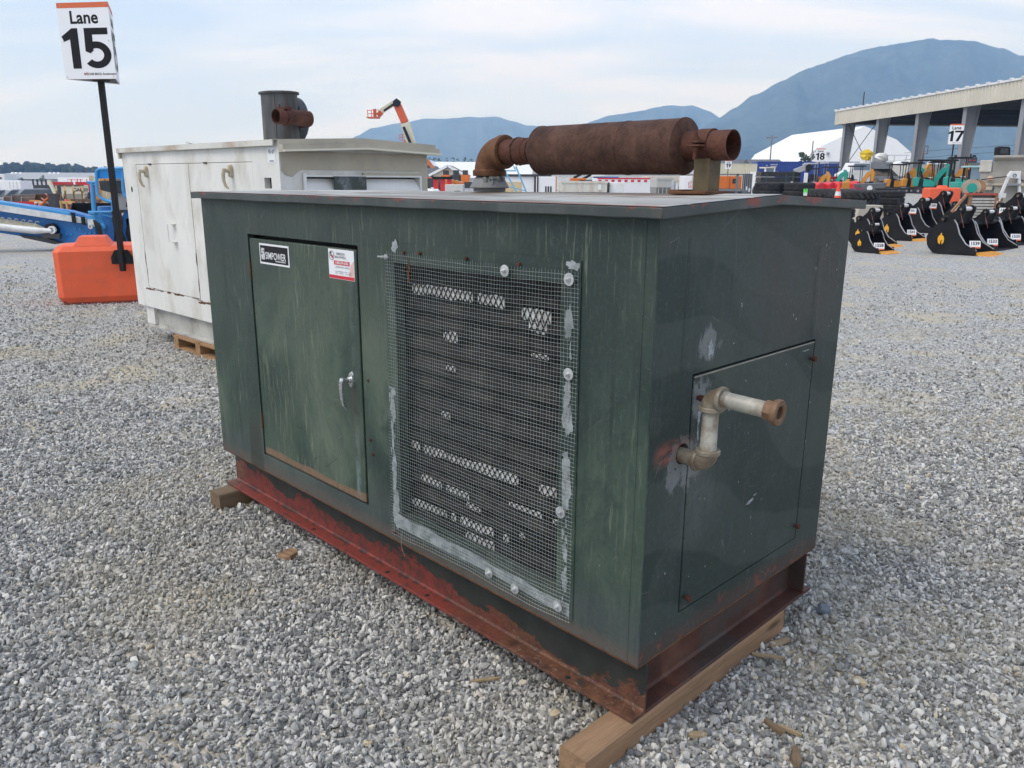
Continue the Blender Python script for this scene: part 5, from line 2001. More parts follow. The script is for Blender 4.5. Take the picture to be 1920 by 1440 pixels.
mb = MB()
slab(mb, [(-170, 356), (-170, 412), (18, 442), (62, 452), (95, 456), (170, 452), (165, 408), (120, 395)], 19, .3)
boom = part('boom', mb, BLUE, lift, 'blue box section boom', smooth=0, bevel=.012)
mb = MB()
slab(mb, [(-170, 352), (-170, 358.5), (122, 404), (122, 398)], 18.9, .28)
part('boom_cover', mb, BLUE_L, boom, smooth=0, bevel=.01)
mb = MB()
slab(mb, [(-170, 358), (-170, 371), (130, 417), (150, 419), (150, 410), (122, 404.5)], 18.86, .12)
part('boom_strip', mb, M('scuffed_white_strip', (.62, .62, .62), .5, 0, .12, 4, (.35, .34, .34), .5, 6), boom, 'scuffed white strip along the boom', smooth=0)
mb = MB()
slab(mb, [(124.5, 398), (124.5, 417), (130, 419), (130, 399)], 18.80, .06)
slab(mb, [(142, 406), (142, 421), (147.5, 422), (147.5, 407)], 18.80, .06)
part_each('boom_band', mb, BLACK, boom, smooth=0)
mb = MB()
slab(mb, [(154, 411), (154, 424), (162, 426), (167, 424), (167, 412)], 18.75, .3)
mb.lathe([(.055, 0), (.055, -.06), (.03, -.06), (.03, -.02), (0, -.02)], 14, LP(160.5, 424.5, 18.75), (0, 1, 0))
part('boom_head', mb, M('pale_boom_head', (.60, .61, .61), .5, 0, .1, 4, (.36, .35, .34), .5, 6), boom, smooth=0)
mb = MB()
slab(mb, [(-170, 386), (-170, 399), (62, 430), (76, 431), (60, 424), (52, 420)], 18.78, .10)
for px in range(-20, 62, 13):
    c = LP(px, 415 + (px - 30) * .12, 18.77)
    mb.tube([c + Vector((.05 * math.cos(a), 0, .04 * math.sin(a))) for a in (.3, 1.2, 2.1, 3, 3.9, 4.8)], .010, 5)
part('cable_track', mb, M('cream_cable_track', (.42, .40, .30), .6, 0, .2, 8, (.12, .11, .09), .6, 14), boom, 'cream cable track hooked along the boom', smooth=30)
mb = MB()
mb.tube([LP(-170, 409, 18.8), LP(52, 432, 18.8), LP(84, 433, 18.8)], [.085, .085, .05], 12)
part('boom_cylinder', mb, M('white_cylinder', (.66, .66, .66), .4, 0, .08, 4, (.4, .4, .4), .4, 6), boom)
mb = MB()
mb.lathe([(.155, .02), (.155, -.10), (.085, -.10)], 22, LP(86, 431, 18.95), (0, 1, 0))
part('pulley_housing', mb, BLACK, boom)
mb = MB()
mb.lathe([(.09, .0), (.09, -.06), (.055, -.06), (.055, 0), (0, 0)], 22, LP(86, 431, 18.84), (0, 1, 0))
part('pulley', mb, WHITE, boom)
mb = MB()
slab(mb, [(20, 441), (28, 446), (86, 458), (100, 456), (70, 446)], 18.9, .5)
slab(mb, [(60, 440), (66, 446), (96, 448), (98, 438)], 18.76, .1)
part('under_carrier', mb, STEEL_D, boom, smooth=0)
mb = MB()
rg = random.Random(2)
for px in range(112, 172, 9):
    mb.lathe([(.022, 0), (.022, -.03), (0, -.034)], 8, LP(px, 434 + rg.uniform(-6, 6), 19), (0, 1, 0))
part_each('boom_bolt', mb, BLUE_L, boom)
# turret column, knuckle and engine side
mb = MB()
mb.lathe([(.215, 0), (.215, .82), (.20, .86), (0, .86)], 24, LP(195, 452, 19.1) - Vector((0, 0, .05)), (0, 0, 1))
tur = part('turret_column', mb, BLUE, lift)
mb = MB()
slab(mb, [(150, 405), (168, 404), (180, 412), (188, 422), (186, 430), (176, 432), (166, 424)], 18.8, .3)
mb.lathe([(.075, 0), (.075, -.06), (.04, -.075), (0, -.075)], 18, LP(182.5, 424.5, 18.8), (0, 1, 0))
part('knuckle', mb, BLUE_L, tur, smooth=30)
mb = MB()
for k in range(7):
    a, b = 166 + k * 1.6, 176 + k * 2.6
    mb.tube([LP(a, 413 + k, 18.7), LP(a + 3, 428 + k * 2, 18.62), LP(b, 446 + k, 18.66), LP(b + 6, 456, 18.8)], .020, 6)
for k in range(7):
    a = 203 + k * 2.2
    mb.tube([LP(a + 2, 400 + (k % 3) * 3, 18.7), LP(a - 1 + k, 412, 18.62), LP(a + 1, 428 + k, 18.6), LP(a - 1 + k * 1.1, 452, 18.75)], .017, 6)
for k in range(10):
    mb.sphere(LP(204 + (k * 37 % 13), 398 + (k * 23 % 9), 18.66), .035, 7, 5, (1, 1, 1), .2, rg)
part_each('hydraulic_hose', mb, BLACK, tur)
mb = MB()
slab(mb, [(216, 412), (214, 456), (262, 456), (262, 394), (228, 394)], 19.2, .5)
part('turret_body', mb, BLUE, tur, smooth=0, bevel=.02)
mb = MB()
slab(mb, [(233, 439), (233, 452), (262, 452), (262, 439)], 18.9, .4)
part('battery_box', mb, STEEL_D, tur, smooth=0)
mb = MB()
for k in range(6):
    mb.tube([LP(236 + k * 3.4, 412, 18.95), LP(236 + k * 3.4, 440, 18.95)], .006, 4)
for k in range(8):
    mb.tube([LP(233, 413 + k * 3.6, 18.95), LP(262, 413 + k * 3.6, 18.95)], .006, 4)
part('grille', mb, ALU, tur)
mb = MB()
slab(mb, [(206, 366), (209, 394), (262, 394), (262, 360), (216, 352)], 19.1, .8)
part('engine_cover', mb, M('grey_cover', (.36, .36, .35), .55, 0, .1, 3), tur, 'light grey engine cover', smooth=0, bevel=.02)
mb = MB()
slab(mb, [(185, 339), (186, 356), (207, 362), (262, 362), (262, 338)], 19.05, .03)
part('screen', mb, STEEL_D, tur, 'dark grey screen inside the guard', smooth=0)
mb = MB()
mb.sphere(LP(210, 361, 18.95), .06, 10, 7)
mb.cyl(LP(232, 388, 18.9), LP(240, 352, 18.9), .022, n=8)
part('lamp', mb, BLACK, tur)
# tubular guard with its bright blue panel
gpts = [(213, 379.5), (207, 379), (195, 376), (186, 372), (181, 366), (179.5, 358), (181, 340), (182, 325), (184, 320), (189, 317), (235, 315), (241, 316)]
mb = MB()
mb.tube([LP(x, y, 18.7) for x, y in gpts], .036, 10)
mb.tube([LP(x + 49, y - 1, 18.75) for x, y in gpts[:10]], .036, 10)
mb.tube([LP(189, 317, 18.7), LP(189, 317, 19.3)], .03, 8)
grd = part('guard_frame', mb, BLUE_L, lift, 'bent blue tube guard')
mb = MB()
vs = [LP(186, 321, 18.72), LP(231, 320, 18.72), LP(231, 334, 18.75), LP(181.5, 335, 18.75)]
mb.add(vs + [v + Vector((0, .025, 0)) for v in vs], [(0, 1, 2, 3), (7, 6, 5, 4), (0, 4, 5, 1), (1, 5, 6, 2), (2, 6, 7, 3), (3, 7, 4, 0)])
part('guard_panel', mb, M('bright_blue_panel', (.02, .27, .72), .35, 0, .06, 2), grd, smooth=0)
mb = MB()
vs = [LP(188, 316.5, 18.72), LP(233, 314.5, 18.72), LP(231, 320, 18.71), LP(186, 321, 18.71)]
mb.add(vs + [v + Vector((0, .5, .01)) for v in vs], [(0, 1, 2, 3), (7, 6, 5, 4), (0, 4, 5, 1), (1, 5, 6, 2), (2, 6, 7, 3), (3, 7, 4, 0)])
part('guard_roof', mb, M('sky_blue_panel', (.10, .42, .72), .35, 0, .06, 2), grd, smooth=0)
mb = MB()
mb.tube([LP(165, 398, 18.7), LP(158.5, 397.5, 18.7), LP(158.5, 399.5, 18.7), LP(170, 400, 18.7)], .026, 8)
mb.tube([LP(158, 397.5, 18.7), LP(206, 397, 18.7)], .026, 8)
mb.tube([LP(172, 343, 18.75), LP(168.5, 407, 18.75)], .050, 10)
mb.tube([LP(163, 341.5, 18.75), LP(182, 341.5, 18.7)], .026, 8)
mb.tube([LP(163, 342, 18.75), LP(174, 346, 18.75), LP(182, 346, 18.7)], .026, 8)
mb.tube([LP(206, 369, 18.75), LP(204.5, 398, 18.75)], .034, 8)
mb.tube([LP(171, 400, 18.75), LP(204, 407, 18.75)], .022, 8)
part('rail', mb, BLUE_L, lift, 'blue hand rail and post')
# chassis and wheels, mostly hidden behind the block
mb = MB()
mb.box(.15, 2.6, .2, 1.7, .30, .75)
part('chassis', mb, BLUE, lift, smooth=0, bevel=.03)
for x in (.5, 2.3):
    for y in (.15, 1.4):
        mb = MB()
        mb.lathe([(.12, 0), (.30, .0), (.36, .04), (.36, .24), (.30, .28), (.12, .28)], 24, (x, y, .36), (0, 1, 0))
        w = part('wheel', mb, RUBBER, lift)
        part('rim', MB().lathe([(0, .03), (.18, .03), (.20, .0)], 18, (x, y, .36), (0, 1, 0)), WHITE, w)

# ------------------------------------------------------------------ things standing about the yard


def blk_thing(name, label, cat, mat, px0, px1, py0, d, depth, zb=None, rz=0.0, group=None, roof=None, bev=.02, ribs=0):
    """a big plain box thing whose front spans columns px0-px1 at distance d and reaches up to row py0; returns it and its size"""
    a, b = pp(px0, 336, d), pp(px1, 336, d)
    w = b.x - a.x
    zg = gz((a.x + b.x) / 2, d) if zb is None else zb
    h = hz((px0 + px1) / 2, py0, d) - zg
    t = T(name, label, cat, (a.x, d, zg), rz, group)
    mb = MB()
    if ribs:
        n = ribs
        zz0, zz1 = .12, h - .08
        for k in range(n):
            x0, x1 = w * k / n, w * (k + 1) / n
            q = (x1 - x0) / 4
            s = .035
            mb.add([(x0, 0, zz0), (x0 + q, s, zz0), (x0 + 2 * q, s, zz0), (x0 + 3 * q, 0, zz0), (x1, 0, zz0), (x0, 0, zz1), (x0 + q, s, zz1), (x0 + 2 * q, s, zz1), (x0 + 3 * q, 0, zz1), (x1, 0, zz1)],
                   [(0, 1, 6, 5), (1, 2, 7, 6), (2, 3, 8, 7), (3, 4, 9, 8)])
        mb.box(0, w, -.01, .12, 0, zz0)
        mb.box(0, w, -.01, .12, zz1, h)
        mb.box(-.012, w + .012, .06, depth, .02, h - .01)
    else:
        mb.box(0, w, 0, depth, 0, h)
    part('body', mb, mat, t, smooth=0, bevel=bev)
    return t, w, h


def wheel_set(t, xs, ys, r, wd, dz=0.0):
    for x in xs:
        for y in ys:
            mb = MB()
            mb.lathe([(r * .5, 0), (r * .92, 0), (r, wd * .15), (r, wd * .85), (r * .92, wd), (r * .5, wd)], 20, (x, y, r + dz), (0, 1, 0))
            w = part('wheel', mb, RUBBER, t)
            part('rim', MB().lathe([(0, .02), (r * .45, .02), (r * .5, .0)], 14, (x, y, r + dz), (0, 1, 0)), WHITE, w)


# far left: warehouse, trailers, containers, cars
wh, w, h = blk_thing('warehouse', 'long low grey warehouse below the dark tree line', 'warehouse', WHITE_C, -40, 153, 334.5, 300, 40, zb=-1.2)
z = h
mb = MB()
mb.prism([(-2, z - .2), (24, hz(80, 323.5, 324) + 1.2), (50, z - .2)], -1.5, w + 1.5, 'x')
part('roof', mb, M('grey_roof_sheet', (.33, .33, .33), .6, 0, .08, .1), wh, smooth=0)
for k, px in enumerate((25, 32, 40, 95, 103, 111)):
    q = pp(px, 324, 318)
    mb = MB().sphere((q.x - wh.location.x, 18, hz(px, 324.2, 318) + .9), .6, 10, 6)
    part('roof_vent', mb, WHITE_C, wh)
t, w, h = blk_thing('office_block', 'small white office building at the far left end of the warehouse', 'building', WHITE_C, -30, 9, 326, 290, 10, zb=-1.2)
for k in range(3):
    part('window', MB().box(w * (.3 + .22 * k), w * (.42 + .22 * k), -.05, .05, h * .55, h * .72), STEEL_D, t, smooth=0)


def trailer(label, px0, px1, py0, d, mat=WHITE_C, cat='trailer', group='white trailers parked on the left', door=False):
    t, w, h = blk_thing('box_trailer', label, cat, mat, px0, px1, py0, d, 2.5, rz=0, group=group)
    t.children[0].data.transform(Matrix.Diagonal((1, 1, 1, 1)))
    for v in t.children[0].data.vertices:
        if v.co.z < .5:
            v.co.z = min(1.05, h * .4)
    wheel_set(t, (w * .12, w * .80, w * .92), (.05,), .48, .3)
    part('underframe', MB().box(w * .05, w * .95, .3, 2.2, .75, min(1.05, h * .4)), STEEL_D, t, smooth=0)
    if door:
        part('door', MB().box(w * .05, w * .32, -.02, .03, min(1.1, h * .45), h * .8), STEEL_D, t, smooth=0)
    for k in range(1, 4):
        part('panel_joint', MB().box(w * k / 4 - .03, w * k / 4 + .03, -.015, .01, min(1.1, h * .42), h * .97), M('trailer_joint', (.55, .55, .55), .5), t, smooth=0)
    return t


trailer('white box trailer with a dark side door at the far left edge', -42, 10, 338, 78, door=True)
trailer('white box trailer right of the one with a dark door', 10, 37, 339, 78)
trailer('clean white trailer in front of the low dark flatbeds', 38, 62, 341, 80)
trailer('long white highway trailer beyond the red container', 108, 182, 333, 120)
trailer('white trailer end standing left of the red container', 62, 95, 342, 86)
for lab, a, b in (('red container left of the cream hopper', 96, 113), ('red container right of the cream hopper', 140, 173)):
    t, w, h = blk_thing('shipping_container', lab, 'container', RED, a, b, 341, 84, 2.4, group='red containers on the left', ribs=9)
t, w, h = blk_thing('flatbed', 'low black flatbed trailer behind the scrap buckets', 'trailer', STEEL_D, 60, 96, 347, 72, 2.4, group=None)
for k in range(5):
    part('stake', MB().box(w * k / 4.5, w * k / 4.5 + .12, -.05, .05, h, h + .5), STEEL_D, t, smooth=0)
wheel_set(t, (w * .2, w * .8), (-.1,), .45, .3)


def make_car(label, loc, rz, mat, group):
    t = T('parked_car', label, 'car', loc, rz, group)
    mb = MB()
    mb.prism([(0, .35), (0, .85), (.9, .98), (4.5, .95), (4.55, .35)], 0, 1.75, 'y')
    part('body', mb, mat, t, smooth=0, bevel=.05)
    mb = MB()
    mb.prism([(.8, .97), (1.5, 1.52), (3.6, 1.55), (4.3, .96)], .1, 1.65, 'y')
    part('cabin', mb, M('car_glass', (.10, .12, .14), .15), t, smooth=0, bevel=.04)
    mb = MB()
    mb.prism([(1.45, 1.50), (1.6, 1.60), (3.5, 1.62), (3.65, 1.53)], .12, 1.63, 'y')
    part('roof', mb, mat, t, smooth=0, bevel=.03)
    wheel_set(t, (.9, 3.6), (-.02, 1.5), .34, .24)
    return t


CAR_G = M('silver_car_paint', (.42, .44, .46), .3, .3, .05, 2)
for k, (px, d, m_, lab) in enumerate(((-2, 66, CAR_G, 'silver car at the far left edge in front of the trailers'), (14, 67, WHITE_C, 'white car second from the left before the trailers'), (28, 66, CAR_G, 'silver car between two white cars'),
                                       (40, 68, WHITE_C, 'white car third from the hopper side'), (52, 66, STEEL_G, 'blue grey car nearest the black flatbed'))):
    p = at(px, d)
    make_car(lab, p + Vector((-2, 0, 0)), R(55), m_, 'cars parked beyond the scrap attachments')

# scrap attachments and hopper


def scoop(label, px, d, w, h, dp, rz, mat, group='loader attachments lying on the left', tag=False):
    t = T('loader_bucket', label, 'bucket', at(px, d), rz, group)
    w, h, dp = w * 1.1, h * (1.1 if h > 1.1 else 1.25), dp * 1.1
    mb = MB()
    path = [(dp, .03), (.25 * dp, 0.0), (.05, .2 * h), (0, .55 * h), (.22 * dp, h)]
    mb.strip(path, .03, 0, w)
    part('shell', mb, mat, t, smooth=20)
    for y in (0, w - .03):
        mb = MB()
        mb.prism(path + [(.62 * dp, .6 * h)], y - .001, y + .031, 'y')
        part('side_plate', mb, mat, t, smooth=0)
    part('lip', MB().box(dp - .12, dp + .08, -.02, w + .02, .0, .05), STEEL_D, t, smooth=0)
    part('hitch', MB().box(-.14, .0, w * .3, w * .7, h * .3, h * .8), STEEL_D, t, smooth=0)
    return t


scoop('brown scrap bucket at the far left above the blue boom', 3, 44, 1.5, .95, 1.0, R(-70), M('pinkish_brown_steel', (.30, .22, .19), .7, 0, .2, 3))
scoop('greyish brown bucket second from the left above the boom', 20, 44, 1.3, 1.0, 1.0, R(-75), M('greyish_brown_steel', (.24, .20, .17), .7, 0, .2, 3))
scoop('pale brown bucket third from the left above the boom', 36, 43, 1.1, .9, .9, R(-70), M('pinkish_brown_steel', (.30, .22, .19), .7, 0, .2, 3))
scoop('large open dark rusty bucket tipped on its back', 66, 42, 1.15, 1.15, 1.1, R(-82), BROWN)
t = T('grapple', 'yellow brown grapple with curved tines beside the hopper', 'grapple', at(101, 46), R(-60), None)
for k in range(4):
    mb = MB()
    mb.strip([(0, .5), (.25, 1.2), (.8, 1.55), (1.4, 1.3)], .14, k * .42, k * .42 + .08)
    part('tine', mb, M('yellow_brown_steel', (.42, .24, .09), .6, 0, .2, 3), t, smooth=0)
mb = MB()
mb.box(.1, .9, 0, 1.4, .25, .95)
part('frame', mb, BROWN, t, smooth=0)
t = T('bulk_hopper', 'cream bulk hopper on splayed legs with dark lettering', 'hopper', at(133, 48), 0, None)
w2 = (pp(154, 336, 48).x - pp(112, 336, 48).x) / 2
z1, z0 = hz(133, 347, 48) - t.location.z, hz(133, 364, 48) - t.location.z
mb = MB()
mb.box(-w2, w2, 0, .6, z0, z1)
hb = part('bin', mb, CREAM, t, smooth=0, bevel=.02)
zc = z0 - .42
mb = MB()
mb.add([(-w2, 0, z0), (w2, 0, z0), (w2, .6, z0), (-w2, .6, z0), (-.35, .2, zc), (.35, .2, zc), (.35, .5, zc), (-.35, .5, zc)], [(4, 5, 6, 7), (0, 1, 5, 4), (1, 2, 6, 5), (2, 3, 7, 6), (3, 0, 4, 7)])
part('cone', mb, M('cream_underside', (.45, .43, .36), .6, 0, .1, 3), hb, smooth=0)
part('rim', MB().box(-w2 - .03, w2 + .03, -.03, .02, z1 - .07, z1 + .03), BROWN, hb, smooth=0)
place_text(text_mesh('GAB 031', .26, STK_K, .03, 'LEFT'), hb, (.12 * w2, -.006, (z0 + z1) / 2 - .02), (1, 0, 0), (0, 0, 1))
for sx_, sy_ in ((-1, 0), (1, 0), (-1, 1), (1, 1)):
    part('leg', MB().bar((sx_ * w2 * .9, sy_ * .6, z0), (sx_ * w2 * 1.15, -.1 + sy_ * .8, .0), .07), CREAM, t, smooth=0)
    part('brace', MB().bar((sx_ * .2, sy_ * .5 + .05, z0 - .3), (sx_ * w2 * 1.02, sy_ * .65, .35), .05), CREAM, t, smooth=0)
mb = MB()
for k in range(5):
    mb.bar((-w2 * .7 + k * .32, .7, z1), (-w2 * .5 + k * .26, .7 + .2 * (k % 2), z1 + .34), .035)
mb.bar((-w2 * .8, .7, z1 + .3), (w2 * .5, .7, z1 + .3), .03)
part('top_frame', mb, RED, t, smooth=0)
t = T('boom_pole', 'short pale pole leaning above the hopper', 'pole', at(112, 50), 0)
part('beam', MB().bar((0, 0, .2), (-.8, .2, hz(107, 338, 50) - t.location.z), .16), CREAM, t, smooth=0)
part('foot', MB().box(-.3, .3, -.3, .3, 0, .22), STEEL_D, t, smooth=0)
t = T('trestle', 'ochre angle iron trestle in front of the hopper', 'trestle', at(122, 38), R(8))
for x in (-.6, -.15, .35, .8):
    part('leg', MB().bar((x, 0, 0), (x + .05, .1, .52), .05), M('ochre_steel', (.45, .28, .10), .6, 0, .2, 3), t, smooth=0)
part('rail', MB().box(-.7, .95, -.03, .05, .48, .54), M('ochre_steel', (.45, .28, .10)), t, smooth=0)
part('rail', MB().box(-.7, .95, -.03, .05, .24, .28), M('ochre_steel', (.45, .28, .10)), t, smooth=0)
t = T('pallet_crate', 'white and orange crated machine at the far left', 'crate', at(42, 40), R(10))
for x in (0, .6, 1.2):
    part('post', MB().box(x - .03, x + .03, -.03, .03, 0, .9), WHITE, t, smooth=0)
part('rail', MB().box(-.05, 1.25, -.03, .03, .85, .92), WHITE, t, smooth=0)
part('load', MB().box(.1, 1.1, .1, .8, .1, .55), ORG, t, smooth=0, bevel=.05)
part('wrap', MB().sphere((.6, .05, .3), .36, 10, 7, (1.1, .6, .7), .15, rnd), WHITE, t, smooth=0)
t = T('pallet_crate', 'white wrapped crate cut off by the left edge of the picture', 'crate', at(4, 39), R(5))
part('load', MB().sphere((.4, .3, .42), .55, 12, 8, (1.4, .8, .75), .12, rnd), WHITE, t, smooth=0)
part('base', MB().box(-.3, 1.1, -.1, .7, 0, .12), BROWN, t, smooth=0)
t = T('mower_deck', 'red and orange mower deck on the ground left of the hopper', 'mower', at(80, 40), R(-12))
part('deck', MB().prism([(0, .1), (.15, .5), (1.0, .55), (1.55, .25), (1.55, .1)], 0, 1.1, 'y'), YEL, t, smooth=0, bevel=.03)
part('engine', MB().sphere((.75, .4, .72), .34, 10, 7, (1.3, 1, .8), .2, rnd), RED, t, smooth=0)
part('roller', MB().cyl((-.05, 0, .14), (-.05, 1.1, .14), .12, n=12), STEEL_D, t)
t = T('quick_attach_plate', 'dark grey attachment plate lying above the end of the blue boom', 'plate', at(101, 30), R(6))
part('plate', MB().prism([(-.35, .12), (-.35, .62), (.32, .66), (.36, .10)], 0, .12, 'y'), STEEL_D, t, smooth=0, bevel=.01)
for x in (-.2, .1):
    part('hook', MB().box(x, x + .12, -.06, .0, .35, .58), BLACK, t, smooth=0)
part('base', MB().box(-.3, .3, .0, .5, 0, .13), BLACK, t, smooth=0)
scoop('black open bucket beside the blue hand rail', 133, 30, 1.3, .75, .8, R(-85), BLACK)
t = T('flat_deck', 'brown steel deck on legs under the hopper', 'deck', at(150, 34), 0)
part('top', MB().box(-.7, 1.1, 0, 1.2, .72, .80), BROWN, t, smooth=0)
for x in (-.6, 0, .5, 1.0):
    part('leg', MB().bar((x, .05, 0), (x + .08, .1, .72), .07), BROWN, t, smooth=0)
t = T('ramp_trailer', 'bright red low ramp trailer behind the blue rail', 'trailer', at(168, 36), R(5))
part('deck', MB().prism([(0, .3), (0, .62), (1.8, .55), (1.9, .3)], 0, 1.2, 'y'), RED, t, smooth=0)
part('white_edge', MB().box(.2, 2.1, -.04, .0, .55, .66), WHITE, t, smooth=0)
wheel_set(t, (.5, 1.3), (-.1,), .28, .2)
t = T('wooden_fence_panel', 'pale wooden boards leaning behind the blue guard', 'boards', at(196, 40), R(10))
for k in range(6):
    part('board', MB().box(-.7 + k * .24, -.5 + k * .24, 0, .04, .5 + .1 * k % .2, 2.05 - k * .06), M('pale_board', (.55, .48, .32), .7, 0, .1, 3), t, smooth=0)
part('frame', MB().box(-.8, .8, .05, .15, 0, .55), STEEL_D, t, smooth=0)
t = T('yellow_attachment', 'yellow hook attachment beside the pale boards', 'attachment', at(184, 39), 0)
part('hook', MB().strip([(0, 0), (.0, 1.4), (.3, 1.9), (.6, 1.6)], .2, 0, .2), YEL, t, smooth=0)
part('base', MB().box(-.2, .7, -.2, .5, 0, .2), STEEL_D, t, smooth=0)


OCH = M('ochre_steel', (.45, .28, .10))
PINK = M('pinkish_brown_steel', (.30, .22, .19))
clutter = [(58, 41, 'forks', YEL, 'yellow fork frame between the brown buckets'), (88, 43, 'forks', OCH, 'ochre fork frame right of the dark rusty bucket'), (76, 47, 'plate', STEEL_G, 'grey ribbed plate behind the dark rusty bucket'),
           (95, 37, 'plate', STEEL_D, 'dark slanted plate left of the cream hopper'), (118, 34, 'forks', OCH, 'small ochre fork frame under the cream hopper'), (144, 39, 'auger', PINK, 'pinkish auger leaning right of the cream hopper'),
           (158, 42, 'auger', CREAM, 'cream auger leaning against the scrap row'), (163, 38, 'forks', BROWN, 'brown fork frame beside the blue post'), (152, 44, 'plate', BROWN, 'brown plate standing behind the flat deck'),
           (30, 36, 'forks', RED, 'red fork frame before the brown buckets'), (70, 36, 'auger', ORG, 'orange auger lying before the dark rusty bucket'), (108, 42, 'forks', YEL, 'yellow fork frame left of the hopper legs')]
for k, (px, d, kind_, m_, lab) in enumerate(clutter):
    t = T({'forks': 'fork_frame', 'plate': 'steel_plate_stand', 'auger': 'auger'}[kind_], lab, 'attachment', at(px, d), R((k * 53) % 70 - 35), 'loader attachments lying on the left')
    if kind_ == 'forks':
        for x in (-.45, .0, .45):
            part('upright', MB().box(x - .05, x + .05, 0, .08, 0, .95), m_, t, smooth=0)
        for z in (.15, .85):
            part('rail', MB().box(-.55, .55, .02, .10, z, z + .12), m_, t, smooth=0)
        for x in (-.3, .3):
            part('fork', MB().box(x - .06, x + .06, -.9, .0, .02, .07), STEEL_D, t, smooth=0)
    elif kind_ == 'plate':
        part('plate', MB().prism([(-.6, .05), (-.75, .85), (.55, 1.05), (.65, .05)], 0, .06, 'y'), m_, t, smooth=0)
        for x in (-.4, 0, .4):
            part('rib', MB().box(x - .03, x + .03, -.06, -.001, .1, .85), m_, t, smooth=0)
        part('foot', MB().box(-.6, .6, .06, .5, 0, .08), STEEL_D, t, smooth=0)
    else:
        part('shaft', MB().cyl((-.7, 0, .15), (.5, 0, 1.25), .05, n=8), m_, t)
        for q in range(6):
            c = Vector((-.6 + q * .2, 0, .24 + q * .183))
            part('flight', MB().lathe([(.05, -.02), (.22, 0), (.05, .02)], 12, c, (1.2, .25, 1.1)), m_, t)
        part('head', MB().box(.4, .7, -.15, .15, 0, 1.3), STEEL_D, t, smooth=0)


def tree(label, px, d, top, wpx, mat=LEAF, seed=1, zb=None, group=None, n=150, cone=False):
    rg = random.Random(seed)
    p = at(px, d)
    if zb is not None:
        p.z = zb
    h = hz(px, top, d) - p.z
    w = wpx / FOC * d / 2
    t = T('tree', label, 'tree', p, rg.random() * 6, group)
    mb = MB()
    mb.tube([(0, 0, 0), (.03 * h, 0, .3 * h), (0, .02 * h, .75 * h)], [.035 * h, .025 * h, .01 * h], 7)
    for k in range(4):
        a = k * 1.7
        mb.tube([(0, 0, h * (.3 + .08 * k)), (w * .5 * math.cos(a), w * .5 * math.sin(a), h * (.5 + .09 * k))], [.018 * h, .006 * h], 5)
    part('trunk', mb, BARK, t)
    mb = MB()
    cl = [(Vector((rg.gauss(0, .42) * w, rg.gauss(0, .42) * w, h * rg.uniform(.38, .92))), rg.uniform(.16, .34)) for _ in range(16)]
    for c, r_ in cl:
        for _ in range(n // 8):
            v = Vector((rg.gauss(0, 1), rg.gauss(0, 1), rg.gauss(0, .8))).normalized() * rg.uniform(.5, 1.0) * r_ * w * 1.6
            q = c + v
            q.z = min(q.z, h)
            s = w * rg.uniform(.05, .11)
            a1 = Vector((rg.gauss(0, 1), rg.gauss(0, 1), rg.gauss(0, 1))).normalized() * s
            a2 = a1.cross(Vector((rg.gauss(0, 1), rg.gauss(0, 1), rg.gauss(0, 1)))).normalized() * s
            mb.add([q - a1 - a2, q + a1 - a2, q + a1 + a2, q - a1 + a2], [(0, 1, 2, 3)])
    part('crown', mb, mat, t, smooth=0)
    return t


tree('small dark conifer in front of the grey warehouse', 79, 240, 327, 9, LEAF, 3, -1.2)
tree('tiny round bush left of the small dark conifer', 41, 240, 331.5, 9, LEAF, 4, -1.2)
tree('leafy tree top showing above the white generator roof', 368, 60, 260, 26, LEAF, 5)

# middle: houses, boom lift, machines seen past the white generator
t, w, h = blk_thing('market_hall', 'large white roofed hall with an orange trimmed gable', 'hall', WHITE_C, 800, 1020, 333, 150, 30, zb=0)
gh = hz(805, 300, 150)
mb = MB()
mb.prism([(-1.5, h - .1), (-1.5, h + .02), (15, gh), (31.5, h + .02), (31.5, h - .1)], -1, w + 1, 'x')
part('roof', mb, M('white_roof_sheet', (.72, .71, .66), .5, 0, .04, .1), t, smooth=0)
t, w, h = blk_thing('lodge', 'dark gabled lodge with orange barge boards', 'building', M('grey_brown_siding', (.14, .135, .13), .7), 796, 814, 311, 128, 8, zb=0)
ap = hz(804, 302, 128)
mb = MB()
mb.prism([(-.6, h - .15), (w * .45, ap + .3), (w + .6, h - .9), (w + .6, h - 1.4), (w * .45, ap - .6), (-.6, h - .7)], -.25, .3, 'y')
part('barge_board', mb, M('orange_board', (.55, .17, .06), .6), t, smooth=0)
mb = MB()
mb.prism([(-.5, h - .2), (w * .45, ap + .2), (w + .5, h - 1)], .3, 8, 'y')
part('roof', mb, WHITE_C, t, smooth=0)
t, w, h = blk_thing('house', 'cream house with a dark grey gable roof', 'house', M('cream_stucco', (.58, .52, .43), .8, 0, .04, .3), 812, 868, 327, 105, 9, zb=0)
ap = hz(841, 312.5, 105)
mb = MB()
mb.prism([(0, h - .02), (w * .5, ap - .15), (w, h - .02)], .0, .05, 'y')
part('gable', mb, M('cream_stucco', (.58, .52, .43)), t, smooth=0)
for s_, x0, x1 in ((1, -.5, w * .5), (-1, w + .5, w * .5)):
    mb = MB()
    mb.add([(x0, -.3, h - .25), (x1, -.3, ap), (x1, 9.3, ap), (x0, 9.3, h - .25), (x0, -.3, h - .05), (x1, -.3, ap + .22), (x1, 9.3, ap + .22), (x0, 9.3, h - .05)], [(0, 1, 5, 4), (4, 5, 6, 7), (0, 3, 2, 1), (2, 3, 7, 6), (0, 4, 7, 3)])
    part('roof', mb, M('dark_shingle', (.11, .11, .115), .8), t, smooth=0)
    part('barge_board', MB().bar((x0, -.33, h - .15), (x1, -.33, ap + .1), .05, .3, (0, 0, 1)), WHITE_C, t, smooth=0)
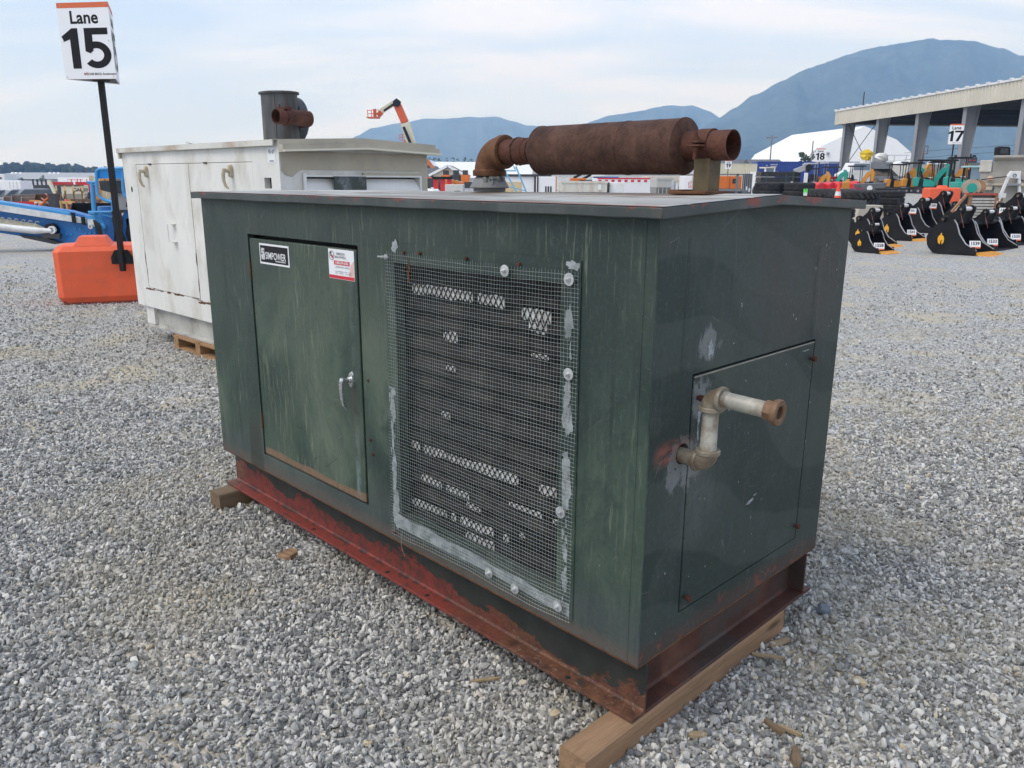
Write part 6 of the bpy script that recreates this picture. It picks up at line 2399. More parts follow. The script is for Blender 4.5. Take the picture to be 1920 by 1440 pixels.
mb = MB()
mb.add([(-9, 2, h - .3), (w * .5, 2, h - .3), (w * .5, 5, ap - .1), (-9, 5, ap - .1)], [(0, 1, 2, 3)])
mb.box(-9, 0, 2.1, 8, 0, h - .35)
part('wing_roof', mb, M('dark_shingle', (.11, .11, .115)), t, smooth=0)
for k, (px, tp, wp) in enumerate(((803, 293, 14), (815, 292, 14), (824, 294, 12), (837, 291, 13), (853, 293, 14), (872, 291, 14), (884, 294, 12))):
    tree(('first', 'second', 'third', 'fourth', 'fifth', 'sixth', 'seventh')[k] + ' round tree from the left behind the white hall roof', px, 215, tp, wp, LEAF, 20 + k, 0, 'trees behind the hall', 110)

bl = T('articulating_lift', 'orange and cream articulated boom lift raised against the hills', 'boom lift', at(790, 95), 0)
BO = bl.location.copy()


def BP(px, py, d=95.0):
    return pp(px, py, d) - BO


OR_L = M('lift_orange', (.62, .10, .03), .45, 0, .08, 1)
part('lower_boom', MB().bar(BP(790, 335), BP(763, 231), .85, 1.0), CREAM, bl, smooth=0, bevel=.05)
part('upper_boom', MB().bar(BP(762.5, 230), BP(749, 196), .75, .85), OR_L, bl, smooth=0, bevel=.05)
mb = MB()
mb.cyl(BP(748, 193, 94.4), BP(748, 193, 95.6), .42, n=16)
mb.bar(BP(752, 197), BP(744, 191), .7, .9)
part('boom_knuckle', mb, BLACK, bl)
part('jib', MB().bar(BP(745, 192), BP(718, 209), .5, .55), CREAM, bl, smooth=0, bevel=.04)
part('lift_cylinder', MB().cyl(BP(741, 196, 94.6), BP(724, 207.5, 94.6), .12, n=8), BLACK, bl)
part('lift_cylinder', MB().cyl(BP(775, 278, 94.3), BP(759.5, 238, 94.3), .16, n=8), BLACK, bl)
cage = MB()
x0, x1, za, zb_ = 694, 714, 207, 220
for d in (94.2, 95.8):
    for x in (694, 701, 708, 714):
        cage.bar(BP(x, za + (x - 694) * -.05, d), BP(x + .5, zb_ - (x - 694) * .05, d), .07)
    for y in (za, (za + zb_) / 2, zb_):
        cage.bar(BP(x0, y, d), BP(x1, y - 1, d), .07)
for x in (694, 714):
    for y in (za, 213, zb_):
        cage.bar(BP(x, y - (x == 714), 94.2), BP(x, y - (x == 714), 95.8), .07)
cg = part('work_platform', cage, OR_L, bl, smooth=0)
part('platform_floor', MB().box(BP(694, 220).x, BP(715, 220).x, -.85, .85, BP(700, 220).z - .1, BP(700, 220).z), OR_L, cg, smooth=0)
mb = MB()
mb.bar(BP(713, 217), BP(720, 210), .6, .5)
mb.box(BP(706, 210).x, BP(711, 210).x, -.6, -.2, BP(700, 219).z, BP(700, 205).z)
part('platform_mount', mb, OR_L, cg, smooth=0)
mb = MB()
mb.box(-1.6, 1.6, -1.2, 1.2, .7, 1.9)
part('turntable', mb, OR_L, bl, smooth=0, bevel=.06)
wheel_set(bl, (-1.5, 1.5), (-1.4, 1.1), .5, .35)
b2 = T('scissor_platform', 'second orange work platform partly behind the cream boom', 'boom lift', at(760, 110), 0)
cage = MB()
O2 = b2.location.copy()
for d in (109.3, 110.7):
    for x in (752, 757, 762, 767):
        cage.bar(pp(x, 252, d) - O2, pp(x, 263, d) - O2, .07)
    for y in (252, 257.5, 263):
        cage.bar(pp(752, y, d) - O2, pp(767, y, d) - O2, .07)
part('work_platform', cage, OR_L, b2, smooth=0)
part('mast', MB().bar(pp(763, 262, 110) - O2, (1.0, 0, 0), .5), OR_L, b2, smooth=0)
part('base', MB().box(-.2, 2.4, -1, 1, 0, 1.0), OR_L, b2, smooth=0)

# machines between the two generators
def cone(label, loc, h, group='traffic cones'):
    t = T('traffic_cone', label, 'traffic cone', loc, 0, group)
    mb = MB()
    r0, r1 = h * .19, h * .035
    part('base', MB().box(-h * .26, h * .26, -h * .26, h * .26, 0, h * .05), M('cone_orange', (.75, .07, .03), .45, 0, .06, 4), t, smooth=0, bevel=.01)
    zs = [(.05, .42, 'cone_orange'), (.42, .60, 'w'), (.60, 1.0, 'cone_orange')]
    for a, b, m_ in zs:
        f = lambda v: r0 + (r1 - r0) * (v - .05) / .95
        prof = [(f(a), a * h), (f(b), b * h)] + ([(0, b * h)] if b == 1 else [])
        part('reflective_band' if m_ == 'w' else 'cone_body', MB().lathe(prof, 20), M('cone_white', (.72, .70, .70), .4) if m_ == 'w' else MATS['cone_orange'], t)
    return t


t = T('gantry', 'bright red steel gantry beside the beige gable', 'gantry', at(822, 40), 0)
for x in (-.25, .1, .42):
    part('post', MB().box(x, x + .22, 0, .3, .25, 1.68), RED, t, smooth=0)
part('beam', MB().box(-.3, .7, -.05, .35, 1.60, 1.72), BLACK, t, smooth=0)
part('base', MB().box(-.4, .8, -.1, .5, 0, .28), RED, t, smooth=0)
t, w, h = blk_thing('equipment_shed', 'dark open equipment shelter behind the red frame', 'shelter', STEEL_D, 796, 822, 334, 46, 2)
part('window', MB().box(w * .45, w * .75, -.03, .02, h * .3, h * .7), WHITE, t, smooth=0)
t = T('motorcycle_crate', 'small white tarp bundle below the red frame', 'bundle', at(812, 34), 0)
part('tarp', MB().sphere((0, 0, .9), .38, 12, 8, (1.3, .8, .8), .18, rnd), WHITE, t, smooth=0)
part('base', MB().box(-.4, .4, -.3, .3, 0, .62), STEEL_D, t, smooth=0)
for k, (px, py) in enumerate(((832, 339), (862, 338), (866, 341), (873, 337))):
    cone(('white banded cone next to the red frame', 'first cone of the cluster left of the elbow', 'second cone of the cluster left of the elbow', 'third cone of the cluster, nearest the rusty elbow')[k], at(px, 42) + Vector((0, k * .3, .7)), .75)
for k in range(4):
    t = T('water_barrier', ('orange', 'yellow', 'pale orange', 'dull orange')[k] + ' plastic barrier in the stack behind the concrete block, number ' + ('one', 'two', 'three', 'four')[k] + ' from the left', 'barrier', at(840 + k * 9, 46 + k), 0, 'plastic barriers stacked behind')
    part('body', MB().prism([(-.55, 0), (-.35, .9), (-.25, 1.55 - .06 * k), (.25, 1.6 - .05 * k), (.35, .9), (.55, 0)], 0, 1.2, 'y'), (ORG, YEL, M('pale_orange_plastic', (.65, .30, .10), .5), ORG)[k], t, smooth=0, bevel=.05)
    part('reflector', MB().box(-.2, .2, -.03, .0, 1.0, 1.3), (WHITE, RED, WHITE, RED)[k], t, smooth=0)
for k, (px0, px1, m_, lab) in enumerate(((827, 843, ORG, 'orange skid loader far left behind the concrete block'), (846, 862, STEEL_D, 'dark skid loader between the orange ones'), (864, 879, ORG, 'orange skid loader next to the rusty elbow'))):
    t, w, h = blk_thing('skid_loader', lab, 'loader', m_, px0, px1, 328, 62, 1.8, group='skid loaders far behind')
    part('cab', MB().box(w * .2, w * .8, .3, 1.4, h, h + .35), STEEL_D, t, smooth=0)
    wheel_set(t, (w * .25, w * .75), (-.15,), .4, .25)
t, w, h = blk_thing('hollow_block', 'grey concrete block with a dark square opening', 'concrete block', CONC_L, 834, 868, 346, 27, .9)
part('opening', MB().box(w * .50, w * .86, -.004, .03, h * .62, h * .86), DARK, t, smooth=0)
t, w, h = blk_thing('parked_truck', 'pale grey truck bed behind the concrete block', 'truck', M('pale_grey_truck', (.50, .51, .53), .4), 868, 892, 345, 30, 1.8)
part('window', MB().box(w * .1, w * .8, -.01, .05, h * .9, h * 1.05), STEEL_D, t, smooth=0)
wheel_set(t, (w * .5,), (-.1,), .4, .25)

# seen through the gap under the muffler
lad = T('rolling_ladder', 'pale blue rolling ladder seen behind the rain boot', 'ladder', at(965, 26), 0)
LB = M('ladder_blue', (.16, .42, .60), .4, 0, .08, 3)


def lp(px, py, d=26):
    return pp(px, py, d) - lad.location


for d in (26, 26.6):
    part('stringer', MB().bar(lp(946, 319, d), lp(975, 372, d), .05), LB, lad, smooth=0)
    part('leg', MB().bar(lp(967, 312, d), lp(992, 372, d), .05), LB, lad, smooth=0)
for k in range(6):
    part('rung', MB().bar(lp(948 + k * 4.6, 322 + k * 8.4, 26), lp(948 + k * 4.6, 322 + k * 8.4, 26.6), .05, .03), LB, lad, smooth=0)
part('platform', MB().box(lp(945, 320).x, lp(968, 320).x, 0, .6, lp(950, 321).z, lp(950, 319).z), LB, lad, smooth=0)
part('hand_rail', MB().tube([lp(945, 318), lp(960, 306), lp(966, 318)], .02, 6), LB, lad)
part('brace', MB().bar(lp(952, 350), lp(986, 358), .03), LB, lad, smooth=0)
t, w, h = blk_thing('site_office', 'white site office with a dark roof edge and beige panel', 'office', WHITE_C, 940, 1006, 329.5, 44, 3)
part('roof_edge', MB().box(-.05, w + .8, -.08, 3.1, h - .04, h + .08), STEEL_D, t, smooth=0)
part('boarded_window', MB().box(w * .12, w * .58, -.02, .02, h * .35, h * .82), M('beige_board', (.62, .48, .28), .6), t, smooth=0)
part('post', MB().box(w * .93, w * .985, -.06, .02, 0, h), STEEL_D, t, smooth=0)
t, w, h = blk_thing('white_barn', 'plain white barn beyond the site office', 'barn', M('off_white_wall', (.66, .66, .64), .6), 1004, 1345, 326, 140, 12, zb=0)
part('door', MB().box(w * .72, w * .78, -.05, .02, 0, h * .8), STEEL_D, t, smooth=0)
part('roof', MB().prism([(-.3, h), (6, h + .9), (12.3, h)], -.3, w + .3, 'x'), M('grey_roof_sheet', (.33, .33, .33)), t, smooth=0)
t, w, h = blk_thing('camper_cabin', 'small white cabin left of the spreaders', 'cabin', WHITE_C, 1008, 1042, 331, 38, 2)
for k in range(3):
    part('window', MB().box(w * (.42 + .14 * k), w * (.5 + .14 * k), -.02, .02, h * .55, h * .75), STEEL_D, t, smooth=0)
part('corner_post', MB().box(-.03, .04, -.03, .05, 0, h), STEEL_D, t, smooth=0)


def tyre_mesh(R_, w, tread=0, n=40):
    mb = MB()
    mb.lathe([(R_ * .58, w * .06), (R_ * .62, 0), (R_ * .88, 0), (R_ * .97, w * .07), (R_, w * .16), (R_, w * .46), (R_ * .985, w * .47), (R_ * .985, w * .53), (R_, w * .54), (R_, w * .84), (R_ * .97, w * .93), (R_ * .88, w), (R_ * .62, w), (R_ * .58, w * .94), (R_ * .58, w * .06)], n)
    if tread == 1:
        for k in range(44):
            a = 2 * math.pi * k / 44
            for z in (.20, .36, .60, .76):
                c = Vector(((R_ + .002) * math.cos(a), (R_ + .002) * math.sin(a), w * z))
                mb.cbox(c, .03, R_ * .085, w * .10, Matrix.Rotation(a, 3, 'Z'))
    if tread == 2:
        for k in range(26):
            a = 2 * math.pi * k / 26
            for s in (0, 1):
                a2 = a + (.12 if s else 0)
                c = Vector(((R_ + .015) * math.cos(a2), (R_ + .015) * math.sin(a2), w * (.27 + .46 * s)))
                mb.cbox(c, .07, R_ * .10, w * .50, Matrix.Rotation(a2, 3, 'Z') @ Matrix.Rotation(.75 if s else -.75, 3, 'X'))
    return mb.mesh('tyre', RUBBER, 35)


TY_T, TY_O = tyre_mesh(.56, .31, 1), tyre_mesh(.82, .60, 2)


def tyre(label, loc, me, group, rz=0.0, rx=0.0, s=1.0):
    o = part('tyre', me, None, None, label)
    o.location, o.rotation_euler, o.scale = loc, (rx, 0, rz), (s, s, s)
    o['category'], o['group'] = 'tyre', group
    return o


for k in range(2):
    tyre(('lower', 'upper')[k] + ' black tyre lying beside the blue ladder', at(984, 29) + Vector((0, 0, .32 + .315 * k)), TY_T, 'tyres lying flat', k)
for k in range(1):
    tyre('bottom black tyre under the pair beside the blue ladder', at(984, 29) + Vector((0, 0, 0.002)), TY_T, 'tyres lying flat', 2)
tyre('worn tyre lying low between the two pale spreaders', at(1196, 27) + Vector((0, 0, .42)), TY_T, 'tyres lying flat', 1, .10, .85)
tyre('worn tyre below the one between the pale spreaders', at(1196, 27) + Vector((0, 0, .1)), TY_T, 'tyres lying flat', 2, .0, .85)


def spreader(label, px0, px1, py0, d, mat, tag=None, group='pale salt spreaders'):
    a, b = pp(px0, 336, d), pp(px1, 336, d)
    w = b.x - a.x
    zg = gz(a.x, d)
    h = hz((px0 + px1) / 2, py0, d) - zg
    t = T('salt_spreader', label, 'spreader', (a.x, d, zg), 0, group)
    zm = h - .32
    mb = MB()
    mb.box(0, w, 0, 1.4, zm, h)
    body = part('hopper', mb, mat, t, smooth=0, bevel=.015)
    mb = MB()
    mb.add([(0, 0, zm), (w, 0, zm), (w, 1.4, zm), (0, 1.4, zm), (w * .08, .45, .35), (w * .92, .45, .35), (w * .92, .95, .35), (w * .08, .95, .35)], [(4, 5, 6, 7), (0, 1, 5, 4), (1, 2, 6, 5), (2, 3, 7, 6), (3, 0, 4, 7)])
    part('sloped_side', mb, M('spreader_underside', (.26, .26, .24), .6, 0, .1, 2), t, smooth=0)
    for k in range(4):
        part('rib', MB().prism([(.0, zm), (.44, .36), (.05, .36)], w * (.1 + .26 * k), w * (.1 + .26 * k) + .03, 'x'), mat, t, smooth=0)
    part('base', MB().box(w * .05, w * .95, .3, 1.1, 0, .36), STEEL_D, t, smooth=0)
    part('top_rim', MB().box(-.02, w + .02, -.02, .03, h - .05, h + .02), mat, t, smooth=0)
    if tag:
        part('placard', MB().box(w * .8, w * .87, -.02, -.01, zm + .08, h - .08), STK_W, t, smooth=0)
    return t


SPR = M('rust_streaked_cream', (.60, .58, .52), .5, 0, .06, 2, (.40, .28, .16), .55, 2.4, 0, 60, None, (3, 1, .4))
spreader('pale rust streaked spreader with a small placard', 1053, 1139, 340.5, 25, SPR, True)
spreader('grey green spreader left of the support post', 1232, 1262, 334, 28, M('grey_spreader', (.45, .45, .42), .5, 0, .06, 2))
t, w, h = blk_thing('spreader_gate', 'white end gate with a paper tag right of the pale spreader', 'gate', WHITE, 1140, 1171, 342, 25.4, .5)
part('tag', MB().box(w * .40, w * .62, -.02, -.01, h * .60, h * .85), STK_W, t, smooth=0)
part('bar', MB().box(-.03, .05, -.06, .02, .3, h), STEEL_D, t, smooth=0)
t, w, h = blk_thing('dump_body', 'white dump body with a red and white striped edge', 'dump body', WHITE_C, 1120, 1231, 334.5, 31, 2)
for k in range(9):
    part('stripe', MB().box(w * (.02 + .11 * k), w * (.07 + .11 * k), -.01, .0, h - .13, h - .05), RED, t, smooth=0)
part('edge', MB().box(0, w, -.006, .01, h - .03, h + .02), RED, t, smooth=0)
t, w, h = blk_thing('beige_container', 'beige container wall behind the grey spreader', 'container', M('beige_box', (.58, .53, .45), .6), 1215, 1345, 331, 46, 2.4)
part('door', MB().box(w * .4, w * .6, -.03, .02, .2, h * .9), M('beige_door', (.5, .46, .38), .6), t, smooth=0)
t, w, h = blk_thing('blue_boat', 'low blue covered load behind the striped dump body', 'load', BLUE, 1118, 1160, 331, 40, 1.5)
part('cover', MB().box(-.1, w * .4, -.05, 1.5, h, h + .08), WHITE, t, smooth=0)
t, w, h = blk_thing('generator_cabinet', 'small white cabinet with pink letters next to the support post', 'cabinet', WHITE_C, 1281, 1298, 330, 26, .6)
place_text(text_mesh('GTL', .13, RED, .02), t, (w * .78, -.003, h - .26), (0, 0, 1), (-1, 0, 0))
t = T('valve_rig', 'grey pipe rig between the spreader and the white cabinet', 'pipe rig', at(1270, 27), 0)
for k, x in enumerate((-.12, .0, .12)):
    part('pipe', MB().cyl((x, 0, 0), (x, 0, 1.6 - .1 * k), .06, n=10), (M('pipe_grey', (.42, .43, .45), .5), WHITE, STEEL_D)[k], t)
part('base', MB().box(-.3, .3, -.2, .2, 0, .9), M('rig_grey', (.40, .40, .41), .6), t, smooth=0)
for k, (px, c_, lab) in enumerate(((1030, YEL, 'yellow machine top beyond the small white cabin'), (1085, ORG, 'orange low load above the pale spreader'), (1100, STEEL_D, 'dark machine above the pale spreader'))):
    t, w, h = blk_thing('machine_load', lab, 'machine', c_, px - 14, px + 14, 331 + 3 * k, 52, 1.6)
    part('boom', MB().bar((w * .2, .5, h), (w * .9, .5, h + .35), .15), BLACK, t, smooth=0)

# ------------------------------------------------------------------ right side: shed, tent, containers
shed = T('open_shed', 'huge open sided steel shed with beige eave cladding on grey columns', 'shed', (0, 0, 0), 0)
SX0, SX1 = Vector((35.2, 88.3)), Vector((38.3, 50.0))     # the eave line, far end and near end
sdv = (SX1 - SX0).normalized()
snv = Vector((-sdv.y, sdv.x))
if snv.x < 0:
    snv = -snv
SZ0, SZ1, SG = 7.40, 8.75, .95


def sp_(s, o, z):
    q = SX0 + sdv * s + snv * o
    return Vector((q.x, q.y, z))


SLEN = (SX1 - SX0).length
mb = MB()
nr = 96
for k in range(nr):
    s0, s1 = -1.2 + (SLEN + 1.2) * k / nr, -1.2 + (SLEN + 1.2) * (k + 1) / nr
    q = (s1 - s0) / 4
    for a, b, o0, o1 in ((s0, s0 + q, -.6, -.68), (s0 + q, s0 + 2 * q, -.68, -.68), (s0 + 2 * q, s0 + 3 * q, -.68, -.6), (s0 + 3 * q, s1, -.6, -.6)):
        mb.quad(sp_(a, o0, SZ0), sp_(b, o1, SZ0), sp_(b, o1, SZ1), sp_(a, o0, SZ1))
part('eave_cladding', mb, CLAD, shed, 'beige ribbed cladding along the eave', smooth=0)
mb = MB()


def sbox(s0, s1, o0, o1, z0, z1, m=None):
    vs = [sp_(s, o, z) for z in (z0, z1) for s, o in ((s0, o0), (s1, o0), (s1, o1), (s0, o1))]
    (m or mb).add(vs, [(0, 3, 2, 1), (4, 5, 6, 7), (0, 1, 5, 4), (1, 2, 6, 5), (2, 3, 7, 6), (3, 0, 4, 7)])


sbox(-1.25, -1.18, -.62, 26, SZ0, SZ1)
part('end_cladding', mb, CLAD, shed, smooth=0)
mb = MB()
sbox(-1.25, SLEN, -.74, -.58, SZ1 + .002, SZ1 + .14)
for k in range(30):
    sbox(-1.2 + k * 1.3, -1.0 + k * 1.3, -.80, -.55, SZ1 + .12, SZ1 + .24)
part('roof_edge', mb, WHITE, shed, smooth=0)
mb = MB()
sbox(-1.15, SLEN, -.57, 26, SZ1 - .1, SZ1 + .1)
part('roof', mb, M('soffit_sheet', (.06, .055, .05), .7, 0, .1, .3), shed, smooth=0)
mb = MB()
for k in range(7):
    sbox(k * 6.3 - .12, k * 6.3 + .12, -.5, 25.5, SZ0 + .05, SZ1 - .12)
for k in range(6):
    sbox(-1.1, SLEN, 2 + k * 4, 2.2 + k * 4, SZ0 + .6, SZ0 + .95)
part('rafter', mb, M('shed_rafter', (.05, .046, .042), .7), shed, smooth=0)
for k in range(6):
    s = .35 + k * 6.75
    mb = MB()
    # tapered portal column: flange, web, flange
    for a0, a1, b0, b1 in ((-.30, -.24, -.30, -.24), (.20, .26, .80, .86)):
        vs = []
        for z, o0, o1 in ((SG, a0, a1), (SZ0 + .2, b0, b1)):
            vs += [sp_(s - .24, o0, z), sp_(s + .24, o0, z), sp_(s + .24, o1, z), sp_(s - .24, o1, z)]
        mb.add(vs, [(0, 3, 2, 1), (4, 5, 6, 7), (0, 1, 5, 4), (1, 2, 6, 5), (2, 3, 7, 6), (3, 0, 4, 7)])
    vs = []
    for z, o1 in ((SG, .22), (SZ0 + .2, .82)):
        vs += [sp_(s - .06, -.25, z), sp_(s + .06, -.25, z), sp_(s + .06, o1, z), sp_(s - .06, o1, z)]
    mb.add(vs, [(0, 3, 2, 1), (4, 5, 6, 7), (0, 1, 5, 4), (1, 2, 6, 5), (2, 3, 7, 6), (3, 0, 4, 7)])
    part('column', mb, STEEL_G, shed, smooth=0)
for a, b in (((.5, SZ0), (6.5, 2.2)), ((.5, 3.0), (6.5, SZ0))):
    part('brace', MB().cyl(sp_(a[0], .1, a[1]), sp_(b[0], .1, b[1]), .035, n=6), STEEL_D, shed)
mb = MB()
sbox(24.0, 24.6, 13.0, 13.7, SG, SZ1 - .2)
part('inner_column', mb, STEEL_D, shed, smooth=0)
for k in range(5):
    mb = MB()
    sbox(14 + k * 2.0, 15.9 + k * 2.0, 18.0, 18.2, SG, SZ0 + .5)
    part('wall_panel', mb, M('shed_wall_panel', (.22, .20, .17), .7, 0, .15, .6), shed, smooth=0)
for k in range(4):
    mb = MB()
    sbox(14, 24.5, 17.88, 17.98, 2.2 + k * 1.7, 2.35 + k * 1.7)
    part('girt', mb, CLAD, shed, smooth=0)
LAMP = bpy.data.materials.new('shed_lamp')
LAMP.use_nodes = True
LAMP.node_tree.nodes['Principled BSDF'].inputs['Emission Color'].default_value = (1, .97, .9, 1)
LAMP.node_tree.nodes['Principled BSDF'].inputs['Emission Strength'].default_value = 14
for lx, ly in ((1713, 216), (1866, 213), (1900, 194)):
    zl_ = SZ0 + .25
    q = pp(lx, ly, (zl_ - EYE) / (hz(lx, ly, 1) - EYE))
    part('lamp', MB().lathe([(0, 0), (.22, 0), (.22, .12), (.10, .2), (0, .2)], 14, q, (0, 0, 1)), LAMP, shed)
part('roof_mast', MB().cyl(pp(1603, 206, 86), pp(1603, 172, 86), .06, n=6), STEEL_D, shed)

TENT_R = M('tent_fabric', (.80, .81, .82), .55, 0, .02, .2)
tent = T('fabric_hall', 'big white fabric hall with a broad gable behind the blue container', 'fabric hall', (0, 0, 0), 0)
nx_, ny_, fx_, fy_ = pp(1610, 336, 165).x, 165, pp(1478, 336, 198).x, 198
ze, zm, za = hz(1700, 293, 165) , hz(1668, 262, 165), hz(1608, 236, 165)
prof = [(-12, 0), (-12, ze * .62), (-9.2, zm * .80), (0, za), (6.4, zm * 1.0), (9.8, ze + .4), (10.0, 0)]
mb = MB()
A = [Vector((nx_ + x, ny_ - x * .10, z)) for x, z in prof]
B = [Vector((fx_ + x * .9, fy_ - x * .10, z)) for x, z in prof]
mb.add(A + B, [tuple(range(7))] + [(i, i + 1, 8 + i, 7 + i) for i in range(6)] + [tuple(range(13, 6, -1))])
part('fabric', mb, TENT_R, tent, smooth=0)
for x, z0, z1 in ((-4, 0, za * .70), (3, 0, za * .78)):
    q = Vector((nx_ + x, ny_ - x * .1 - .12, 0))
    part('seam', MB().bar(q + Vector((0, 0, z0)), q + Vector((0, 0, z1)), .12), M('tent_seam', (.62, .63, .65), .6), tent, smooth=0)
q = Vector((nx_ - 6.5, ny_ + .5, hz(1554, 288, 165)))
part('vent', MB().box(q.x - .25, q.x + .25, q.y - .2, q.y + .1, q.z - .25, q.z + .25), STEEL_G, tent, smooth=0)
for k in range(4):
    q = pp(1628 + 22 * k, 315, 158)
    part('scaffold_post', MB().cyl((q.x, q.y, 0), (q.x, q.y, hz(1640, 292 - 4 * (k == 0), 158)), .06, n=6), STEEL_G, tent)
for y in (291, 302):
    part('scaffold_rail', MB().cyl(pp(1625, y, 158), pp(1700, y, 158), .05, n=6), STEEL_G, tent)
t = T('small_tent', 'small white tent right of the big fabric hall', 'tent', at(1664, 190), 0)
h = hz(1678, 290, 190) - t.location.z
part('fabric', MB().prism([(-1, 0), (-1, h), (2.6, h), (6.4, h * .35), (6.4, 0)], 0, 8, 'y'), TENT_R, t, smooth=0)

t, w, h = blk_thing('shipping_container', 'long royal blue shipping container with small white lettering', 'container', BLUE_CT, 1418, 1606, 303, 96, 2.44, rz=R(-2.2), ribs=44)
txm = M('container_print', (.55, .58, .66), .5)
for px0, n_, row in ((.085, 2, .82), (.130, 8, .86), (.130, 7, .79), (.92, 8, .84)):
    mb = MB()
    for k in range(n_):
        x = w * px0 + k * .105
        mb.box(x, x + .07, -.016, -.011, h * row, h * row + .11)
    part('small_print', mb, txm, t, smooth=0)
for x, row in ((.185, .55), (.895, .5)):
    part('decal', MB().box(w * x, w * x + .22, -.016, -.011, h * row, h * row + .16), txm, t, smooth=0)
part('arrow_mark', MB().prism([(0, 0), (.1, .12), (.2, 0)], -.016, -.011, 'y').xform(Matrix.Translation((w * .90, 0, h * .66))), STEEL_D, t, smooth=0)
t, w, h = blk_thing('shipping_container', 'cream shipping container left of the blue one carrying a lane 19 board', 'container', CREAM, 1325, 1418, 307, 92, 2.44, ribs=26)
tt = T('lane_sign', 'lane 19 board seen against the cream container', 'sign', at(1364, 80), R(0), 'lane signs on black poles')
zb_, zt_ = hz(1364, 325, 80), hz(1364, 309, 80)
part('sign_board', MB().box(-.30, .30, 0, .12, zb_ - .0, zt_), SIGN_W, tt, smooth=0)
part('orange_band', MB().box(-.30, .30, -.004, .0, zt_ - .07, zt_ - .001), SIGN_O, tt, smooth=0)
part('pole', MB().box(-.03, .03, .02, .08, 0, zb_), BLACK, tt, smooth=0)
H_ = zt_ - zb_
place_text(text_mesh('Lane', H_ * .2, STK_K, .02), tt, (0, -.005, zb_ + H_ * .8), (1, 0, 0), (0, 0, 1))
place_text(number_mesh('19', H_ * .48, STK_K), tt, (0, -.005, zb_ + H_ * .4), (1, 0, 0), (0, 0, 1), 'number')
t, w, h = blk_thing('low_building', 'low building with a long dark roof behind the containers', 'building', M('grey_wall', (.4, .4, .4), .7), 1330, 1468, 308, 130, 8, zb=0)
part('roof', MB().prism([(-.5, h - .1), (4, h + .85), (8.5, h - .1)], -.4, w + .4, 'x'), M('dark_shingle', (.11, .11, .115)), t, smooth=0)
part('dormer', MB().prism([(w * .42, h - .05), (w * .47, h + .75), (w * .53, h - .05)], -.45, 2, 'y'), M('dark_shingle', (.11, .11, .115)), t, smooth=0)
tree('bushy green tree between the blue container and the white fabric hall', 1506, 150, 284, 34, LEAF, 31, None, None, 260)
tree('yellowish shrub growing behind the grey retaining wall', 1642, 112, 304, 30, LEAF_Y, 32, None, None, 240)
tree('dark conifer shape right of the fabric hall', 1681, 260, 276, 12, LEAF, 33, 0)
tree('pale green shrub on top of the wall near lane 17', 1782, 120, 294, 20, LEAF_Y, 34, 1.5, None, 220)
tree('greyish shrub farther left on top of the wall', 1748, 150, 300, 22, LEAF, 35, 2.0, None, 160)


def pole(label, px, d, top, r=.11, arm=None, lamp=False, cat='utility pole'):
    t = T('utility_pole' if cat == 'utility pole' else 'street_lamp', label, cat, at(px, d), 0)
    h = hz(px, top, d) - t.location.z
    part('shaft', MB().cyl((0, 0, 0), (0, 0, h), r, r * .7, n=8), M('grey_pole', (.20, .19, .175), .8), t)
    if arm:
        part('cross_arm', MB().box(-arm, arm, -.07, .07, h - .5, h - .35), M('grey_pole', (.20, .19, .175)), t, smooth=0)
        for k in (-1, 0, 1):
            part('insulator', MB().cyl((k * arm * .85, 0, h - .35), (k * arm * .85, 0, h - .1), .07, n=6), STEEL_G, t)
    if lamp:
        part('lamp_head', MB().box(-1.2, .1, -.12, .12, h - .12, h + .02), STEEL_D, t, smooth=0)
    return h


pole('wooden pole with a cross arm left of the fabric hall', 1441, 140, 253, .14, .9)
pole('plain wooden pole in front of the fabric hall', 1518, 140, 264, .14)
pole('slim dark lamp post between the first two shed columns', 1650, 105, 246, .09, None, True, 'street lamp')
for y0, y1, lab in ((300, 281, 'lower thin cable strung behind the shed'), (287, 270, 'upper thin cable strung behind the shed')):
    single('cable', MB().tube([pp(1690, y0, 150), pp(1780, (y0 + y1) / 2 + .5, 150), pp(1925, y1, 150)], .035, 5), STEEL_D, lab, 'cable')
t = T('billboard_frame', 'bare brown billboard frame on two posts', 'billboard', at(1719, 125), R(15))
z0, z1 = hz(1719, 288, 125) - t.location.z, hz(1719, 274, 125) - t.location.z
BF = M('billboard_steel', (.17, .11, .10), .7)
for k in range(5):
    part('upright', MB().box(-1.3 + k * .65 - .05, -1.3 + k * .65 + .05, -.05, .05, z0, z1), BF, t, smooth=0)
for z in (z0, z1):
    part('rail', MB().box(-1.36, 1.36, -.06, .06, z - .06, z + .06), BF, t, smooth=0)
for x in (-.85, .55):
    part('post', MB().box(x - .14, x + .14, -.1, .1, 0, z0), BROWN, t, smooth=0)
wall = T('retaining_wall', 'long grey concrete retaining wall behind the excavators', 'wall', (0, 0, 0), 0)
a, b = pp(1664, 311, 98), pp(1925, 302, 78)
n = 9
for k in range(n):
    p, q = a.lerp(b, k / n), a.lerp(b, (k + 1) / n)
    e = (q - p).normalized() * .02
    vs = [Vector((v.x, v.y + o, z)) for o in (0, .4) for v, z in ((p + e, .3), (q - e, .3), (q - e, (q - e).z), (p + e, (p + e).z))]
    part('panel', MB().add(vs, [(0, 1, 2, 3), (7, 6, 5, 4), (0, 4, 5, 1), (1, 5, 6, 2), (2, 6, 7, 3), (3, 7, 4, 0)]), CONC_L, wall, smooth=0)
t = T('parked_machinery', 'dark machinery parked on top of the retaining wall', 'machinery', pp(1808, 305, 110), 0)
part('body', MB().box(-1.6, 1.4, 0, 2, 0, .75), STEEL_D, t, smooth=0, bevel=.1)
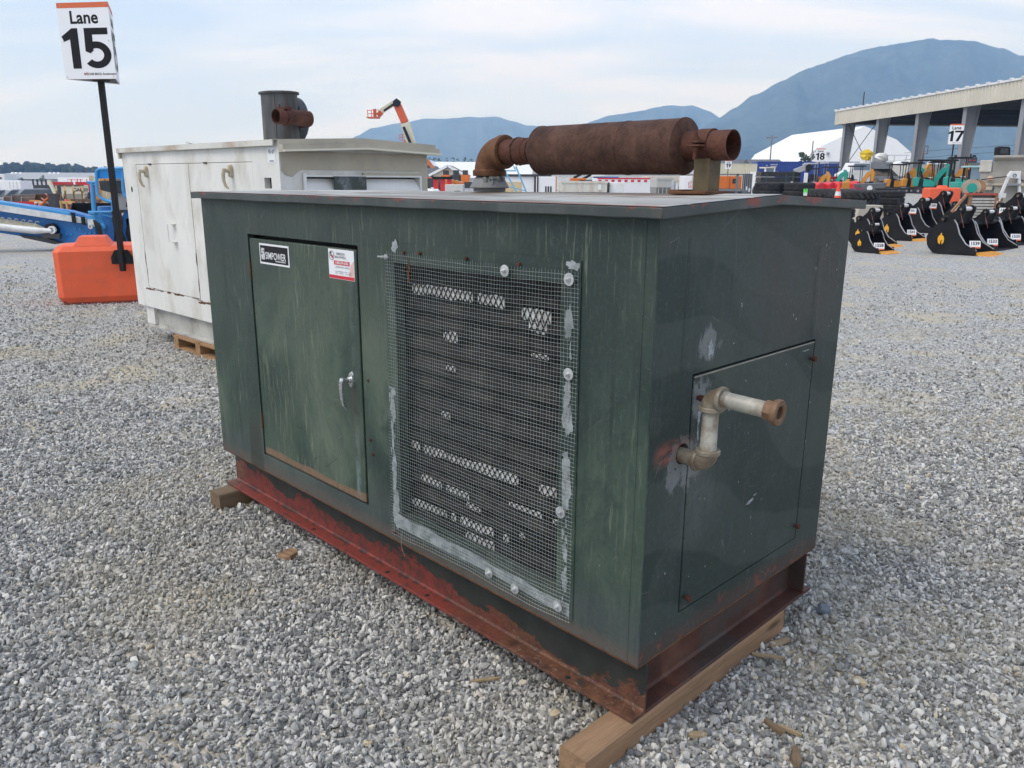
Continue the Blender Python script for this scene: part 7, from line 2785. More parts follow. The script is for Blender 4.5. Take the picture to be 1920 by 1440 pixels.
for k in range(5):
    part('attachment', MB().box(-1.5 + k * .6, -1.2 + k * .6, .1, .5, .7, 1.0 + .1 * (k % 2)), BLACK, t, smooth=0)
    part('red_light', MB().box(-1.4 + k * .55, -1.1 + k * .55, -.04, .0, .25, .35), RED, t, smooth=0)
for k, px in enumerate((1690, 1710, 1757)):
    t = T('parked_vehicle', ('white vehicle top left of the billboard on the wall', 'cream vehicle top under the billboard on the wall', 'white vehicle top right of the second shed column')[k], 'vehicle', pp(px, 306 - k, 120), 0)
    part('body', MB().prism([(-1.0, -.5), (-.9, .0), (-.4, .3), (.8, .3), (1.1, .0), (1.1, -.5)], 0, 1.7, 'y'), WHITE_C if k != 1 else CREAM, t, smooth=0, bevel=.05)
    part('window', MB().box(-.3, .7, -.02, .01, .02, .22), STEEL_D, t, smooth=0)

# racks, culverts, tyres
t, w, h = blk_thing('compressor', 'orange compressor on the steel racks below the lane 19 board', 'compressor', ORG, 1345, 1391, 330, 44, 1.5)
part('vent', MB().box(w * .62, w * .76, -.02, .02, h * .78, h * .92), STEEL_D, t, smooth=0)
part('seam', MB().box(w * .50, w * .515, -.015, .0, 0, h), STEEL_D, t, smooth=0)
part('base', MB().box(-.1, w + .1, -.06, 1.5, 0, h * .62), STEEL_D, t, smooth=0)
rk = T('steel_rack', 'grey steel shelving rack in front of the orange compressor', 'rack', at(1368, 36), 0)
hh = hz(1390, 326, 36) - rk.location.z
for x in (-.7, .35, .95):
    part('upright', MB().box(x - .05, x + .05, 0, .08, 0, hh if x > 0 else hh * .75), M('rack_grey', (.17, .18, .19), .5), rk, smooth=0)
for z in (.45, .80, 1.12):
    part('shelf', MB().box(-.75, .95, -.03, .6, z, z + .09), M('rack_grey', (.17, .18, .19)), rk, smooth=0)
part('top_rail', MB().box(-1.0, .95, 0, .06, hh - .06, hh), M('rack_grey', (.17, .18, .19)), rk, smooth=0)
rk2, w, h = blk_thing('rack_panel', 'dark grey upright ribbed panel with white tags', 'panel', M('rack_dark', (.09, .095, .10), .5), 1393.5, 1408, 325.5, 36, .15)
for k in range(4):
    part('rib', MB().box(w * (.05 + .25 * k), w * (.12 + .25 * k), -.04, .01, 0, h), STEEL_G, rk2, smooth=0)
for x, z in ((.4, .62), (.75, .58)):
    part('tag', MB().box(w * x, w * x + .06, -.06, -.045, h * z, h * z + .16), WHITE, rk2, smooth=0)
t = T('pump_set', 'small white valve assembly on the ground by the rack', 'pump', at(1403, 30), 0)
part('valve', MB().sphere((0, 0, .95), .12, 10, 7, (1, 1, .7)), ALU, t)
part('pipe', MB().tube([(-.25, 0, .7), (0, 0, .85), (.25, 0, .8), (.5, 0, .6)], .06, 8), ALU, t)
part('stand', MB().cyl((0, 0, 0), (0, 0, .85), .08, n=8), WHITE, t)
part('base', MB().box(-.3, .5, -.2, .2, 0, .5), STEEL_D, t, smooth=0)
cv = T('culvert_stack', 'stack of ribbed black drain grates bundled in three layers', 'grate stack', at(1426, 42), 0)
w = pp(1500, 336, 42).x - pp(1426, 336, 42).x
ztop = hz(1460, 322, 42) - cv.location.z
for k in range(3):
    z1 = ztop - k * .27
    part('tray', MB().box(-.02, w + .02, 0, .9, z1 - .25, z1 - .20), STEEL_D, cv, smooth=0)
    for j in range(26):
        x = w * j / 26 * .86
        part('rib', MB().box(x + .008, x + .048, -.03, .88, z1 - .199, z1 - .0), STEEL_D, cv, smooth=0)
    part('side_rail', MB().box(w * .87, w, -.02, .9, z1 - .199, z1 - .03), BLACK, cv, smooth=0)
for x in (.13, .63, .80):
    part('strap', MB().box(w * x, w * x + .04, -.055, -.035, ztop - .8, ztop - .1), M('green_strap', (.06, .12, .10), .6), cv, smooth=0)
part('base', MB().box(0, w, .05, .85, 0, ztop - .82), STEEL_D, cv, smooth=0)
for k, (x, z, sx_) in enumerate(((.76, .62, .10), (.70, .84, .13), (-.03, .70, .12))):
    part('tag', MB().box(w * x, w * x + sx_, -.08, -.06, ztop - z, ztop - z + .14), WHITE, cv, smooth=0)
t = T('standing_panel', 'white upright panel at the right end of the black grates', 'panel', at(1509, 41), 0)
part('panel', MB().box(-.02, .14, 0, .1, 0, hz(1509, 324, 41) - t.location.z), WHITE, t, smooth=0)
t, w, h = blk_thing('telehandler', 'white wheel loader behind the black grates', 'loader', WHITE, 1420, 1452, 322, 60, 2)
cabz = hz(1440, 313, 60) - t.location.z
for x in (.42, .95):
    part('cab_post', MB().box(w * x, w * x + .1, .1, .2, h, cabz), WHITE, t, smooth=0)
part('cab_roof', MB().box(w * .40, w * 1.03, 0, 1.4, cabz - .08, cabz), CREAM, t, smooth=0)
part('cab_glass', MB().box(w * .46, w * .95, .14, .16, h, cabz - .08), M('cab_glass', (.18, .24, .30), .15), t, smooth=0)
wheel_set(t, (w * .2, w * .85), (-.2,), .55, .35)
t = T('telescopic_boom', 'grey telescopic boom with dark head raised before the blue container', 'boom', at(1495, 62), 0)
O3 = t.location.copy()
part('arm', MB().bar(pp(1488, 322, 62) - O3, pp(1508, 314, 62) - O3, .35), M('boom_grey', (.36, .37, .38), .5), t, smooth=0)
part('head', MB().bar(pp(1504, 313, 62) - O3, pp(1518, 311, 62) - O3, .45), M('boom_grey', (.36, .37, .38)), t, smooth=0, bevel=.06)
part('joint', MB().cyl(pp(1515, 314, 61.6) - O3, pp(1515, 314, 62.4) - O3, .25, n=12), BLACK, t)
part('hose', MB().tube([pp(1514, 315, 61.7) - O3, pp(1513.5, 322, 61.7) - O3], .12, 8), BLACK, t)
part('base', MB().bar(pp(1488, 322, 62) - O3, Vector((-.4, 0, 0)), .5), STEEL_D, t, smooth=0)

for col, (px, d, lab) in enumerate(((1445.5, 36, 'left front stack of truck tyres'), (1500, 35, 'right front stack of truck tyres'))):
    base = at(px, d)
    for k in range(4):
        tyre('%s, %s tyre' % (lab, ('bottom', 'second', 'third', 'top')[k]), base + Vector((rnd.uniform(-.02, .02), rnd.uniform(-.02, .02), .328 * k + hz(px, 343, d) - base.z - 4 * .328)), TY_T, 'tyres lying flat', k, 0, 1.16 if col == 0 else 1.12)
for lab, px, d, top in (('large chevron tyre lying behind the traffic cone', 1561, 30, 354), ('large chevron tyre lying right of the traffic cone', 1604, 29, 356)):
    base = at(px, d)
    tyre('upper ' + lab, Vector((base.x, base.y, hz(px, top, d) - .60)), TY_O, 'large chevron tyres', px, 0, 1)
    tyre('lower ' + lab, Vector((base.x, base.y, hz(px, top, d) - 1.21)), TY_O, 'large chevron tyres', px + 1, 0, 1)
for j, (px, d, top, lab) in enumerate(((1636, 33, 357, 'narrow tyre stack touching the chevron tyres'), (1650, 30.5, 357, 'middle tyre stack left of the bare gravel'), (1676, 30, 357, 'right hand tyre stack at the edge of the bare gravel'), (1664, 34, 352, 'tyre stack half hidden at the back'))):
    base = at(px, d)
    for k in range(4):
        tyre('%s, %s tyre' % (lab, ('top', 'second', 'third', 'bottom')[k]), Vector((base.x, base.y, hz(px, top, d) - .245 * (k + 1))), TY_T, 'tyres lying flat', j + k, 0, .79)
cp_ = at(1574, 26)
cone('orange and white traffic cone standing just beyond the green roof', Vector((cp_.x, cp_.y, hz(1577, 341, 26) - .74)), .74, None)
tyre('tyre lying under the traffic cone', Vector((cp_.x, cp_.y, hz(1577, 340, 26) - .80 - .33)), TY_T, 'tyres lying flat', 3)
tyre('second tyre lying under the traffic cone', Vector((cp_.x, cp_.y, hz(1577, 340, 26) - .80 - .65)), TY_T, 'tyres lying flat', 4)
t = T('delineator', 'short white delineator post with a bright green top', 'marker post', at(1512.5, 22), 0)
h = hz(1512, 354, 22) - t.location.z
part('post', MB().box(-.045, .045, -.02, .02, 0, h - .10), WHITE, t, smooth=0)
part('top', MB().box(-.048, .048, -.022, .022, h - .099, h - .035).box(-.048, -.025, -.022, .022, h - .035, h - .015).box(.025, .048, -.022, .022, h - .035, h - .015).box(-.048, .048, -.022, .022, h - .0149, h), M('neon_green', (.12, .72, .10), .45), t, smooth=0)
lane_sign('18', at(1533, 60), R(4) - math.atan2(.4, .9) * .7, hz(1540, 316, 60), gz(23, 60), .66, .93, 'lane 18 sign on a black pole in front of the blue container', .03)
p17 = at(1779, 43)
lane_sign('17', p17, R(-14), hz(1800, 289, 43), p17.z + .2, .66, 1.0, 'lane 17 sign on a black pole between the shed columns', .03)
lock_block(p17 + Vector((-1.22, -.55, 0)), R(2), 'weathered orange concrete block behind the row of black buckets', L_=1.72, H_=.80, studs=((.5, .5),))
t = T('concrete_barrier', 'short pale concrete block between the tyres and the black buckets', 'concrete block', at(1640, 27), R(4))
part('body', MB().prism([(-.52, 0), (-.40, .72), (.40, .72), (.52, 0)], 0, .6, 'y'), M('tan_concrete', (.50, .45, .38), .85, 0, .08, 2, (.38, .33, .27), .5, 2), t, smooth=0, bevel=.02)

# ------------------------------------------------------------------ excavators


def make_excavator(name_label, mat, group, open_cab=True):
    t = T('mini_excavator', name_label, 'excavator', (0, 0, 0), 0, group)
    for y in (-.55, .33):
        mb = MB()
        mb.prism([(-.75, .10), (-.62, .0), (.62, 0), (.75, .10), (.75, .26), (.62, .36), (-.62, .36), (-.75, .26)], y, y + .22, 'y')
        tr = part('track', mb, RUBBER, t, smooth=0, bevel=.02)
        mb = MB()
        for x in (-.5, -.15, .2, .5):
            mb.cyl((x, y - .012, .17), (x, y + .01, .17), .085, n=10)
        part('roller', mb, STEEL_G, tr)
    part('undercarriage', MB().box(-.4, .4, -.32, .32, .15, .42), STEEL_D, t, smooth=0)
    mb = MB()
    mb.box(.82, .92, -.5, .5, .03, .30)
    mb.bar((.4, -.25, .22), (.85, -.25, .18), .07)
    mb.bar((.4, .25, .22), (.85, .25, .18), .07)
    part('dozer_blade', mb, BLACK, t, smooth=0)
    mb = MB()
    mb.prism([(-.62, .44), (-.70, .56), (-.68, .92), (-.55, 1.02), (-.20, .98), (-.16, .56), (.45, .52), (.45, .44)], -.42, .42, 'y')
    part('house', mb, BLACK, t, smooth=0, bevel=.03)
    mb = MB()
    mb.prism([(-.52, .46), (-.80, .50), (-.84, 1.02), (-.62, 1.12), (-.46, 1.04)], -.46, .46, 'y')
    part('counterweight', mb, mat, t, smooth=0, bevel=.05)
    part('side_panel', MB().prism([(-.22, .46), (-.22, .98), (.30, .90), (.48, .70), (.48, .46)], -.47, -.421, 'y'), mat, t, smooth=0)
    mb = MB()
    mb.box(-.34, .06, -.22, .22, 1.0, 1.08)
    mb.prism([(-.34, 1.0), (-.45, 1.5), (-.36, 1.5), (-.22, 1.06)], -.21, .21, 'y')
    part('seat', mb, BLACK, t, smooth=0, bevel=.02)
    for x, y in ((-.55, -.40), (-.55, .38), (.38, -.40), (.38, .38)):
        part('canopy_post', MB().cyl((x, y, .9 if x < 0 else .6), (x * .9, y, 2.2), .03, n=6), BLACK, t)
    part('canopy', MB().prism([(-.78, 2.17), (-.70, 2.28), (.55, 2.28), (.62, 2.17)], -.52, .52, 'y'), BLACK, t, smooth=0, bevel=.02)
    mb = MB()
    mb.prism([(.36, .55), (.42, .98), (.78, 1.62), (1.18, 1.86), (1.34, 1.66), (1.06, 1.38), (.72, .86), (.66, .52)], -.11, .11, 'y')
    part('boom', mb, mat, t, smooth=0, bevel=.015)
    mb = MB()
    mb.prism([(1.08, 2.0), (1.30, 1.96), (1.50, 1.66), (1.42, .92), (1.22, .90), (1.14, 1.56)], -.10, .10, 'y')
    part('arm', mb, mat, t, smooth=0, bevel=.015)
    mb = MB()
    mb.cyl((.62, 0, .80), (.98, 0, 1.30), .035, n=8)
    mb.cyl((.86, -.09, 1.66), (1.20, -.09, 1.84), .035, n=8)
    part('cylinder', mb, STEEL_G, t)
    mb = MB()
    mb.strip([(1.42, .55), (1.20, .52), (1.10, .66), (1.18, .90)], .03, -.22, .22)
    for y in (-.22, .20):
        mb.prism([(1.42, .55), (1.20, .52), (1.10, .66), (1.18, .90), (1.36, .88)], y, y + .02, 'y')
    part('bucket', mb, BLACK, t, smooth=0)
    part('white_hood', MB().box(.08, .34, -.30, .20, 1.06, 1.10), WHITE, t, smooth=0)
    return t


EG = 'mini excavators lined up under the shed'
ex_y = make_excavator('yellow mini excavator, rightmost of the yellow ones, next to the teal cabless one', YEL, EG)
ex_t = make_excavator('teal mini excavator with a low rounded tail beside the lane 17 pole', TEAL, EG)
spots = [('y', 1773, 60, 1.03, 18, None), ('t', 1797, 56, 1.08, 22, None),
         ('t', 1737, 60, 1.05, 20, 'teal mini excavator third from the right, between two yellow ones'),
         ('y', 1712, 62, .98, 12, 'yellow mini excavator just right of the second shed column'),
         ('y', 1680, 64, .95, 10, 'yellow mini excavator nearest the dark dump hopper'),
         ('t', 1752, 70, 1.0, 200, 'teal mini excavator in the back row between yellow booms'),
         ('y', 1760, 69, 1.05, 160, 'yellow mini excavator turned away in the back row'),
         ('y', 1789, 71, 1.0, 150, 'yellow brown mini excavator behind the lane 17 pole'),
         ('t', 1558, 72, .95, 40, 'teal mini excavator at the far left end behind the red loaders'),
         ('y', 1524, 66, .90, 30, 'orange yellow mini excavator left of the lane 18 pole'),
         ('y', 1606, 70, .95, 35, 'yellow mini excavator in front of the white truck')]
for k_, px, d, s, rz, lab in spots:
    src = ex_y if k_ == 'y' else ex_t
    o = src if lab is None else copy_tree(src)
    o.location, o.rotation_euler, o.scale = at(px, d), (0, 0, R(-rz)), (s, s, s)
    if lab:
        o['label'] = lab
t = T('cab_excavator', 'teal trimmed excavator cab with pale roof beside the grey dump body', 'excavator', at(1826, 48), R(-8))
zc0, zc1 = .9, hz(1826, 314, 48) - t.location.z
part('house', MB().box(-.9, .8, -.2, 1.2, .45, .95), TEAL, t, smooth=0, bevel=.05)
for x in (-.30, .52):
    for y in (0, .9):
        part('cab_post', MB().box(x, x + .07, y, y + .07, zc0, zc1), BLACK, t, smooth=0)
part('cab_glass', MB().box(-.22, .52, .02, .04, zc0 + .2, zc1 - .05), M('cab_glass', (.18, .24, .30)), t, smooth=0)
part('cab_roof', MB().box(-.42, .62, -.08, 1.05, zc1, zc1 + .10), M('pale_teal_roof', (.35, .55, .58), .5), t, smooth=0, bevel=.02)
part('seat', MB().prism([(-.1, zc0), (-.15, zc0 + .75), (.05, zc0 + .8), (.3, zc0 + .3), (.3, zc0)], .3, .7, 'y'), BLACK, t, smooth=0, bevel=.03)
for y in (-.3, .8):
    part('track', MB().prism([(-.9, .1), (-.75, 0), (.75, 0), (.9, .1), (.9, .32), (.75, .45), (-.75, .45), (-.9, .32)], y, y + .3, 'y'), RUBBER, t, smooth=0)


def red_loader(label, px, d, k):
    t = T('compact_loader', label, 'loader', at(px, d), R(20 + k * 8), 'red compact loaders behind the tyres')
    part('hood', MB().prism([(-.5, .45), (-.55, 1.0), (-.25, 1.15), (.2, 1.05), (.3, .45)], -.35, .35, 'y'), RED, t, smooth=0, bevel=.05)
    part('platform', MB().box(-.8, -.5, -.3, .3, .2, .5), STEEL_D, t, smooth=0)
    for y in (-.45, .27):
        part('track', MB().prism([(-.6, 0), (-.7, .2), (-.4, .45), (.5, .42), (.6, .15), (.5, 0)], y, y + .18, 'y'), RUBBER, t, smooth=0)
    for y in (-.3, .24):
        part('arm', MB().bar((-.3, y, 1.05), (.75, y, .55), .09), STEEL_D, t, smooth=0)
    part('bucket', MB().strip([(1.1, .2), (.8, .15), (.72, .4), (.82, .62)], .03, -.45, .45), BLACK, t, smooth=0)
    part('tag', MB().box(-.3, .0, -.37, -.352, .6, .75), WHITE, t, smooth=0)


for k, (px, lab) in enumerate(((1540, 'red compact loader right against the lane 18 pole'), (1559, 'red compact loader second from the lane 18 pole'), (1574, 'red compact loader right behind the tip of the cone'), (1603, 'bright red compact loader above the chevron tyres'))):
    red_loader(lab, px, 52, k)
t = T('orange_trencher', 'orange trencher between the red loaders', 'trencher', at(1586, 52), R(10))
part('body', MB().prism([(-.5, .4), (-.5, 1.1), (.1, 1.15), (.5, .7), (.5, .4)], -.35, .35, 'y'), YEL, t, smooth=0, bevel=.05)
part('boom', MB().bar((.3, 0, .8), (1.1, 0, .3), .16), STEEL_D, t, smooth=0)
for y in (-.5, .3):
    part('track', MB().box(-.6, .6, y, y + .2, 0, .4), RUBBER, t, smooth=0)
for k, (px, d, lab) in enumerate(((1529, 78, 'farthest left tractor with a pale canopy'), (1553, 76, 'red tractor with a pale canopy below the blue container'))):
    t = T('tractor', lab, 'tractor', at(px, d), R(30))
    part('hood', MB().box(-.2, 1.2, -.3, .3, .7, 1.3), (ORG, RED)[k], t, smooth=0, bevel=.06)
    part('canopy', MB().box(-1.0, .5, -.7, .7, 2.45, 2.55), M('canopy_pale', (.40, .44, .55), .5), t, smooth=0)
    for x, y in ((-.9, -.6), (-.9, .55), (.35, -.6), (.35, .55)):
        part('canopy_post', MB().cyl((x, y, .8), (x, y, 2.45), .03, n=6), STEEL_G, t)
    part('seat', MB().box(-.7, -.3, -.25, .25, .9, 1.5), BLACK, t, smooth=0)
    wheel_set(t, (-.6, .9), (-.75, .45), .5, .3)
t = T('hydraulic_hopper', 'dark grey hopper box with a maroon pallet end and round white decal', 'hopper', at(1640, 46), R(-6))
part('bin', MB().prism([(-.55, .35), (-.75, 1.05), (.75, 1.12), (.35, .35)], 0, 1.2, 'y'), M('hopper_grey', (.10, .105, .11), .5), t, smooth=0, bevel=.03)
part('maroon_end', MB().box(-.98, -.60, -.05, 1.0, .25, .82), M('maroon_paint', (.24, .03, .06), .5), t, smooth=0)
part('decal', MB().lathe([(0, 0), (.15, 0)], 16, (-.22, -.012, .82), (0, 1, 0)), WHITE, t)
part('decal', MB().box(-.38, -.06, -.014, -.004, .42, .62), WHITE, t, smooth=0)
part('stand', MB().box(-.5, .5, .1, 1.1, 0, .34), STEEL_D, t, smooth=0)
t = single('dirt_pile', MB().sphere((0, 0, 0), 2.2, 18, 10, (1.2, 1, 1.15), .10, random.Random(3)), M('dirt', (.13, .105, .085), .9, 0, .3, 3, None, .3, 2, .5, 9), 'grey brown dirt pile behind the dark hopper', 'dirt pile', at(1634, 78) + Vector((0, 0, -.4)))
t = T('flatbed_truck', 'white truck carrying a yellow pump under the shed bracing', 'truck', at(1610, 76), R(0))
part('cab', MB().prism([(-1.6, .7), (-1.55, 1.4), (-.9, 1.75), (-.6, 2.45), (1.0, 2.45), (1.1, .7)], 0, 2, 'y'), WHITE, t, smooth=0, bevel=.08)
part('windscreen', MB().box(-.55, .9, -.03, .02, 1.8, 2.35), M('cab_glass', (.18, .24, .30)), t, smooth=0)
part('bed', MB().box(1.15, 4.2, .05, 2.0, .8, 1.25), STEEL_G, t, smooth=0)
part('pump', MB().sphere((.9, 1, 3.15), .62, 12, 8, (1.0, .7, .75), .22, random.Random(5)), M('pump_yellow', (.72, .50, .02), .45), t, smooth=0)
part('pump_body', MB().sphere((2.3, 1, 2.9), .55, 12, 8, (1.2, .8, .8), .15, random.Random(6)), WHITE, t, smooth=0)
part('pump_frame', MB().box(.9, 3.2, .4, 1.6, 1.9, 2.5), STEEL_G, t, smooth=0)
wheel_set(t, (-.9, 3), (-.1,), .55, .35)

# ------------------------------------------------------------------ grey dump body, ladder frame, slatted rack
t = T('dump_body', 'large weathered grey dump body standing at the right edge', 'dump body', (pp(1837, 336, 25.0).x, 25.0, 0), R(-30))
D_, DY = 25.0, 25.0
zt = hz(1860, 292, DY)
x0, D_ = 0.0, 0.0
GB = M('weathered_grey_body', (.36, .345, .31), .6, 0, .08, 1.2, (.22, .205, .175), .5, 1.6, 0, 60, None, (1, 1, .4))
part('side', MB().box(x0, x0 + 6, D_ + .0, D_ + 2.3, .55, zt - .48), GB, t, smooth=0)
zl = hz(1860, 292, DY)
part('top_rail', MB().prism([(D_ - .18, zl - .06), (D_ - .18, zl), (D_ + .4, zl + .02), (D_ + .4, zl - .5), (D_ + .02, zl - .5), (D_ - .02, zl - .16)], x0 + .3, x0 + 6.2, 'x'), GB, t, smooth=0)
part('hood', MB().box(x0 - .05, x0 + .27, D_ - .05, D_ + 1.4, zl - .48, zl - .13), M('pale_hood', (.52, .50, .45), .6), t, smooth=0, bevel=.02)
for k in range(4):
    part('stiffener', MB().box(x0 + .42 + k * 1.3, x0 + .60 + k * 1.3, D_ - .08, D_ - .001, .55, zt - .86), GB, t, smooth=0)
part('side_rail', MB().box(x0 - .05, x0 + 6, D_ - .13, D_ - .085, zt - .87, zt - .80), M('pale_rail', (.52, .46, .36), .5), t, smooth=0)
part('latch', MB().sphere((x0 + .27, D_ - .16, zt - .68), .10, 10, 7, (1, 1, .8), .1, rnd), M('latch_tan', (.52, .36, .26), .6), t)
part('latch_plate', MB().box(x0 + .12, x0 + .36, D_ - .16, D_ - .09, zt - 1.0, zt - .90), M('pale_rail', (.52, .46, .36)), t, smooth=0)
part('corner_post', MB().cyl((x0 - .09, D_ - .1, .9), (x0 - .09, D_ - .1, zt - .9), .045, n=8), WHITE, t)
part('stand', MB().box(x0 + .3, x0 + 5.8, D_ + .3, D_ + 2, .3, .55), STEEL_D, t, smooth=0)
D_ = 25.0
t = T('equipment_case', 'black rounded case standing on top of the grey dump body', 'case', (pp(1877, 336, D_).x, D_ + .05, zl + .01), R(0))
hc = hz(1877, 275, D_) - zl
part('case', MB().prism([(-.19, 0), (-.21, hc * .85), (-.17, hc), (.14, hc * .97), (.18, hc * .85), (.21, 0)], 0, .2, 'y'), BLACK, t, smooth=0, bevel=.02)
part('window', MB().prism([(-.12, .05), (-.13, hc * .8), (.10, hc * .8), (.13, .05)], -.006, .0, 'y'), M('case_glass', (.03, .03, .032), .2), t, smooth=0)
t = T('step_ladder', 'white step ladder frame leaning at the grey dump body', 'ladder', (0, 0, 0), 0)
d = 24.4
for a, b in (((1891, 326), (1874, 392)), ((1909, 328), (1921, 392))):
    part('leg', MB().bar(pp(a[0], a[1], d), pp(b[0], b[1], d), .07), WHITE, t, smooth=0)
q0, q1 = pp(1889, 322, d), pp(1911, 333, d)
part('head', MB().prism([(q0.x - .05, q1.z), (q0.x + .06, q0.z + .02), (q1.x, q0.z + .02), (q1.x, q1.z - .04)], d - .05, d + .05, 'y'), WHITE, t, smooth=0, bevel=.01)
part('hub', MB().lathe([(.05, -.08), (.05, 0)], 12, pp(1899, 329, d), (0, 1, 0)), BLACK, t)
part('step', MB().box(pp(1888, 347, d).x, pp(1912, 347, d).x, d - .06, d + .2, hz(1900, 348, d), hz(1900, 344, d)), STEEL_G, t, smooth=0)
part('strap', MB().tube([pp(1840, 337, d), pp(1870, 333, d), pp(1893, 330.5, d), pp(1925, 341, d)], .015, 5), BLACK, t)
t = T('slatted_rack', 'rusty rack of pale horizontal slats topped by a red bar', 'rack', at(1802, 22), R(4))
w = pp(1880, 336, 22).x - pp(1815, 336, 22).x
zt = hz(1840, 362, 22) - t.location.z
RB = M('rusty_frame_tan', (.33, .18, .10), .7, 0, .2, 5)
ox = pp(1826, 336, 22).x - t.location.x
part('top_bar', MB().box(ox - .15, ox + w * .78, -.05, .08, zt - .06, zt), M('faded_red', (.42, .09, .06), .6), t, smooth=0)
for x in (ox, ox + w * .76):
    part('upright', MB().box(x - .03, x + .03, -.03, .06, 0, zt), RB, t, smooth=0)
k = 0
z = zt - .14
while z > .02:
    part('slat', MB().box(ox + .035, ox + w * .75, -.02, .03, z - .045, z + .01), M('pale_slat', (.62, .60, .55), .6, 0, .1, 5, (.40, .30, .20), .5, 6), t, smooth=0)
    z -= .078
part('back_sheet', MB().box(ox, ox + w * .75, .06, .08, 0, zt - .06), M('rack_back', (.22, .2, .17), .7), t, smooth=0)
part('link', MB().bar((ox - .48, .0, zt - .50), (ox - .1, 0, zt - .02), .06), RB, t, smooth=0)
mb = MB()
rg = random.Random(4)
for k in range(18):
    mb.sphere((ox + w * rg.uniform(.80, 1.02), rg.uniform(-.05, .1), zt - rg.uniform(.02, .55)), rg.uniform(.03, .06), 6, 4, (1, 1, 1), .3, rg)
part('chain_bundle', mb, RB, t, smooth=0)
part('chain_plate', MB().box(ox + w * .82, ox + w * 1.02, -.06, -.02, zt - .12, zt + .0), WHITE, t, smooth=0)
t = T('cable_reel', 'pair of rusty reels with a teal hub by the rack', 'reel', pp(1823, 352, 23.5) + Vector((0, 0, 0)), 0)
part('reel', MB().lathe([(.05, -.1), (.24, -.1), (.24, -.06), (.15, -.06), (.15, .06), (.24, .06), (.24, .1), (.05, .1)], 20, (0, 0, 0), (.3, 1, 0)), M('reel_tan', (.40, .33, .25), .6, 0, .2, 6), t)
part('hub', MB().lathe([(0, -.125), (.13, -.12), (.13, -.1)], 14, (0, 0, 0), (.3, 1, 0)), TEAL, t)
part('reel', MB().lathe([(.05, -.1), (.2, -.1), (.2, .1), (.05, .1)], 20, (.26, .1, .02), (.6, 1, 0)), RB, t)
part('stand', MB().box(-.15, .35, -.05, .15, -t.location.z, -.12), STEEL_D, t, smooth=0)

# ------------------------------------------------------------------ excavator buckets for sale


def helmet(mb, s):
    """a crested helmet outline on the plate, flat"""
    P = [(-.34, .10), (-.30, .34), (-.12, .50), (-.06, .72), (.06, .74), (.06, .52), (.24, .42), (.36, .16), (.34, -.30), (.14, -.50), (.10, -.10), (.20, .0), (.02, -.02), (-.04, -.50), (-.26, -.34)]
    tri = [(0, 1, 2, 5, 6, 7), (2, 3, 4, 5), (7, 8, 9, 10, 11), (0, 7, 11, 12), (0, 12, 13, 14)]
    mb.add([(p[0] * s, 0, p[1] * s) for p in P], tri)


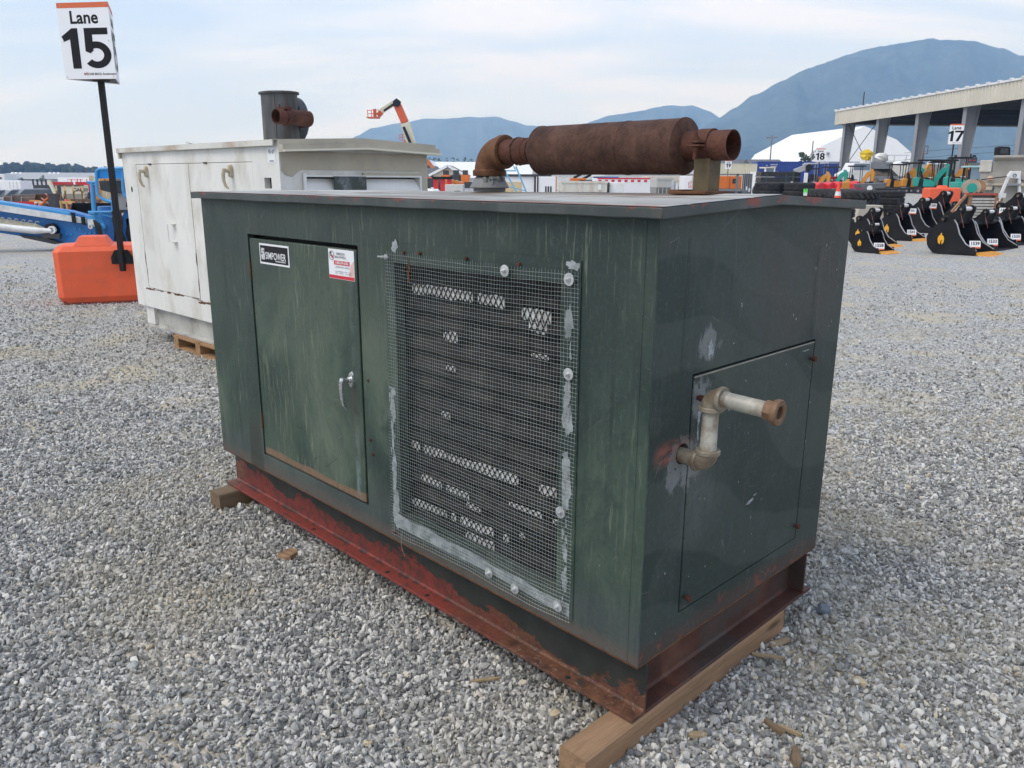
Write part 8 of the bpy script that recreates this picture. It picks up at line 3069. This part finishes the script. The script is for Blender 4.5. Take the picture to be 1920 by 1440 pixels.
def make_bucket(label, h, w, loc, rz, teeth=4, tag=None, tagpos='lip', emblem=True, wide=False):
    t = T('excavator_bucket', label, 'bucket', loc, rz, 'black excavator buckets laid out on the gravel')
    S = lambda pts: [(a * h, b * h) for a, b in pts]
    side = S([(.98, .035), (.34, .0), (.16, .045), (.03, .18), (.0, .34), (.06, .50), (.16, .60), (.50, .70), (.56, .62), (.64, .42), (.78, .24), (1.0, .12)])
    for y in (0, w - .03 * h):
        part('side_plate', MB().prism(side, y, y + .03 * h, 'y'), BK_BLACK, t, smooth=0)
        # bright worn front edge of the plate
        mb = MB()
        e = S([(.503, .702), (.563, .622), (.643, .422), (.783, .242), (1.003, .122)])
        mb.strip(e, .012 * h, y - .001, y + .031 * h)
        part('plate_edge', mb, BK_EDGE, t, smooth=0)
        mb = MB()
        mb.prism(S([(.98, .03), (.36, -.002), (.16, .04), (.05, .15), (.32, .15), (.42, .10), (.68, .10), (.74, .03)]), y - .012 * h if y == 0 else y + .031 * h, y - .0005 if y == 0 else y + .042 * h, 'y')
        part('wear_plate', mb, BK_BLACK, t, smooth=0)
        part('side_cutter', MB().prism(S([(.74, .04), (.72, .14), (.98, .20), (1.03, .05)]), y - .022 * h if y == 0 else y + .031 * h, y - .0125 * h if y == 0 else y + .052 * h, 'y'), BK_BLACK, t, smooth=0)
    mb = MB()
    mb.strip(S([(1.0, .04), (.34, .004), (.17, .05), (.035, .185), (.006, .34), (.065, .50), (.165, .60), (.50, .695)]), -.028 * h, .031 * h, w - .031 * h)
    part('shell', mb, BK_BLACK, t, smooth=25)
    part('torque_tube', MB().cyl((.44 * h, .005, .66 * h), (.44 * h, w - .005, .66 * h), .055 * h, n=12), BK_BLACK, t)
    part('cutting_edge', MB().prism(S([(.90, .0), (.90, .045), (1.06, .03), (1.06, .008)]), .0, w, 'y'), BK_EDGE if wide else BK_BLACK, t, smooth=0)
    if wide:
        part('bolt_edge', MB().prism(S([(1.03, .0), (1.03, .028), (1.13, .012), (1.13, .0)]), -.01, w + .01, 'y'), M('ochre_edge', (.50, .36, .14), .5), t, smooth=0)
        for k in range(9):
            part('bolt_hole', MB().box(.965 * h, .995 * h, w * (.06 + .1 * k), w * (.085 + .1 * k), .042 * h, .049 * h), DARK, t, smooth=0)
    m0 = w / 2
    for s in (-1, 1):
        y = m0 + s * min(.20 * h, w * .27) - .018 * h
        ear = S([(.14, .58), (.13, .70), (.17, .765), (.24, .775), (.30, .75), (.42, .86), (.48, .955), (.545, .99), (.61, .955), (.625, .88), (.56, .70), (.52, .66)])
        part('ear', MB().prism(ear, y, y + .036 * h, 'y'), BK_BLACK, t, smooth=0)
    g = min(.20 * h, w * .27) + .05 * h
    for x, z, r in ((.545, .915, .030), (.215, .705, .028)):
        mb = MB()
        mb.cyl((x * h, m0 - g, z * h), (x * h, m0 + g, z * h), r * h, n=12)
        part('pin', mb, PINM, t)
        mb = MB()
        for s in (-1, 1):
            mb.lathe([(r * h + .004, 0), (.062 * h, 0), (.062 * h, .02 * h), (r * h, .02 * h)], 16, (x * h, m0 + s * g - (.02 * h if s < 0 else .0), z * h), (0, 1, 0))
        part('boss', mb, BK_BLACK, t)
    part('bush', MB().cyl((.545 * h, m0 - g * .55, .915 * h), (.545 * h, m0 + g * .55, .915 * h), .042 * h, n=12), M('white_bush', (.68, .66, .64), .4), t)
    mb = MB()
    mb.bar((.50 * h, m0 - g * .95, .97 * h), (.64 * h, m0 - g * .9, .55 * h), .012 * h, .006 * h)
    part('zip_tie', mb, M('red_wrap', (.30, .09, .08), .6), t)
    if teeth:
        for k in range(teeth):
            y = w * (k + .5) / teeth
            tw = min(.085 * h, w / teeth * .40)
            mb = MB()
            a = [(.98, .085), (1.10, .075), (1.32, .035), (1.32, .018), (1.10, -.004), (.98, .0)]
            ww = [tw, tw, tw * .45, tw * .45, tw, tw]
            vs = [(p[0] * h, y - q, p[1] * h) for p, q in zip(a, ww)] + [(p[0] * h, y + q, p[1] * h) for p, q in zip(a, ww)]
            mb.add(vs, [(5, 4, 3, 2, 1, 0), (6, 7, 8, 9, 10, 11)] + [(i, (i + 1) % 6, 6 + (i + 1) % 6, 6 + i) for i in range(6)])
            part('tooth', mb, TOOTH, t, smooth=0)
    if emblem:
        mb = MB()
        helmet(mb, .185 * h)
        mb.v = [(x + .30 * h, -.0135 * h if z < 0 else -.003, z + .30 * h) for x, y, z in mb.v]
        mb.v = [(x, -.014 * h, z) for x, y, z in mb.v]
        part('emblem', mb, M('emblem_yellow', (.75, .38, .02), .5), t, smooth=0)
    if tag:
        tw, th = .235, .165
        if tagpos == 'plate':
            o, xd, up_ = Vector((.38 * h, -.016 * h, .60 * h)), Vector((1, 0, 0)), Vector((.02, 0, 1))
        else:
            o, xd, up_ = Vector((.90 * h, .16 * h, .235 * h)), Vector((.62, .785, .0)), Vector((-.25, .12, .96))
        up_ = (up_ - xd * up_.dot(xd)).normalized()
        nr_ = xd.cross(up_)
        mb = MB()
        c = lambda a, b, e=0: o + xd * a + up_ * b + nr_ * e
        mb.add([c(-tw / 2, -th / 2), c(tw / 2, -th / 2), c(tw / 2, th / 2), c(-tw / 2, th / 2), c(-tw / 2, -th / 2, -.003), c(tw / 2, -th / 2, -.003), c(tw / 2, th / 2, -.003), c(-tw / 2, th / 2, -.003)],
               [(0, 1, 2, 3), (7, 6, 5, 4), (0, 4, 5, 1), (1, 5, 6, 2), (2, 6, 7, 3), (3, 7, 4, 0)])
        tg = part('tag', mb, SIGN_W, t, smooth=0)
        mb = MB()
        mb.quad(c(-tw / 2, -th / 2, .001), c(tw / 2, -th / 2, .001), c(tw / 2, -th / 2 + .032, .001), c(-tw / 2, -th / 2 + .032, .001))
        part('tag_band', mb, SIGN_O, tg, smooth=0)
        place_text(text_mesh(tag, .098, STK_K, .03), tg, c(0, .02, .0015), xd, up_, 'number')
    return t


BZ = R(-54)
bk = [('small black toothed bucket tagged 1558 in front of the others', .70, .62, (1594, 472), None, 4, '1558', 'lip', True, False),
      ('big black toothed bucket tagged 1539 in the foreground of the row', 1.10, .84, (1733, 476), None, 5, '1539', 'lip', True, False),
      ('black toothed bucket tagged 1541 behind the small one', 1.02, .64, (1640, 452), None, 5, '1541', 'lip', True, False),
      ('black toothed bucket half hidden behind the corner of the green generator', .98, .62, (1586, 460), None, 4, None, 'lip', True, False)]
for lab, h, w, (px, py), _, teeth, tag, tp, em, wide in bk:
    p = gp(px, py, 0.0)
    make_bucket(lab, h, w, Vector((p.x, p.y, gz(p.x, p.y) - .005)), BZ, teeth, tag, tp, em, wide)
far = [('black bucket tagged 1501 on its side plate behind 1541', 1.06, .7, 1694, 24.6, 5, '1501', 'plate', True, False),
       ('black bucket tagged 1500 in front of the orange lane 17 block', 1.22, .66, 1728, 25.4, 4, '1500', 'plate', False, False),
       ('black bucket tagged 1495 in front of the slatted rack', 1.20, .62, 1776, 23.6, 4, '1495', 'plate', False, False),
       ('wide black cleaning bucket tagged 1533 with a flat ochre edge', .97, 1.2, 1797, 18.8, 0, '1533', 'lip', False, True),
       ('wide black cleaning bucket tagged 1535 right of 1533 with a flat ochre edge', .97, 1.25, 1843, 19.9, 0, '1535', 'lip', False, True),
       ('large black bucket tagged 1491 cut off by the right edge', 1.24, .9, 1856, 21.4, 4, '1491', 'plate', True, False)]
for lab, h, w, px, d, teeth, tag, tp, em, wide in far:
    p = at(px, d)
    make_bucket(lab, h, w, p, BZ, teeth, tag, tp, em, wide)
